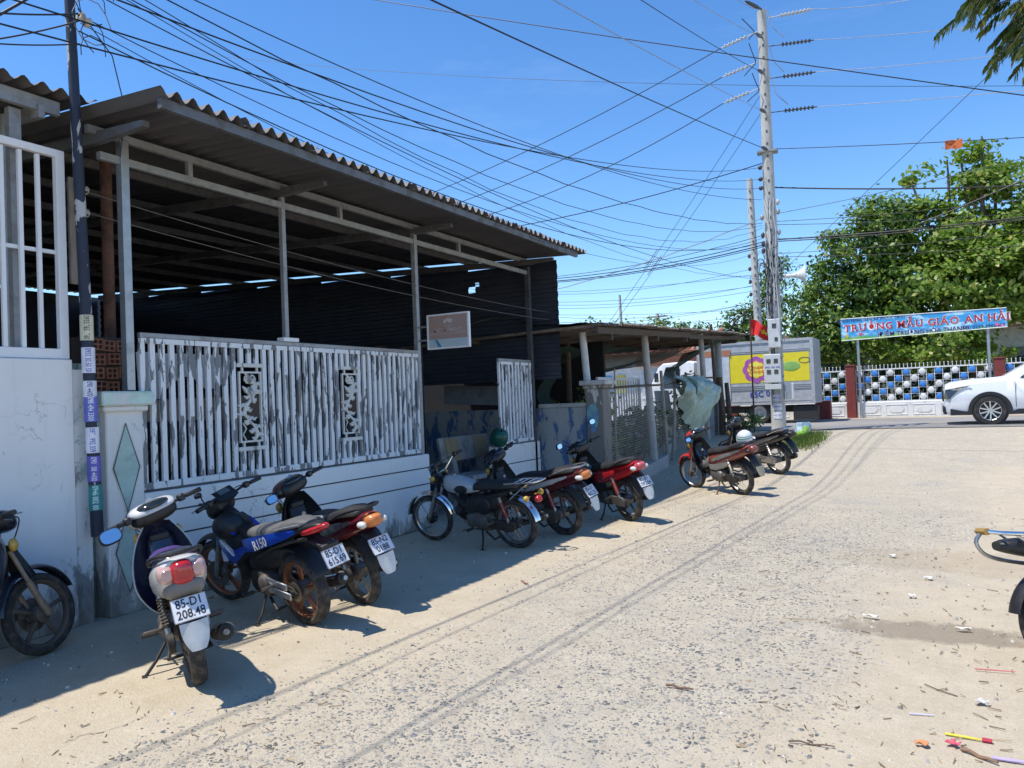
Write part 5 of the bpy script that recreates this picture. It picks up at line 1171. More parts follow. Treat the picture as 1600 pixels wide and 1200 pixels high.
# --- wires crossing at height
a = ony(615, 0, 15); q = ony(1600, 141, 15); cable(ext(q, a, 1.3), ext(a, q, 1.4), .014, .12, 'single black cable crossing high in front of the concrete pole', None)
a = ony(182, 66, 24); q = ony(1568, 105, 24); cable(a, ext(a, q, 1.2), .010, .9, 'thin slack cable crossing high behind the shed roof', None)
# --- bundles along the main road to the left, ending behind the shed
for py0, (qx, qy), r, mt_ in ((381, (862,423), .020, None), (376, (862,419), .016, None), (366, (862,416), .011, None), (338, (862,437), .018, PALEC), (384, (862,425), .014, None), (254, (783,342), .018, None)):
    a = on_pole(zpix(py0), 0, -.15); q = ony(qx, qy, 21.3); cable(a, ext(a, q, 1.6), r, .35, 'cable bundle from the concrete pole passing behind the shed corner', 'cables behind the shed corner', mt_, wig=.012 if mt_ else 0)
for k in range(13):
    yL, yR = 445+k*6.0+random.uniform(-4,4), 425+k*8.5+random.uniform(-6,6)
    a = ony(1176, yR, 30.5); q = ony(862, yL, 30.5); cable(ext(q, a, 1.0), ext(a, q, 1.5), .010, random.uniform(.2,.7), 'thin far cable strung along the main road behind the lean-to', 'far cables along the main road')
# guy wires
for (x0, y0), (x1, y1) in (((1186,150), (949,507)), ((1188,178), (958,507))):
    a = on_pole(zpix(y0), .05, -.14); q = ony(x1, y1, 24); cable(a, ext(a, q, 1.04), .009, .1, 'slanting guy wire from the pole top down behind the lean-to', 'guy wires')
    m_ = a.lerp(q, .62); n_ = a.lerp(q, .72); cable(m_, n_, .022, 0, 'grey grip sleeve on a slanting guy wire', 'guy wire sleeves', PALEC, 'guy_sleeve')
# --- to the right
a = on_pole(zpix(234), 0, .15); q = ony(1600, 211, 21.0); cable(a, ext(a, q, 1.6), .013, .06, 'dark cable with an orange tag to the right of the pole', None)
tp = ony(1490, 225, 21.0); m = MB(); m.grid(lambda u, v: (tp.x-.18+.36*u, tp.y+.03*math.sin(u*5), tp.z+.10-.21*v+.02*math.sin(u*6)), 6, 4, thick=(0,.004,0)); tag(m.build('orange_tag', pm('orange_cloth', (.55,.13,.03), .7, dirt=(.08,.03,.02), da=(.5,.62))), 'small orange tag clipped on a cable above the trees', 'tag')
for py0, pts, r in ((294, (1600,278), .026), (335, (1600,235), .010), (347, (1600,300), .010), (352, (1600,320), .010), (375, (1600,327), .026), (378, (1600,331), .018), (397, (1600,350), .010), (402, (1600,372), .010)):
    a = on_pole(zpix(py0), 0, .15); q = ony(*pts, 21.0); cable(a, ext(a, q, 1.8), r, .18, 'dark cable from the concrete pole passing in front of the trees', 'cables in front of the trees')
cable(ony(1430, 352, 21.0), ony(1640, 262, 20.5), .02, .03, 'thick cable branching upward in front of the bright tree', None)
cable(ony(1575, 88, 19), ony(1205, 440, 27), .009, .02, 'thin cable slanting down steeply behind the concrete pole', None)
# clutter of cables on the pole itself
rngc = random.Random(11)
for k in range(11):
    lat = rngc.uniform(-.18,.2); z0, z1 = rngc.uniform(1.0, 3.2), rngc.uniform(5.0, 6.8); n_ = 9
    m = MB(); m.tube([on_pole(z0+(z1-z0)*i/n_, .19+rngc.uniform(-.01,.05), lat+rngc.uniform(-.05,.05)) for i in range(n_+1)], rngc.choice((.008,.011,.015)), 6); m.build('pole_cable', rngc.choice((BLACKW, MBX, PALEC)), up, 60)
for k in range(9):
    zc, lat, rr = zpix(rngc.uniform(395, 450)), rngc.choice((-.28,-.22,.1,.2)), rngc.uniform(.10,.26); ph = rngc.uniform(0, 6)
    m = MB(); m.tube([on_pole(zc+rr*1.25*math.sin(t*.5+ph), .16+rngc.uniform(0,.06), lat+rr*.55*math.cos(t*.5+ph)) for t in range(13)], .010, 6, closed=False); m.build('cable_coil', BLACKW if k % 3 else pm('grey_cable', (.22,.24,.27), .5), up, 60)
for k in range(8):
    z0 = zpix(rngc.uniform(300, 470)); m = MB(); m.ball(on_pole(z0, .17, rngc.choice((-.2,.2))), (.05,.05,.08), 8); m.build('clamp', rngc.choice((INS, GALVD, INSL)), up, 60)
for k in range(10):
    z0 = zpix(rngc.uniform(330, 600)); p0 = on_pole(z0, .16, rngc.choice((-.16,.18))); p1 = on_pole(z0-rngc.uniform(.2,.9), .2, rngc.uniform(-.2,.3)); m = MB(); m.tube([p0, (p0+p1)/2+side*rngc.uniform(-.3,.4)+Vector((0,0,-.1)), p1], .009, 6); m.build('hanging_loop', BLACKW, up, 60)
m = MB(); m.M = frame_at(zpix(238), 0, 0); m.box((.02, .0, 0), (.32, .52, .05)); m.build('cross_bracket', GALVD, up)
m = MB(); m.M = frame_at(zpix(250), 0, .32); m.box((0,0,-1.6), (.06,.09,2.4)); 
# second thinner pole and far poles
def spole(name, label, px, pyt, y, r0, r1, zb_=.5):
    t = ony(px, pyt, y); th = thing(name, label, 'utility pole', (t.x+.1, y, zb_)); m = MB(); m.tube([(t.x+.12, y, zb_), (t.x, y, t.z)], [r0, r1], 14); m.build('shaft', PC, th, 40); return th, t
s2, t2 = spole('second_pole', 'thinner concrete pole standing behind the truck', 1171, 280, 30.9, .17, .12)
for k in range(16):
    z = t2.z-.5-.33*k; m = MB(); m.box((t2.x+.01+.007*k, 30.9-.13-.002*k, z), (.05,.03,.08)); m.build('slot', MT['slot_shadow'], s2)
for k in range(4):
    z = ony(1176, 400+k*20, 30.9).z; m = MB(); m.ball((t2.x-.14, 30.85, z), (.06,.06,.09), 8); m.build('insulator', INS, s2, 60)
spole('far_pole', 'slender dark far pole rising above the lean-to roof', 968, 461, 40, .09, .07)
ft, tf = spole('far_tower_pole', 'far pole with cross arms just above the lean-to roof', 1027, 490, 48, .16, .12)
for k in range(3):
    m = MB(); m.box((tf.x, 48, tf.z-.2-.45*k), (1.3, .1, .1)); m.build('cross_arm', GALVD, ft)
# flag
fl = thing('red_flag', 'red flag with a yellow star on a pole at the lean-to corner', 'flag', (-5, 21.3, .5))
f0 = ony(1172, 498, 21.3)
m = MB(); m.tube([(f0.x-.02, 21.3, .5), (f0.x+.0, 21.3, f0.z+.08)], .022, 8); m.build('pole', DWOOD, fl, 50)
def ff(u, v): return (f0.x+.62*u+.04*math.sin(u*9), 21.28+.10*math.sin(u*8+v*2), f0.z-.02-.42*v*(1-.15*u)-.34*u*u-.10*u)
fb = NB('flag_cloth'); fb.col((.62,.02,.02)); fb.set(rough=.7)
m = MB(); m.grid(ff, 20, 10); c_ = m.build('cloth', fb.m, fl, 70)
m = MB(); st_ = [(.62+.16*(1 if k % 2 == 0 else .42)*math.cos(math.pi/2+k*math.pi/5), .5-.22*(1 if k % 2 == 0 else .42)*math.sin(math.pi/2+k*math.pi/5)) for k in range(10)]
m.add([(lambda p: (p[0], p[1]-.012, p[2]))(ff(u, v)) for u, v in [(.62,.5)]+st_], [(0, 1+k, 1+(k+1) % 10) for k in range(10)]); m.build('star', pm('flag_yellow', (.75,.55,.02), .6), c_)
# ================================================================== HOUSES ACROSS THE ROAD, LEFT
h1 = thing('white_house', 'low white house with tiled roof seen under the lean-to', 'house', (-14, 33, GZ))
m = MB(); m.box((-15.0, 34.5, GZ+1.55), (13, 4, 3.1)); m.build('wall', pm('house_white', (.70,.70,.67), .8, dirt=(.5,.47,.42), da=(.55,.75)), h1)
rr = MB(); 
for k in range(26):
    x = -21+.5*k; rr.tube([(x, 32.0, GZ+2.95), (x, 36.5, GZ+4.0)], .16, 8)
rr.box((-15, 34.2, GZ+3.40), (13.2, 4.6, .12), R=Euler((rad(13),0,0)).to_matrix()); o = rr.build('roof_tiles', pm('clay_tiles', (.36,.15,.09), .85, dirt=(.2,.1,.07)), h1, 60); o['kind'] = 'stuff'
for x, w, z, h, c, nm in ((-19.4, 1.0, 1.45, 1.0, (.50,.03,.08), 'red_poster'), (-12.9, .75, 1.65, .8, (.05,.33,.62), 'blue_poster'), (-12.1, .4, 1.65, .8, (.65,.55,.08), 'yellow_poster'), (-10.3, 1.6, 1.2, 2.0, (.42,.58,.60), 'pale_door')):
    m = MB(); m.box((x, 32.46, GZ+z), (w, .05, h)); m.build(nm, pm(nm, c, .6), h1)
m = MB(); m.box((-9.6, 32.4, GZ+2.55), (3.4, .3, .35)); m.build('awning', pm('clay_awning', (.42,.17,.10), .8), h1)
bal = thing('balustrade', 'low white balustrade along the road in front of the white house', 'balustrade', (-14, 30.2, GZ))
for z in (1.02, .2):
    m = MB(); m.box((-13.5, 30.2, GZ+z), (12, .14, .12)); m.build('rail', FWH, bal)
b0 = None
for k in range(48):
    if b0 is None: q = MB(); q.box((0,0,0), (.10,.08,.72)); b0 = q.build('baluster', FWH, bal, local=True); o = b0
    else: o = copy_of(b0, bal)
    o.location = Vector((-19.3+.25*k, 30.2, GZ+.61))-OFF[bal.name]
tree('roadside_tree', 'dark tree behind the white house across the road', (-15, 39, .5), 3, .2, [(-15, 39, 5)], [((-16, 39, 4.4), (3.2,1.8,1.4)), ((-12.0, 39, 4.3), (2.4,1.6,1.3))], 9000, .2, .6, [LEAFD, LEAFL], 21, .4)
# plastic bag and rubbish at the pole foot
bg_ = thing('plastic_bag', 'white and lime plastic sack slumped on the grass by the concrete pole', 'sack', (-3.0, 20.2, .55))
sk = NB('sack_print'); co = sk.coords(); n_ = sk.noise(co, 2.2, 3); sk.col(sk.mix(sk.ramp(n_, .5, .53), sk.mix(sk.ramp(sk.noise(co, 3.1, 2), .5, .53), (.75,.76,.74), (.30,.55,.06)), (.30,.42,.52))); sk.set(rough=.4)
q = ony(1250, 676, 19.6); g0 = gz(q.x, 19.6)
m = MB(); m.loft([[(q.x+.02*k+a*(1.0-.3*math.sin(k))*math.cos(t)*(.23-.03*abs(k-1.5)), 19.6+(.16)*math.sin(t)*(1 if k < 4 else .4), g0+.085*k+.03*math.sin(3*t+k)-.1) for t in [i*math.pi/8 for i in range(16)] for a in (1,)] for k in range(6)]); m.build('sack', sk.m, bg_, 60)
# ================================================================== MOTORBIKES
def ring(x, z0, z1, hw, e=2.6, n=20, y0=0, taper=0):
    """superellipse section of a body panel; taper narrows the top (+) or bottom (-)"""
    out = []; zc, hz = (z0+z1)/2, (z1-z0)/2
    for k in range(n):
        a = 2*math.pi*k/n; c, s = math.cos(a), math.sin(a); y = hw*math.copysign(abs(c)**(2/e), c); z = hz*math.copysign(abs(s)**(2/e), s)
        out.append((x, y0+y*(1-taper*z/hz*.5), zc+z))
    return out
def body(m, st, e=2.6, taper=0, mi=0): m.loft([ring(*s, e=e, taper=taper) for s in smoothst(st)], mi)
WB, WR = 1.22, .285
HEAD = Vector((.96, 0, .84)); AXLE = Vector((WB, 0, WR)); SAX = (HEAD-AXLE).normalized()
# materials
SEATB = pm('seat_vinyl', (.020,.020,.022), .55, var=.15, scale=12, dirt=(.055,.052,.048), da=(.5,.8), bump=.15, bscale=120)
SEATG = pm('seat_grey', (.10,.10,.10), .6, var=.15, dirt=(.16,.15,.14), da=(.5,.75), bump=.15, bscale=120)
PLB = pm('black_plastic', (.016,.016,.018), .45, var=.15, dirt=(.07,.06,.05), da=(.55,.8))
PLBD = pm('dusty_plastic', (.020,.0195,.019), .65, var=.2, dirt=(.065,.056,.046), da=(.45,.75))
ENG = pm('engine_alloy', (.16,.155,.15), .5, .5, var=.2, dirt=(.10,.075,.05), da=(.42,.65))
ENGB = pm('engine_dark', (.026,.025,.025), .6, .3, dirt=(.075,.06,.045), da=(.45,.7))
CHR = pm('chrome', (.72,.72,.72), .14, 1.0, var=.05, dirt=(.35,.32,.28), da=(.55,.75))
CHRD = pm('dull_chrome', (.42,.41,.40), .35, .9, var=.1, dirt=(.18,.13,.09), da=(.48,.68))
MIRR = pm('mirror_glass', (.80,.84,.88), .03, 1.0, var=.01); LENSR = pm('red_lens', (.42,.015,.02), .12, var=.05, spec=.8); LENSW = pm('clear_lens', (.62,.60,.58), .10, var=.05, spec=.8); LENSO = pm('orange_lens', (.60,.20,.06), .15); LAMPG = pm('lamp_glass', (.48,.52,.56), .08, .3, spec=.9)
PLATE = pm('plate_white', (.70,.71,.74), .35, .1, dirt=(.50,.48,.45), var=.04); PINK = pm('plate_ink', (.02,.02,.03), .5); RIMB = pm('rim_black', (.025,.025,.026), .5, dirt=(.13,.10,.075), da=(.45,.7)); RIMC = pm('rim_copper', (.30,.12,.065), .4, .5, dirt=(.2,.13,.09)); RIMT = pm('rim_tan', (.38,.32,.24), .5, .4, dirt=(.22,.16,.11)); RIMS = pm('rim_steel', (.45,.44,.42), .3, .9, dirt=(.22,.16,.11), da=(.48,.7)); SPRR = pm('spring_red', (.38,.035,.03), .5, dirt=(.2,.06,.04)); SPRK = pm('spring_dark', (.09,.075,.06), .6, .3, dirt=(.2,.12,.07)); DISC = pm('brake_disc', (.20,.17,.15), .4, .8)
def paint(name, c, dirt=.4): return pm(name, c, .22, 0, var=.05, coat=.5, dirt=tuple(x*(1-dirt)+.14*dirt for x in c), da=(.56,.78), dscale=7)
TYREB = None
def mat_tyre():
    b = NB('bike_tyre'); co = b.coords(); n = b.noise(co, 16, 5, .7)
    c = b.mix(b.ramp(n, .45, .72), (.028,.027,.027), (.12,.10,.08)); b.col(c); b.set(rough=.85)
    w = b.n('ShaderNodeTexVoronoi'); w.feature = 'DISTANCE_TO_EDGE'; w.inputs['Scale'].default_value = 34; b.l(b.coords((1,2.2,1)), w.inputs['Vector'])
    b.bump(b.ramp(w.outputs['Distance'], .03, .09), .5, .006); return b.m
TYREB = mat_tyre()
class Bike:
    def __init__(s, label, pos, head, lean=9, steer=18, **st):
        s.st = st; x, y = pos; s.root = thing('motorbike', label, 'motorbike', (x, y, gz(x, y)), 'parked motorbikes')
        OFF[s.root.name] = Vector()
        s.root.matrix_world = Matrix.Translation((x, y, gz(x, y)-.003)) @ Matrix.Rotation(rad(head), 4, 'Z') @ Matrix.Rotation(-rad(lean), 4, 'X')
        s.lean = lean; s.SM = Matrix.Translation(HEAD) @ Matrix.Rotation(rad(steer), 4, SAX) @ Matrix.Translation(-HEAD)
        s.build()
    def p(s, name, fn, mats, front=False, parent=None, smooth=42):
        m = MB(); m.M = s.SM if front else None; fn(m); return m.build(name, mats, parent or s.root, smooth)
    def wheel(s, cx, front):
        st = s.st; r = st.get('wr', WR); tw = st.get('tyre_f', .078) if front else st.get('tyre_r', .092); rr = r-.062 if not front else r-.054
        M = basis((cx, 0, r), (1,0,0), (0,0,1)); nm = 'front_wheel' if front else 'rear_wheel'
        w = thing_child(nm, s.root)
        prof = [(rr, -tw*.36), (rr+.016, -tw*.46), (r-.034, -tw*.5), (r-.014, -tw*.42), (r-.003, -tw*.2), (r, 0), (r-.003, tw*.2), (r-.014, tw*.42), (r-.034, tw*.5), (rr+.016, tw*.46), (rr, tw*.36)]
        s.p('tyre', lambda m: m.lathe(prof, 44, M=M), TYREB, front, w)
        rm = st.get('rim', RIMB)
        def rim(m):
            m.lathe([(rr+.004,-tw*.34),(rr-.006,-tw*.36),(rr-.020,-tw*.2),(rr-.024,0),(rr-.020,tw*.2),(rr-.006,tw*.36),(rr+.004,tw*.34)], 40, M=M)
            k = st.get('spokes', 5)
            if k != 'wire':
                for i in range(k):
                    a = 2*math.pi*i/k+.3
                    for da in ((-.13,.13) if st.get('yspoke') else (0,)):
                        p0 = M @ Vector((.03*math.cos(a), .03*math.sin(a), 0)); p1 = M @ Vector(((rr-.015)*math.cos(a+da), (rr-.015)*math.sin(a+da), 0)); m.bar(p0, p1, .022 if st.get('yspoke') else .030, .024, up=(0,1,0), bv=.005)
        s.p('rim', rim, rm, front, w)
        if st.get('spokes') == 'wire':
            def wire(m):
                for i in range(32):
                    a = 2*math.pi*i/32; b = a+(.55 if i % 2 else -.55); yy = .022 if i % 4 < 2 else -.022
                    m.tube([M @ Vector((.045*math.cos(b), .045*math.sin(b), yy)), M @ Vector(((rr-.018)*math.cos(a), (rr-.018)*math.sin(a), 0))], .0018, 4)
            o = s.p('wire_spokes', wire, RIMS, front, w); o['kind'] = 'stuff'
        hubr = .062 if (front or st.get('spokes') == 'wire') else .07
        s.p('hub', lambda m: m.lathe([(0,-.055),(.02,-.055),(.03,-.05),(hubr,-.04),(hubr,.04),(.03,.05),(.02,.055),(0,.055)], 20, M=M), st.get('hub', ENG), front, w)
        if st.get('disc') and front:
            def dsk(m):
                Md = M @ Matrix.Translation((0,0,-.062)); m.lathe([(.055,-.002),(.118,-.002),(.118,.002),(.055,.002),(.055,-.002)], 30, M=Md)
                for i in range(6):
                    a = i*math.pi/3; m.bar(Md @ Vector((.02*math.cos(a), .02*math.sin(a), 0)), Md @ Vector((.06*math.cos(a), .06*math.sin(a), 0)), .012, .005, up=(0,1,0))
            s.p('brake_disc', dsk, DISC, front, w); s.p('brake_caliper', lambda m: m.box(M @ Vector((-.095,.03,-.065)), (.06,.05,.08), b=.008), ENG, front, w)
    def shock(s, y, a, b, sc):
        a, b = Vector(a), Vector(b); d = b-a; L_ = d.length; M = Matrix.Translation(a) @ d.to_track_quat('Z', 'Y').to_matrix().to_4x4()
        o = s.p('shock', lambda m: m.lathe([(0,0),(.022,0),(.022,L_*.22),(.012,L_*.24),(.012,L_*.8),(.02,L_*.82),(.02,L_),(0,L_)], 12, M=M), CHRD)
        s.p('spring', lambda m: m.tube([M @ Vector((.024*math.cos(t*.9), .024*math.sin(t*.9), L_*(.2+.6*t/63))) for t in range(64)], .0052, 5), sc, parent=o)
    def mirror(s, base, c, n, r=(.054,.038)):
        """stalk from base to c, glass faces n"""
        n = Vector(n).normalized(); ux_ = Vector((0,0,1)).cross(n).normalized(); uy = n.cross(ux_); M = basis(c, ux_, uy, n)
        o = s.p('mirror', lambda m: (m.tube([base, Vector(base).lerp(Vector(c), .5)+Vector((0,0,.03)), Vector(c)-n*.01], .006, 6), m.prism([(r[0]*math.copysign(abs(math.cos(t))**.7, math.cos(t)), r[1]*math.copysign(abs(math.sin(t))**.7, math.sin(t))) for t in [k*math.pi/10 for k in range(20)]], .026, M=M @ Matrix.Translation((0,0,-.012)))), PLB, True)
        s.p('mirror_glass', lambda m: m.prism([(.88*r[0]*math.copysign(abs(math.cos(t))**.7, math.cos(t)), .86*r[1]*math.copysign(abs(math.sin(t))**.7, math.sin(t))) for t in [k*math.pi/10 for k in range(20)]], .004, M=M @ Matrix.Translation((0,0,.003))), MIRR, True, o)
    def plate(s, txt, c, tilt=32, w=.19, h=.14, yaw=0):
        t = rad(tilt); n = Vector((-math.cos(t), math.sin(rad(yaw)), math.sin(t))).normalized(); ux_ = Vector((0,-1,0)); uy = n.cross(ux_).normalized(); ux_ = uy.cross(n); M = basis(c, ux_, uy, n)
        o = s.p('number_plate', lambda m: m.box((0,0,0), (w, h, .004)) if False else m.prism([(-w/2+.01,-h/2),(w/2-.01,-h/2),(w/2,-h/2+.01),(w/2,h/2-.01),(w/2-.01,h/2),(-w/2+.01,h/2),(-w/2,h/2-.01),(-w/2,-h/2+.01)], .004, M=M), PLATE, smooth=None)
        s.p('plate_rim', lambda m: m.tube([M @ Vector((a*(w/2-.002), b*(h/2-.002), .002)) for a, b in ((-1,-1),(1,-1),(1,1),(-1,1))], .003, 5, closed=True), CHRD, parent=o)
        def tx(m):
            m.text(txt[0], .070, M @ Matrix.Translation((0, .033, .0035)), bold=.014, xs=.80); m.text(txt[1], .070, M @ Matrix.Translation((0, -.031, .0035)), bold=.014, xs=.80)
        s.p('lettering', tx, PINK, parent=o, smooth=None)
    def build(s):
        st = s.st; P = st['paint']; D = st.get('dark', PLB); kind = st.get('kind', 'underbone'); ub = kind != 'classic'
        s.wheel(0, False); s.wheel(WB, True)
        F = True
        # fork
        for y in (.078, -.078):
            s.p('fork_leg', lambda m: (m.tube([(1.00,y,.76),(1.125,y,.49)], .016, 10), m.tube([(1.105,y,.53),(1.195,y,.34),(1.225,y,.285),(1.23,y,.262)], [.022,.024,.026,.014], 10)), st.get('fork', CHRD), F)
        s.p('front_axle', lambda m: m.tube([(WB,-.10,WR),(WB,.10,WR)], .009, 8), CHRD, F)
        # front fender
        fa, fb_ = st.get('fender', (25, 172)); fr = WR+.028
        def fender(m):
            def fn(u, v):
                a = rad(fa+(fb_-fa)*u); t = (v-.5)*2; wv = (.052+.008*math.sin(math.pi*u)); r_ = fr+.030*(1-abs(t)**2.4)+(.012*math.sin(math.pi*u) if ub else 0)-(.02*(1-u)**3 if ub else 0)
                return (WB+r_*math.cos(a), wv*t, WR+r_*math.sin(a))
            m.grid(fn, 22, 10); 
        s.p('front_fender', fender, st.get('fender_mat', P), F, smooth=70)
        if ub:
            s.p('fork_cover', lambda m: m.loft([[(x+dx*.9, y, z+dz) for dx, y in ((.05,-.05),(.07,0),(.05,.05),(-.03,.075),(-.06,.0),(-.03,-.075)) for dz in (0,)] for x, z in ((1.16,.56),(1.10,.66),(1.05,.74),(1.02,.80))]), st.get('fork_cover', P), F, smooth=60)
        # frame, engine
        s.p('crankcase', lambda m: (body(m, [(.24,.24,.36,.07),(.30,.20,.42,.105),(.45,.19,.42,.11),(.58,.21,.40,.10),(.64,.26,.38,.07)], 3.2)), ENG if kind != 'sport' else ENGB)
        for sgn in (1, -1):
            s.p('engine_cover', lambda m: m.lathe([(0,.038),(.05,.036),(.075,.024),(.088,0)], 22, M=Matrix.Translation((.36 if sgn > 0 else .42, sgn*.105, .31)) @ Euler((rad(-90*sgn),0,0)).to_matrix().to_4x4()), ENG)
        def cyl(m):
            M = Matrix.Translation((.60,0,.335)) @ Vector((1,0,.16 if kind != 'classic' else .35)).to_track_quat('Z','Y').to_matrix().to_4x4(); pr = [(0,0)]
            for k in range(7): pr += [(.05,.02*k),(.072,.02*k+.002),(.072,.02*k+.008),(.05,.02*k+.011)]
            pr += [(.06,.145),(.062,.20),(.045,.215),(0,.215)]; m.lathe(pr, 16, M=M)
        s.p('cylinder', cyl, ENGB)
        s.p('frame_tube', lambda m: (m.tube([(.99,0,.80),(.88,0,.62),(.70,0,.46),(.45,0,.46),(.30,0,.50)], .026, 8)), PLBD)
        for y in (.085, -.085):
            s.p('seat_rail', lambda m: m.tube([(.48,y,.50),(.20,y,.62),(-.10,y,.70),(-.28,y*.8,.73)], .014, 7), PLBD)
            s.p('swingarm', lambda m: m.bar((.34,y*1.15,.315),(-.02,y*1.15,WR), .03, .045, bv=.006), st.get('swing', ENGB))
        if kind == 'sport':
            s.p('shock', lambda m: m.tube([(.30,0,.36),(.20,0,.56)], .03, 10), SPRR)
            s.p('chain_guard', lambda m: (m.bar((.30,.125,.365),(.02,.125,.335), .02, .05, bv=.006), m.bar((.26,.135,.30),(-.03,.135,.27), .018, .055, bv=.006)), pm('bright_alloy', (.50,.50,.50), .3, .8, dirt=(.3,.28,.25)))
            s.p('sprocket', lambda m: m.lathe([(.03,-.003),(.075,-.003),(.08,0),(.075,.003),(.03,.003)], 28, M=basis((0,.075,WR),(1,0,0),(0,0,1))), DISC)
        else:
            for y in (.112, -.112): s.shock(y, (.11,y,.61), (.015,y,.325), st.get('spring', SPRK))
            s.p('chain_case', lambda m: m.prism([(.36+.045*math.cos(a), .31+.045*math.sin(a)) for a in [rad(-80+20*k) for k in range(9)]]+[(.0+.062*math.cos(a), WR+.062*math.sin(a)) for a in [rad(80+20*k) for k in range(11)]], .036, M=basis((0,.108,0),(1,0,0),(0,0,1))), st.get('case', ENGB))
        # exhaust on the right
        my = -.165
        s.p('exhaust_pipe', lambda m: m.tube([(.76,-.03,.31),(.77,-.07,.22),(.66,-.11,.165),(.45,-.13,.16),(.22,my+.01,.20),(.14,my,.225)], .0145, 9), CHRD)
        s.p('muffler', lambda m: m.tube([(.16,my,.22),(.10,my,.235),(-.22,my-.01,.315),(-.28,my-.01,.33),(-.285,my-.01,.331)], [.022,.044,.050,.046,.03], 16), st.get('muffler', ENGB))
        s.p('muffler_tip', lambda m: (m.tube([(-.27,my-.01,.328),(-.315,my-.01,.339)], .018, 10),), CHRD)
        s.p('heat_shield', lambda m: m.grid(lambda u, v: (.06-.30*u, my-.012+.056*math.cos(rad(20+150*v)), .245+.075*u+.056*math.sin(rad(20+150*v))), 6, 8, thick=(0,0,.003)), CHR)
        # what fills the space under the seat
        s.p('air_box', lambda m: body(m, [(.66,.38,.50,.05),(.56,.36,.58,.075),(.40,.40,.62,.085),(.22,.44,.64,.085),(.12,.50,.65,.07)], 3.2), PLBD)
        s.p('carburettor', lambda m: m.box((.56,.03,.44), (.09,.07,.08), b=.012), ENG)
        s.p('drive_chain', lambda m: m.tube([(.36,.095,.35),(.0,.095,.325),(-.045,.095,.285),(.0,.095,.245),(.36,.095,.275)], .008, 6, closed=True), ENGB)
        s.p('brake_rod', lambda m: m.tube([(.42,-.14,.22),(.05,-.10,.235),(.0,-.09,.25)], .005, 6), CHRD)
        for y, k in ((.22,.0),(-.22,.02),(.16,.04)):
            s.p('control_cable', lambda m: m.tube(smoothst([(.89,y,1.0-k),(1.0,y*.9,.99-k),(1.07,y*.45,.90),(1.03,y*.2,.76),(.98,0,.66)], 5), .0045, 6), PLB, True)
        # stands, pegs, pedals
        fy = .27; s.p('side_stand', lambda m: (m.tube([(.40,.10,.22),(.34,.20,.11),(.31,fy,fy*math.tan(rad(s.lean))+.008)], .011, 8), m.box((.30,fy+.01,fy*math.tan(rad(s.lean))+.006), (.06,.03,.008))), RUST if st.get('worn') else ENGB)
        s.p('centre_stand', lambda m: (m.tube([(.36,.09,.20),(.22,.13,.13)], .012, 7), m.tube([(.36,-.09,.20),(.22,-.13,.13)], .012, 7), m.tube([(.22,.13,.13),(.22,-.13,.13)], .010, 7)), ENGB)
        for y in (1, -1):
            s.p('foot_peg', lambda m: (m.tube([(.50,y*.10,.235),(.50,y*.15,.245)], .009, 6), m.tube([(.50,y*.15,.245),(.50,y*.25,.25)], .017, 8)), PLBD)
            s.p('passenger_peg', lambda m: (m.bar((.30,y*.11,.37),(.20,y*.14,.335), .02, .02), m.tube([(.20,y*.14,.335),(.19,y*.24,.34)], .013, 8)), ENG)
        s.p('gear_lever', lambda m: (m.tube([(.44,.14,.26),(.60,.145,.22),(.62,.145,.22)], .007, 6), m.tube([(.62,.13,.22),(.62,.19,.22)], .010, 6)), CHRD)
        s.p('kick_lever', lambda m: m.tube([(.40,-.13,.30),(.36,-.15,.38),(.28,-.16,.42),(.27,-.21,.42)], .008, 6), CHRD)
        getattr(s, kind)(P, D)
    # ---------------------------------------------------------------- body styles
    def bars(s, z=1.0, wide=.34, x0=.93, xr=.855, rise=0, mt=None):
        mt = mt or PLB
        s.p('handlebar', lambda m: m.tube([(xr,-wide,z+rise),(xr+.03,-wide*.6,z+rise),(x0,-.09,z-.03),(x0,.09,z-.03),(xr+.03,wide*.6,z+rise),(xr,wide,z+rise)], .0115, 8), mt, True)
        for y in (1, -1):
            s.p('grip', lambda m: m.tube([(xr+.012,y*wide*.70,z+rise),(xr-.003,y*(wide+.012),z+rise)], [.0165,.018], 10), PLB, True)
            s.p('switch_box', lambda m: m.box((xr+.02,y*wide*.60,z+rise), (.045,.05,.05), b=.008), PLB, True)
            s.p('lever', lambda m: m.tube([(xr+.06,y*wide*.58,z+rise),(xr+.075,y*wide*.8,z+rise-.006),(xr+.05,y*(wide+.02),z+rise-.01)], .0055, 6), s.st.get('lever', CHRD), True)
    def tail(s, P, D, txt, pl=(-.455,0,.575), guard=None, flap=None):
        g = guard or D
        def mud(m):
            path = smoothst([(-.22,.69),(-.33,.66),(-.40,.585),(-.445,.50),(-.475,.43)], 4); n = len(path)
            def fn(u, v):
                i = min(n-1, int(round(u*(n-1)))); x, z = path[i]; t = (v-.5)*2; return (x-.03*(1-t*t)+.01, t*(.082-.012*u), z+.012*(1-t*t))
            m.grid(fn, n-1, 8, thick=(.006,0,-.004))
        s.p('rear_mudguard', mud, g, smooth=60)
        s.p('inner_mudguard', lambda m: m.grid(lambda u, v: ((WR+.045)*math.cos(rad(62+105*u)), (v-.5)*.13, WR+(WR+.045)*math.sin(rad(62+105*u))), 16, 6, thick=(0,0,.006)), PLBD, smooth=60)
        if flap:
            s.p('mud_flap', lambda m: m.grid(lambda u, v: (-.485-.035*u-.012*math.cos((v-.5)*3), (v-.5)*.15*(1-.5*u**3), .505-.155*u), 8, 8, thick=(.004,0,0)), flap, smooth=60)
        if txt: s.plate(txt, Vector(pl))
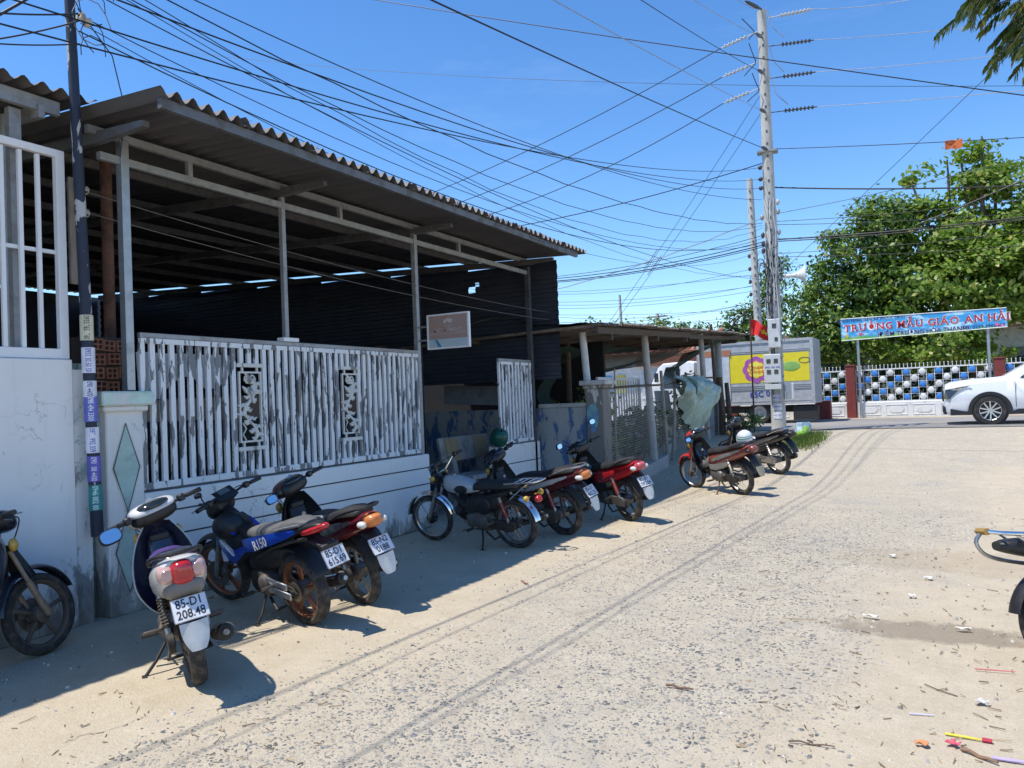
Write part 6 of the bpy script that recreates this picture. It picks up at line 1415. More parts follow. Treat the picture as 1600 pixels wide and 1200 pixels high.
    def underbone(s, P, D):
        st = s.st; P2 = st.get('paint2', P)
        # leg shield
        cl = smoothst([(.985,.91,.085),(1.03,.80,.155),(1.02,.66,.205),(.965,.50,.215),(.90,.38,.165),(.84,.31,.10)], 4); n = len(cl)-1
        def sh_(off, sc):
            def fn(u, v):
                x, z, w = cl[min(n, int(round(v*n)))]; t = (u-.5)*2; return (x-off-.17*abs(t)**1.7*(w/.21), t*w*sc, z-.01*abs(t))
            return fn
        s.p('leg_shield', lambda m: m.grid(sh_(0, 1), 16, n, thick=(-.008,0,0)), P, smooth=60)
        s.p('inner_shield', lambda m: m.grid(sh_(.022, .955), 16, n, thick=(-.008,0,0)), D, smooth=60)
        f_ = sh_(.012, 1.0); edge_ = [f_(0, k/n) for k in range(n+1)]+[f_(i/16, 1) for i in range(1, 16)]+[f_(1, k/n) for k in range(n, -1, -1)]
        s.p('shield_trim', lambda m: m.tube(edge_, .0055, 6), st.get('trim', PLBD))
        s.p('ignition_lock', lambda m: m.lathe([(0,.008),(.02,.008),(.024,0)], 14, M=Matrix.Translation((.885,-.03,.70)) @ Vector((-1,0,.1)).to_track_quat('Z','Y').to_matrix().to_4x4()), CHRD)
        s.p('bag_hook', lambda m: m.tube(smoothst([(.87,.0,.62),(.83,.0,.60),(.815,.0,.63)], 4), .005, 6), CHRD)
        s.p('horn_panel', lambda m: m.box((.905,0,.80), (.02,.13,.05), b=.008), PLB)
        s.p('inner_box', lambda m: body(m, [(.99,.50,.86,.07),(.93,.44,.83,.095),(.89,.42,.72,.085),(.84,.40,.60,.07)], 3), D)
        # tunnel
        s.p('centre_cover', lambda m: body(m, [(.96,.36,.58,.06),(.84,.38,.535,.075),(.72,.42,.56,.08),(.62,.46,.64,.085),(.54,.48,.68,.09)], 2.8), st.get('centre', D))
        if st.get('carrier'):
            for k in range(5): s.p('carrier_bar', lambda m: m.tube([(.93,-.07+.035*k,.74),(.84,-.08+.04*k,.60),(.66,-.075+.0375*k,.62)], .006, 6), CHR)
        # side covers and tail
        wd = st.get('wide')
        if wd: s.p('side_cover', lambda m: body(m, [(.66,.46,.62,.075),(.55,.44,.685,.11),(.35,.46,.725,.138),(.12,.52,.765,.152),(-.10,.57,.815,.155),(-.27,.62,.85,.145),(-.37,.67,.86,.118),(-.405,.70,.85,.095)], 2.6, -.1), P2)
        else: s.p('side_cover', lambda m: body(m, [(.66,.46,.62,.07),(.55,.44,.685,.105),(.35,.47,.725,.128),(.12,.54,.765,.132),(-.10,.605,.805,.125),(-.28,.665,.83,.105),(-.40,.715,.835,.075),(-.435,.74,.825,.05)], 2.5, .15), P2)
        for y in (1, -1):
            if 'stripe' in st: s.p('side_stripe', lambda m: m.loft([[(x, y*(w+.003), z-h), (x, y*(w+.008), z-h*.3), (x, y*(w+.006), z+h), (x, y*(w-.004), z)] for x, z, h, w in ((.50,.56,.02,.112),(.25,.63,.035,.131),(0,.70,.03,.131),(-.22,.765,.012,.110))]), st['stripe'])
            s.p('lower_cover', lambda m: m.loft([[(x, y*(w-.02), z0), (x, y*w, z0+.02), (x, y*w, z1-.02), (x, y*(w-.02), z1)] for x, z0, z1, w in ((.60,.40,.50,.10),(.45,.39,.52,.118),(.25,.44,.56,.122),(.10,.50,.58,.118))]), st.get('lower', PLBD))
        se = st.get('seat', SEATB)
        s.p('seat', lambda m: body(m, [(.655,.625,.70,.06),(.60,.655,.745,.095),(.45,.68,.775,.118),(.25,.705,.785,.13),(.10,.735,.815,.132),(-.02,.765,.85,.130),(-.18,.79,.872,.12),(-.285,.805,.865,.09),(-.31,.815,.85,.06)], 3.0, .25), se)
        if st.get('seat2'): s.p('seat_panel', lambda m: body(m, [(.50,.70,.782,.10),(.40,.70,.786,.124),(.20,.72,.797,.133),(.12,.74,.812,.12)], 3.0, .25), st['seat2'])
        rail = st.get('rail', PLB)
        s.p('grab_rail', lambda m: m.tube(smoothst([(.02,.142,.775),(-.15,.146,.835),(-.32,.118,.875),(-.40,.06,.885),(-.415,0,.886),(-.40,-.06,.885),(-.32,-.118,.875),(-.15,-.146,.835),(.02,-.142,.775)], 4), .012, 8), rail)
        for y in (1, -1):
            s.p('panel_seam', lambda m: m.tube([(x, y*(w+.0015), z) for x, z, w in ((.60,.50,.098),(.45,.545,.123),(.25,.60,.134),(.05,.66,.134),(-.12,.72,.125))], .0028, 5), PLB)
            s.p('panel_bolt', lambda m: m.ball((.30, y*.133, .585), (.009,.006,.009), 8), CHRD)
        # tail lamp with indicators at both sides
        if wd:
            s.p('tail_light', lambda m: body(m, [(-.36,.70,.85,.065),(-.415,.70,.845,.062),(-.445,.72,.832,.048),(-.455,.74,.82,.03)], 3.0), LENSR)
            for y in (1, -1): s.p('indicator', lambda m: body(m, [(-.345,.735,.825,.085),(-.395,.74,.815,.075),(-.418,.755,.80,.05)], 2.6) if False else m.loft([ring(x, z0, z1, w, 2.6, 16, y*.082) for x, z0, z1, w in ((-.34,.715,.835,.050),(-.405,.725,.825,.046),(-.428,.745,.808,.028))]), pm('pale_pink_lens', (.55,.36,.33), .12, spec=.8))
            s.p('lamp_bezel', lambda m: body(m, [(-.30,.60,.73,.115),(-.38,.625,.735,.105),(-.425,.66,.73,.075),(-.435,.68,.72,.04)], 2.6), pm('bezel_grey', (.16,.155,.15), .6, dirt=(.3,.26,.2)))
        else: s.p('tail_light', lambda m: body(m, [(-.385,.715,.835,.078),(-.43,.72,.828,.070),(-.468,.74,.812,.045),(-.475,.755,.80,.02)], 2.8), st.get('tl', LENSR))
        for y in (() if wd else (1, -1)): s.p('indicator', lambda m: m.ball((-.385, y*.095, .755), (.055,.034,.030), 12), st.get('ind', LENSW), smooth=60)
        s.tail(P, D, st.get('txt'), flap=st.get('flap'))
        # head cowl
        hc = st.get('cowl', P)
        s.p('head_cowl', lambda m: body(m, [(1.075,.935,.995,.05),(1.06,.895,1.02,.115),(1.01,.885,1.045,.165),(.95,.90,1.055,.175),(.90,.925,1.05,.16)], 2.6, .1), hc, True)
        if st.get('band'): s.p('cowl_band', lambda m: body(m, [(.935,.975,1.062,.172),(.885,.975,1.05,.162),(.845,.985,1.022,.128),(.835,.99,1.005,.08)], 2.6, .1), P, True)
        s.p('rear_cowl', lambda m: body(m, [(.925,.90,1.052,.168),(.88,.905,1.04,.155),(.85,.93,1.015,.12),(.84,.95,1.0,.07)], 2.6, .1), st.get('rcowl', D), True)
        s.p('instrument_panel', lambda m: m.ball((.905,0,1.032), (.085,.125,.032), 18), GLASS, True, smooth=60)
        s.p('speedometer', lambda m: m.lathe([(0,.003),(.044,.002),(.046,0),(.044,-.004)], 20, M=basis((.885,0,1.045),(0,-1,0),(.55,0,.83))), pm('dial_grey', (.25,.27,.30), .3), True)
        s.p('headlight', lambda m: m.ball((1.045,0,.95), (.05,.11,.05), 16), LAMPG, True, smooth=60)
        for y in (1, -1): s.p('front_indicator', lambda m: m.ball((1.0, y*.135, .80), (.03,.03,.045), 10), LENSO2, smooth=60)
        s.bars(1.0, .335)
        for b_, c, n_, *r_ in st.get('mirrors', [((.90,.20,1.02),(.86,.33,1.17),(-1,-.1,.15)), ((.90,-.20,1.02),(.86,-.33,1.17),(-1,.1,.15))]): s.mirror(b_, c, n_, *r_)
    def sport(s, P, D):
        st = s.st
        s.p('centre_fairing', lambda m: body(m, [(1.02,.60,.86,.07),(.94,.50,.85,.11),(.82,.46,.78,.125),(.68,.46,.70,.115),(.56,.50,.67,.10),(.46,.53,.66,.085)], 3.0), D)
        s.p('tank_cover', lambda m: body(m, [(.93,.74,.90,.055),(.85,.70,.85,.07),(.72,.62,.775,.075),(.58,.60,.73,.08),(.50,.62,.71,.07)], 2.4), D)
        def pan(y, pts, d): return lambda m: m.loft([[(x, y*(w+d), z0), (x, y*(w+d+.010), z0*.6+z1*.4), (x, y*(w+d+.004), z1), (x, y*(w+d-.03), (z0+z1)/2)] for x, z0, z1, w in pts])
        for y in (1, -1):
            s.p('side_panel', pan(y, [(1.0,.60,.66,.09),(.90,.54,.66,.122),(.80,.47,.60,.126),(.72,.45,.56,.122),(.60,.53,.60,.108),(.52,.58,.61,.095)], .012), P)
            s.p('upper_panel', pan(y, [(.92,.78,.80,.10),(.80,.72,.76,.115),(.68,.69,.715,.11)], .008), P)
            s.p('white_flash', pan(y, [(.86,.625,.65,.126),(.76,.56,.585,.128),(.70,.52,.54,.124)], .020), WH)
            s.p('tail_panel', pan(y, [(.58,.55,.66,.095),(.40,.585,.70,.115),(.18,.645,.745,.118),(-.05,.715,.785,.105),(-.18,.765,.80,.085)], .010), P)
            nrm = Vector((0, y, 0)); M = basis((.24, y*.1395, .665), (-y*.955,0,y*-.0+.295*(1)) if y > 0 else (.955,0,-.295), (.28*1,0,.96) if y > 0 else (.28,0,.96))
            ux_ = Vector((-.955,0,.295))*y; uy = Vector((.295*1,0,.955)); M = basis((.26, y*.142, .665), ux_ if y > 0 else ux_, uy)
            s.p('lettering', lambda m: m.text('R150', .105, M, bold=.03), WH, smooth=None)
            M2 = basis((.77, y*.150, .58), Vector((-.92,0,-.38)) if y > 0 else Vector((.92,0,.38)), Vector((-.38,0,.92)))
            s.p('lettering', lambda m: m.text('RAIDER', .062, M2, bold=.015), WH, smooth=None)
        s.p('seat', lambda m: body(m, [(.60,.64,.70,.055),(.52,.66,.745,.085),(.35,.69,.775,.112),(.18,.72,.79,.118),(.02,.755,.835,.112),(-.15,.795,.87,.098),(-.26,.82,.865,.07),(-.29,.83,.855,.045)], 3.0, .25), SEATG)
        s.p('tail_cowl', lambda m: body(m, [(.10,.66,.74,.09),(-.08,.72,.80,.092),(-.25,.765,.835,.08),(-.38,.80,.85,.055),(-.43,.815,.845,.03)], 2.6), D)
        s.p('tail_light', lambda m: body(m, [(-.26,.745,.80,.088),(-.36,.765,.83,.078),(-.455,.80,.845,.04),(-.48,.815,.84,.015)], 2.4), LENSR)
        for y in (1, -1): s.p('grab_handle', lambda m: m.tube([(.04,y*.12,.78),(-.12,y*.13,.82),(-.28,y*.10,.845)], .011, 8), pm('bright_alloy', (.5,.5,.5), .3), smooth=50)
        s.p('plate_hanger', lambda m: (m.bar((-.20,0,.72),(-.44,0,.68), .12, .03, bv=.006), m.box((-.455,0,.675), (.05,.15,.045), b=.008)), PLB)
        s.p('plate_arm', lambda m: m.bar((-.43,0,.68),(-.49,0,.56), .10, .014), PLB)
        s.plate(st['txt'], Vector((-.51,0,.60)), 26)
        s.p('inner_mudguard', lambda m: m.grid(lambda u, v: ((WR+.05)*math.cos(rad(50+105*u)), (v-.5)*.14, WR+(WR+.05)*math.sin(rad(50+105*u))), 16, 6, thick=(0,0,.006)), PLB, smooth=60)
        s.p('rear_hugger', lambda m: m.grid(lambda u, v: (.30-.20*u, (v-.5)*.13, .36+.30*u), 8, 4, thick=(.01,0,0)), PLBD)
        # cockpit
        s.p('head_cowl', lambda m: body(m, [(1.09,.84,.90,.04),(1.07,.80,.94,.10),(1.02,.79,.97,.13),(.96,.82,.985,.12),(.92,.86,.98,.09)], 2.5), D, True)
        s.p('headlight', lambda m: m.ball((1.06,0,.87), (.045,.10,.045), 16), LAMPG, True, smooth=60)
        s.p('instrument_panel', lambda m: m.loft([[(x, y*w, z) for y, w in ((-1,.10),(-.7,.115),(0,.118),(.7,.115),(1,.10))]+[(x+.02, 0, z-.05)] for x, z, w in ((.96,1.03,0),(.94,1.03,0),(.88,.98,0),(.86,.96,0))]), PLB, True, smooth=50)
        s.p('display', lambda m: m.add([(.935,-.055,1.032),(.935,.055,1.032),(.895,.055,1.0),(.895,-.055,1.0)], [(0,1,2,3)]), pm('lcd', (.10,.13,.14), .15), True, smooth=None)
        s.bars(.985, .335, .94, .85, .005)
        s.mirror((.90,.22,1.0), (.92,.24,1.09), (-.3,.2,.9), (.03,.02))
    def classic(s, P, D):
        st = s.st
        s.p('fuel_tank', lambda m: body(m, [(.93,.68,.80,.05),(.89,.64,.825,.085),(.78,.62,.83,.115),(.65,.62,.80,.12),(.54,.625,.765,.105),(.46,.64,.735,.07)], 2.6, .1), P)
        s.p('fuel_cap', lambda m: m.lathe([(.032,-.01),(.032,.008),(.02,.014),(0,.014)], 16, M=Matrix.Translation((.80,0,.835))), CHRD)
        for y in (1, -1):
            s.p('knee_pad', lambda m: m.ball((.64, y*.108, .685), (.10,.022,.05), 14), PLB, smooth=60)
            s.p('side_panel', lambda m: m.ball((.36, y*.095, .50), (.105,.022,.10), 16), D, smooth=60)
        s.p('seat', lambda m: body(m, [(.50,.66,.72,.06),(.44,.665,.765,.105),(.30,.68,.77,.12),(.12,.69,.775,.122),(-.02,.70,.785,.11),(-.10,.71,.77,.08)], 3.2, .2), SEATB)
        s.p('rear_fender', lambda m: m.grid(lambda u, v: (-(WR+.03+.02*(1-(2*v-1)**2))*math.cos(rad(10+105*u)), (v-.5)*.12, WR+(WR+.03+.02*(1-(2*v-1)**2))*math.sin(rad(10+105*u))), 20, 8), st.get('fender_mat', CHR), smooth=70)
        rk = st.get('rack', CHR)
        if rk:
            s.p('rear_rack', lambda m: (m.tube([(.02,.10,.76),(-.12,.11,.775),(-.36,.10,.79),(-.42,.06,.80),(-.42,-.06,.80),(-.36,-.10,.79),(-.12,-.11,.775),(.02,-.10,.76)], .011, 8), [m.tube([(-.12-.08*k,.105,.78+.003*k),(-.12-.08*k,-.105,.78+.003*k)], .007, 6) for k in range(4)], m.tube([(-.30,.09,.785),(-.05,.12,.60)], .008, 6), m.tube([(-.30,-.09,.785),(-.05,-.12,.60)], .008, 6)), rk)
        if st.get('wrap'): s.p('rear_bar', lambda m: m.tube(smoothst([(-.42,.02,.80),(-.46,.02,.74),(-.42,.02,.67),(-.30,.05,.63),(-.12,.10,.60)], 4), .012, 8), CHRD)
        if st.get('wrap'): s.p('tail_cover', lambda m: body(m, [(-.02,.64,.74,.06),(-.15,.64,.76,.075),(-.30,.67,.755,.07),(-.36,.69,.74,.05)], 2.6), PLB)
        if st.get('wrap'): s.p('rack_wrap', lambda m: m.tube([(-.38,.09,.795),(-.425,.05,.80),(-.425,-.05,.80)], .02, 8), pm('straw_wrap', (.32,.20,.06), .9, bump=.6, bscale=40))
        if not st.get('wrap'): s.p('tail_light', lambda m: m.ball((-.345,0,.585), (.045,.05,.04), 12), LENSR, smooth=60)
        for y in (1, -1):
            if not st.get('wrap'): s.p('indicator', lambda m: (m.tube([(-.27,y*.05,.62),(-.28,y*.13,.62)], .007, 6), m.ball((-.285,y*.15,.62), (.035,.035,.035), 12)), LENSO2, smooth=60)
            s.p('front_indicator', lambda m: (m.ball((1.02,y*.15,.82), (.033,.033,.033), 12),), LENSO2, True, smooth=60)
        s.p('headlight', lambda m: m.lathe([(0,-.10),(.045,-.09),(.075,-.04),(.082,.0),(.078,.012)], 20, M=Matrix.Translation((1.085,0,.80)) @ Vector((1,0,-.08)).to_track_quat('Z','Y').to_matrix().to_4x4()), D, True)
        s.p('headlight_glass', lambda m: m.ball((1.092,0,.80), (.028,.077,.077), 18), LAMPG, True, smooth=60)
        s.p('headlight_rim', lambda m: m.tube([(1.094,.08*math.cos(a),.80+.08*math.sin(a)) for a in [k*math.pi/12 for k in range(24)]], .006, 6, closed=True), CHR, True)
        s.p('speedometer', lambda m: m.lathe([(.0,.012),(.036,.012),(.04,0),(.036,-.05),(0,-.06)], 18, M=Matrix.Translation((1.0,0,.915)) @ Vector((-.4,0,1)).to_track_quat('Z','Y').to_matrix().to_4x4()), D, True)
        for y in (1, -1): s.p('fork_ear', lambda m: m.tube([(1.03,y*.078,.70),(.985,y*.078,.83)], .024, 10), D, True)
        s.bars(.90, .32, .97, .86, .12, CHR)
        if st.get('mirrors'):
            for b_, c, n_ in st['mirrors']: s.mirror(b_, c, n_)
        if st.get('stay'): s.p('fender_stay', lambda m: [m.tube([(WB,y*.07,WR+.05),(WB+.14,y*.06,WR+.30),(WB+.30,y*.05,WR+.16)], .004, 5) for y in (1,-1)], CHR, True)
        if st.get('txt'): s.plate(st['txt'], Vector((-.40,0,.50)), 25)
def thing_child(name, parent):
    o = bpy.data.objects.new(name, None); C.objects.link(o); o.parent = parent; o.empty_display_size = .1; OFF[o.name] = Vector(); return o
LENSO2 = pm('amber_lens', (.50,.30,.05), .2)
# --- the ten bikes
Bike('white and purple scooter style motorbike with a red tail lamp and plate 85-D1 208.48', (-4.03,3.24), 148, 9, 22, paint=paint('paint_white', (.55,.545,.53), .35), fender_mat=paint('paint_violet', (.03,.025,.10)), fork_cover=PLB, wide=True, paint2=MT['paint_white'], dark=paint('paint_ink', (.018,.02,.045), .1), centre=MT['paint_ink'], seat=paint('seat_ink', (.02,.02,.04), .1), seat2=paint('seat_violet', (.16,.10,.36), .1), stripe=paint('stripe_black', (.015,.015,.02)), txt=('85-D1','208.48'), flap=pm('flap_grey', (.50,.51,.51), .5, dirt=(.4,.38,.35)), spring=SPRK, spokes=5, rcowl=PLB, band=True, trim=MT['paint_white'], tyre_r=.094,
     mirrors=[((.90,.20,1.0),(.80,.36,.97),(-.92,.1,.35), (.072,.052))], rail=PLB)
Bike('blue and black sporty motorbike with copper wheels and plate 85-D1 615.69', (-4.28,4.48), 167, 11, 14, kind='sport', paint=paint('paint_blue', (.012,.06,.42), .1), fender_mat=PLB, fork_cover=PLB, rim=RIMC, spokes=5, yspoke=True, tyre_r=.112, txt=('85-D1','615.69'), disc=True, muffler=ENGB)
Bike('maroon motorbike with a black seat and tan wheels and plate 85-N2 0188', (-4.25,5.10), 160, 11, 20, paint=paint('paint_maroon', (.11,.006,.012), .15), dark=PLB, txt=('85-N2','0188'), rim=RIMT, spring=SPRR, tl=LENSO, flap=pm('flap_pale', (.62,.62,.60), .5), cowl=MT['paint_maroon'],
     mirrors=[((.90,.20,1.0),(.82,.34,1.0),(-.85,.2,.35))], stripe=CHRD, rail=PLB)
Bike('old silver motorbike with wire wheels and a chrome rear rack', (-4.13,7.62), 174, 9, 8, kind='classic', paint=paint('paint_silver', (.40,.42,.43), .2), spokes='wire', rim=RIMS, tyre_r=.082, tyre_f=.072, fender_mat=CHR, spring=SPRR, fender=(5,168), stay=True, hub=ENGB, wr=.285)
Bike('dark motorbike with a long black seat and red shocks beside the old silver one', (-3.96,8.52), 168, 10, 16, paint=paint('paint_wine', (.06,.008,.012), .1), dark=PLB, txt=('85-D1','463.25'), spring=SPRR, rim=RIMB, stripe=pm('stripe_silver', (.42,.42,.42), .4), cowl=PLB, fork_cover=PLB, tl=LENSO, case=ENG, flap=pm('flap_white', (.60,.60,.58), .5), mirrors=[((.90,-.20,1.0),(.86,-.34,.99),(-.4,-.2,-.8))], rail=CHRD)
Bike('bright red motorbike with round mirrors and plate 85-B1 092.04', (-3.56,9.74), 146, 10, 14, paint=paint('paint_red', (.40,.012,.018), .1), dark=PLB, txt=('85-B1','092.04'), spring=SPRR, rim=RIMB, spokes=5, case=ENG, carrier=True, seat=SEATB, flap=MT['flap_white'], cowl=PLB, fork_cover=PLB,
     mirrors=[((.90,.20,1.02),(.90,.40,1.12),(-1,-.1,.1)), ((.90,-.20,1.02),(.86,-.30,1.25),(-1,.1,.1))], tl=pm('pink_lens', (.50,.10,.12), .15))
Bike('worn red and silver motorbike with a red front fender and wire wheels', (-2.70,12.57), 143, 9, 10, paint=paint('paint_redworn', (.48,.03,.03), .15), paint2=paint('paint_rust', (.24,.06,.045), .3), dark=PLB, spring=CHRD, rim=RIMS, spokes='wire', lower=pm('silver_dull', (.36,.35,.33), .45, .4, dirt=(.25,.21,.17)), centre=pm('silver_dull', (.36,.35,.33)), stripe=pm('silver_dull', (.36,.35,.33)), worn=True, carrier=True, fork=CHRD, txt=None, flap=pm('flap_tan', (.33,.29,.22), .7), seat=SEATB, rcowl=PLB, tl=MT['paint_rust'], ind=PLB,
     mirrors=[((.90,.20,1.0),(.84,.30,.96),(-.9,.2,.2))])
Bike('black motorbike with a flat black seat and chrome side rail near the concrete pole', (-2.50,14.82), 146, 9, 14, paint=paint('paint_black', (.015,.015,.018), .1), spokes='wire', rim=RIMS, spring=CHRD, rail=CHR, stripe=CHRD, cowl=MT['paint_black'], case=CHRD, tl=PLB, ind=PLB, mirrors=[])
Bike('dark motorbike with a disc brake on alloy wheels beside the white house wall', (-5.42,1.98), 97, 8, 6, paint=paint('paint_darkblue', (.012,.014,.03), .1), dark=PLB, rim=pm('rim_dusty', (.06,.052,.045), .6, dirt=(.16,.125,.095), da=(.4,.65)), disc=True, fork=pm('fork_tan', (.30,.24,.18), .5, .3, dirt=(.2,.15,.1)), fork_cover=PLB, mirrors=[])
Bike('motorbike with straw wrapped rear rack at the sandy right side of the alley', (.66,5.27), 25, 8, 0, kind='classic', paint=paint('paint_green', (.03,.06,.05), .1), spokes='wire', rim=RIMS, fender_mat=PLB, rack=CHR, wrap=True, tyre_r=.10)
# helmets
def helmet(label, c, r, rot, mt, stripe=None):
    t = thing('helmet', label, 'helmet', c); M = Matrix.Translation(c) @ Euler(rot).to_matrix().to_4x4() @ Matrix.Diagonal((r*1.1, r*.95, r, 1))
    m = MB(); m.lathe([(.0,1),(.35,.94),(.7,.72),(.92,.38),(1.0,0),(.99,-.28),(.93,-.46),(.85,-.44)], 24, M=M); m.build('shell', mt, t, 60)
    m = MB(); m.grid(lambda u, v: tuple(M @ Vector(((1.0+.42*v)*math.cos((u-.5)*1.9), (1.0+.2*v)*math.sin((u-.5)*1.9), -.1-.12*v))), 12, 4, thick=(0,0,-.004)); m.build('peak', mt if stripe else PLB, t, 60)
    if stripe:
        for a in (.45, .2):
            m = MB(); m.lathe([(math.sqrt(1-(a)**2)*1.012, a-.04), (math.sqrt(1-(a-.09)**2)*1.012, a-.13)], 24, M=M); m.build('stripe', stripe, t, 60)
    m = MB(); m.tube([M @ Vector((0,.95,-.4)), M @ Vector((.1,.5,-1.1)), M @ Vector((.1,-.5,-1.1)), M @ Vector((0,-.95,-.4))], .006, 6); m.build('strap', PLB, t)
    return t
q = onx(358, 822, -5.12); helmet('round black helmet hung on the front of the blue motorbike', (q.x, q.y, q.z), .125, (rad(95), 0, rad(20)), PLB)
q = ony(1163, 684, 13.0); helmet('white helmet with green stripes resting between the last two motorbikes', (q.x, q.y, q.z), .13, (rad(8), rad(-12), rad(60)), pm('helmet_white', (.72,.73,.72), .3, var=.04), pm('helmet_green', (.01,.26,.14), .4))
# ================================================================== LITTER
LIT = [((1062,1075), 'twig', 'brown twig lying on the stony concrete', .16, (.16,.09,.06), .007), ((820,911), 'twig', 'short reddish twig near the edge of the roof shadow', .16, (.20,.07,.045), .006), ((1555,1048), 'plastic_straw', 'pink plastic straw on the sand', .20, (.60,.16,.18), .004), ((1440,1117), 'plastic_straw', 'white and violet plastic straw on the sand', .11, (.55,.52,.66), .004), ((1508,1153), 'plastic_straw', 'yellow plastic stick with a red tip on the sand', .16, (.72,.60,.06), .006), ((1580,1190), 'plastic_straw', 'lilac plastic strip on the sand', .14, (.45,.36,.58), .008), ((1268,1163), 'twig', 'thin dark twig on the sand near the coloured straws', .20, (.12,.08,.05), .004), ((1530,1183), 'twig', 'thick brown twig lying in the sand by the lilac strip', .16, (.22,.13,.08), .009), ((1360,965), 'wood_chip', 'long pale wood chip beside the damp stain', .11, (.68,.63,.54), .010), ((1505,985), 'wood_chip', 'pale wood chip on the damp stain', .10, (.70,.66,.58), .010), ((1450,905), 'paper_scrap', 'white paper scrap on the sandy ground', .07, (.72,.71,.68), .02), ((1395,870), 'paper_scrap', 'torn white paper scrap beyond the damp stain', .06, (.70,.69,.67), .02), ((1425,933), 'paper_scrap', 'small white scrap beside the wood chips', .05, (.70,.69,.67), .02), ((1490,1165), 'candy_wrapper', 'crumpled pink sweet wrapper on the sand', .05, (.60,.10,.14), .02), ((1535,1100), 'paper_scrap', 'grey stone coloured scrap near the pink straw', .06, (.50,.49,.47), .02), ((1440,1165), 'candy_wrapper', 'orange sweet wrapper on the sand', .06, (.62,.25,.10), .015)]
for i, ((px, py), nm, lb, L_, c, r) in enumerate(LIT):
    q = onz(px, py, .008); a = random.uniform(-.5, .5)-.2; d = Vector((math.cos(a), math.sin(a), 0)); mt = pm('litter_%d' % i, c, .8, var=.2, rnd=False)
    m = MB()
    if nm in ('twig', 'plastic_straw'):
        m.tube([q+d*L_*(t-.5)+Vector((0, (.02 if nm == 'twig' else 0)*math.sin(t*5)*L_, r*.7+(.006*math.sin(t*9) if nm == 'twig' else 0))) for t in (0,.25,.5,.75,1)], [r,r*.9,r,r*.8,r*.6], 6)
    else:
        nn = Vector((-d.y, d.x, 0)); ph = random.uniform(0, 6)
        m.grid(lambda u, v: tuple(q+d*L_*(u-.5)*(1-.3*abs(v-.5))+nn*r*2.2*(v-.5)*(1+.5*math.sin(u*6+ph))+Vector((0,0,.006+.012*abs(math.sin(u*4+v*3+ph))))), 6, 4, thick=(0,0,.004))
    o = m.build(nm, mt, smooth=50); tag(o, lb, nm.replace('_', ' '))
    if 'red tip' in lb: m = MB(); e = q+d*L_*.42+Vector((0,0,.006)); m.tube([e, e+d*.04], .010, 6); oo = m.build('red_tip', pm('tip_red', (.45,.03,.06), .6), o)
# small pebbles and chips scattered on the sand
rng = np.random.default_rng(31); n = 8000
x = rng.uniform(-5.6, 2.4, n); y = rng.uniform(1.8, 15, n); keep = rng.random(n) < np.where((x > -1.2+.2*y-.6) | (x < -2.9), .75, .2); x, y = x[keep], y[keep]; n = len(x)
s_ = np.exp(rng.normal(math.log(.0065), .5, n)).clip(.003,.022); k = 5; V = np.zeros((n, 2*k+0, 3)); th = np.arange(k)*2*np.pi/k+rng.uniform(-.4,.4,(n,k)); rr_ = rng.uniform(.6,1.2,(n,k))*s_[:,None]
g = np.array([gz(a, b) for a, b in zip(x, y)])
for lvl, (sc, zz_) in enumerate(((1.0, -.002), (.65, 1.0))):
    V[:, lvl*k:(lvl+1)*k, 0] = x[:,None]+rr_*sc*np.cos(th); V[:, lvl*k:(lvl+1)*k, 1] = y[:,None]+rr_*sc*np.sin(th)*.8; V[:, lvl*k:(lvl+1)*k, 2] = g[:,None]+(.004*np.sin(x*2.1)*0)[:,None]+(zz_ if lvl == 0 else 0)+(s_*.7*lvl)[:,None]+rng.uniform(-.001,.001,(n,k))
i_ = np.arange(k); j_ = (i_+1) % k; Q = np.concatenate([np.stack([i_, j_, k+j_, k+i_], 1), np.array([[k,k+1,k+2,k+3],[k,k+3,k+4,k+4]])], 0)
Fq = (np.arange(n)[:,None,None]*2*k+Q[None]).reshape(-1,4); Fq = Fq[Fq[:,2] != Fq[:,3]]
b = NB('grit'); ge = b.n('ShaderNodeNewGeometry'); b.col(b.mix(ge.outputs['Random Per Island'], (.16,.15,.13), (.62,.58,.52))); b.set(rough=.85)
tag(bulk('pebbles', V.reshape(-1,3), Fq, b.m), 'loose small pebbles and chips scattered over the sandy alley', None, kind='stuff')

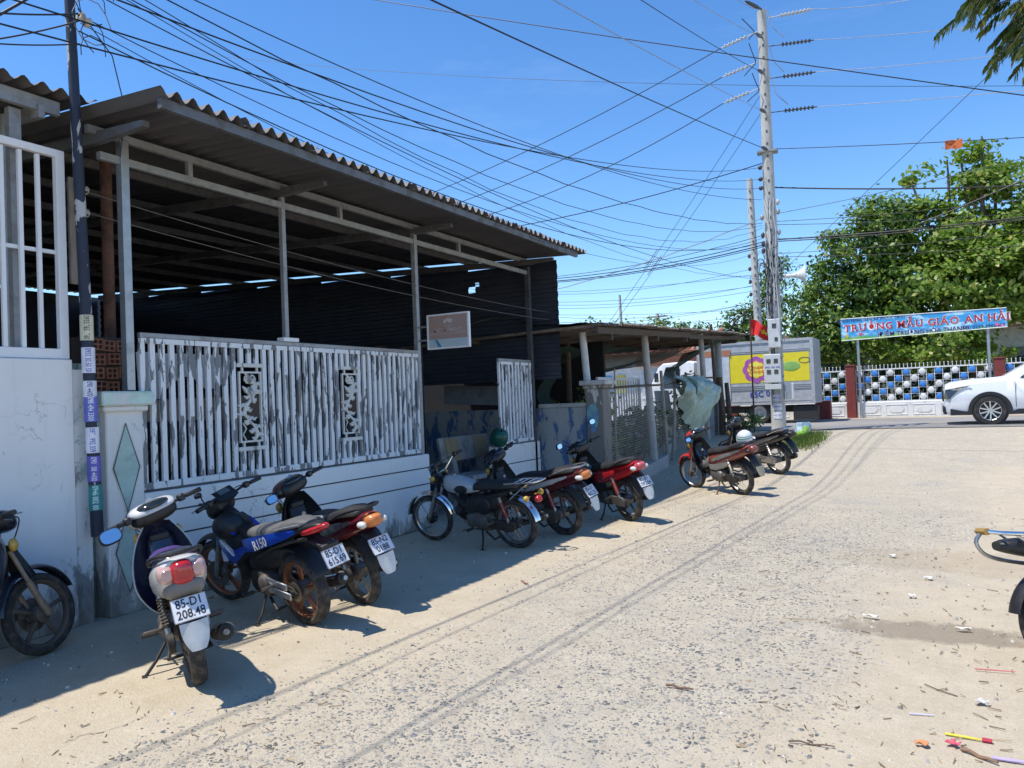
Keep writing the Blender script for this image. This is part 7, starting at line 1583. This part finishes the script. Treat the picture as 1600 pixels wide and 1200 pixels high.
# cracks and a slab seam in the concrete
CRK = pm('crack_shadow', (.10,.085,.065), .95)
for pts in ([(95,1165),(130,1150),(160,1146),(195,1135),(222,1122),(240,1106)], [(1010,745),(1080,728),(1140,702),(1215,668+10)], [(850,985),(900,960),(935,952),(985,925)]):
    m = MB(); P_ = [onz(a, b_, .002) for a, b_ in pts]; Q_ = []
    for a, b_ in zip(P_, P_[1:]):
        for k in range(6): Q_.append(a.lerp(b_, k/6)+Vector((random.uniform(-.012,.012), random.uniform(-.012,.012), 0)))
    V_ = []; 
    for i, q in enumerate(Q_):
        w = .002+.006*random.random()*math.sin(math.pi*i/len(Q_)); V_ += [(q.x, q.y-w, gz(q.x, q.y)+.008), (q.x, q.y+w, gz(q.x, q.y)+.008)]
    m.add(V_, [(2*i, 2*i+2, 2*i+3, 2*i+1) for i in range(len(Q_)-1)]); o = m.build('crack', CRK, bpy.data.objects['alley'])

# dry twigs and leaf stalks strewn over the sandy side
rngt = np.random.default_rng(44); V = []; Q = []
for k in range(230):
    px, py = (rngt.uniform(1150,1600), rngt.uniform(860,1200)) if k < 170 else (rngt.uniform(0,560), rngt.uniform(1080,1200))
    q = onz(px, py, 0); L_ = float(np.exp(rngt.normal(math.log(.035), .55))); a = rngt.uniform(0, 6.28); w = rngt.uniform(.0012,.0032); bend = rngt.uniform(-.4,.4)
    pts = [(q.x+math.cos(a+bend*t)*L_*t, q.y+math.sin(a+bend*t)*L_*t, .010+.004*math.sin(3*t)) for t in (-.5, 0, .5)]
    n0 = len(V); sx_, sy_ = -math.sin(a)*w, math.cos(a)*w
    for p in pts: V += [(p[0]-sx_, p[1]-sy_, p[2]-.004), (p[0], p[1], p[2]+w), (p[0]+sx_, p[1]+sy_, p[2]-.004)]
    for i in range(2): Q += [(n0+3*i, n0+3*i+3, n0+3*i+4, n0+3*i+1), (n0+3*i+1, n0+3*i+4, n0+3*i+5, n0+3*i+2)]
b = NB('dry_twig'); ge = b.n('ShaderNodeNewGeometry'); b.col(b.mix(ge.outputs['Random Per Island'], (.07,.05,.035), (.36,.27,.17))); b.set(rough=.9)
tag(bulk('dry_twigs', V, Q, b.m), 'tiny dry twigs and stalks strewn over the sandy ground', None, kind='stuff')
bpy.context.view_layer.update()
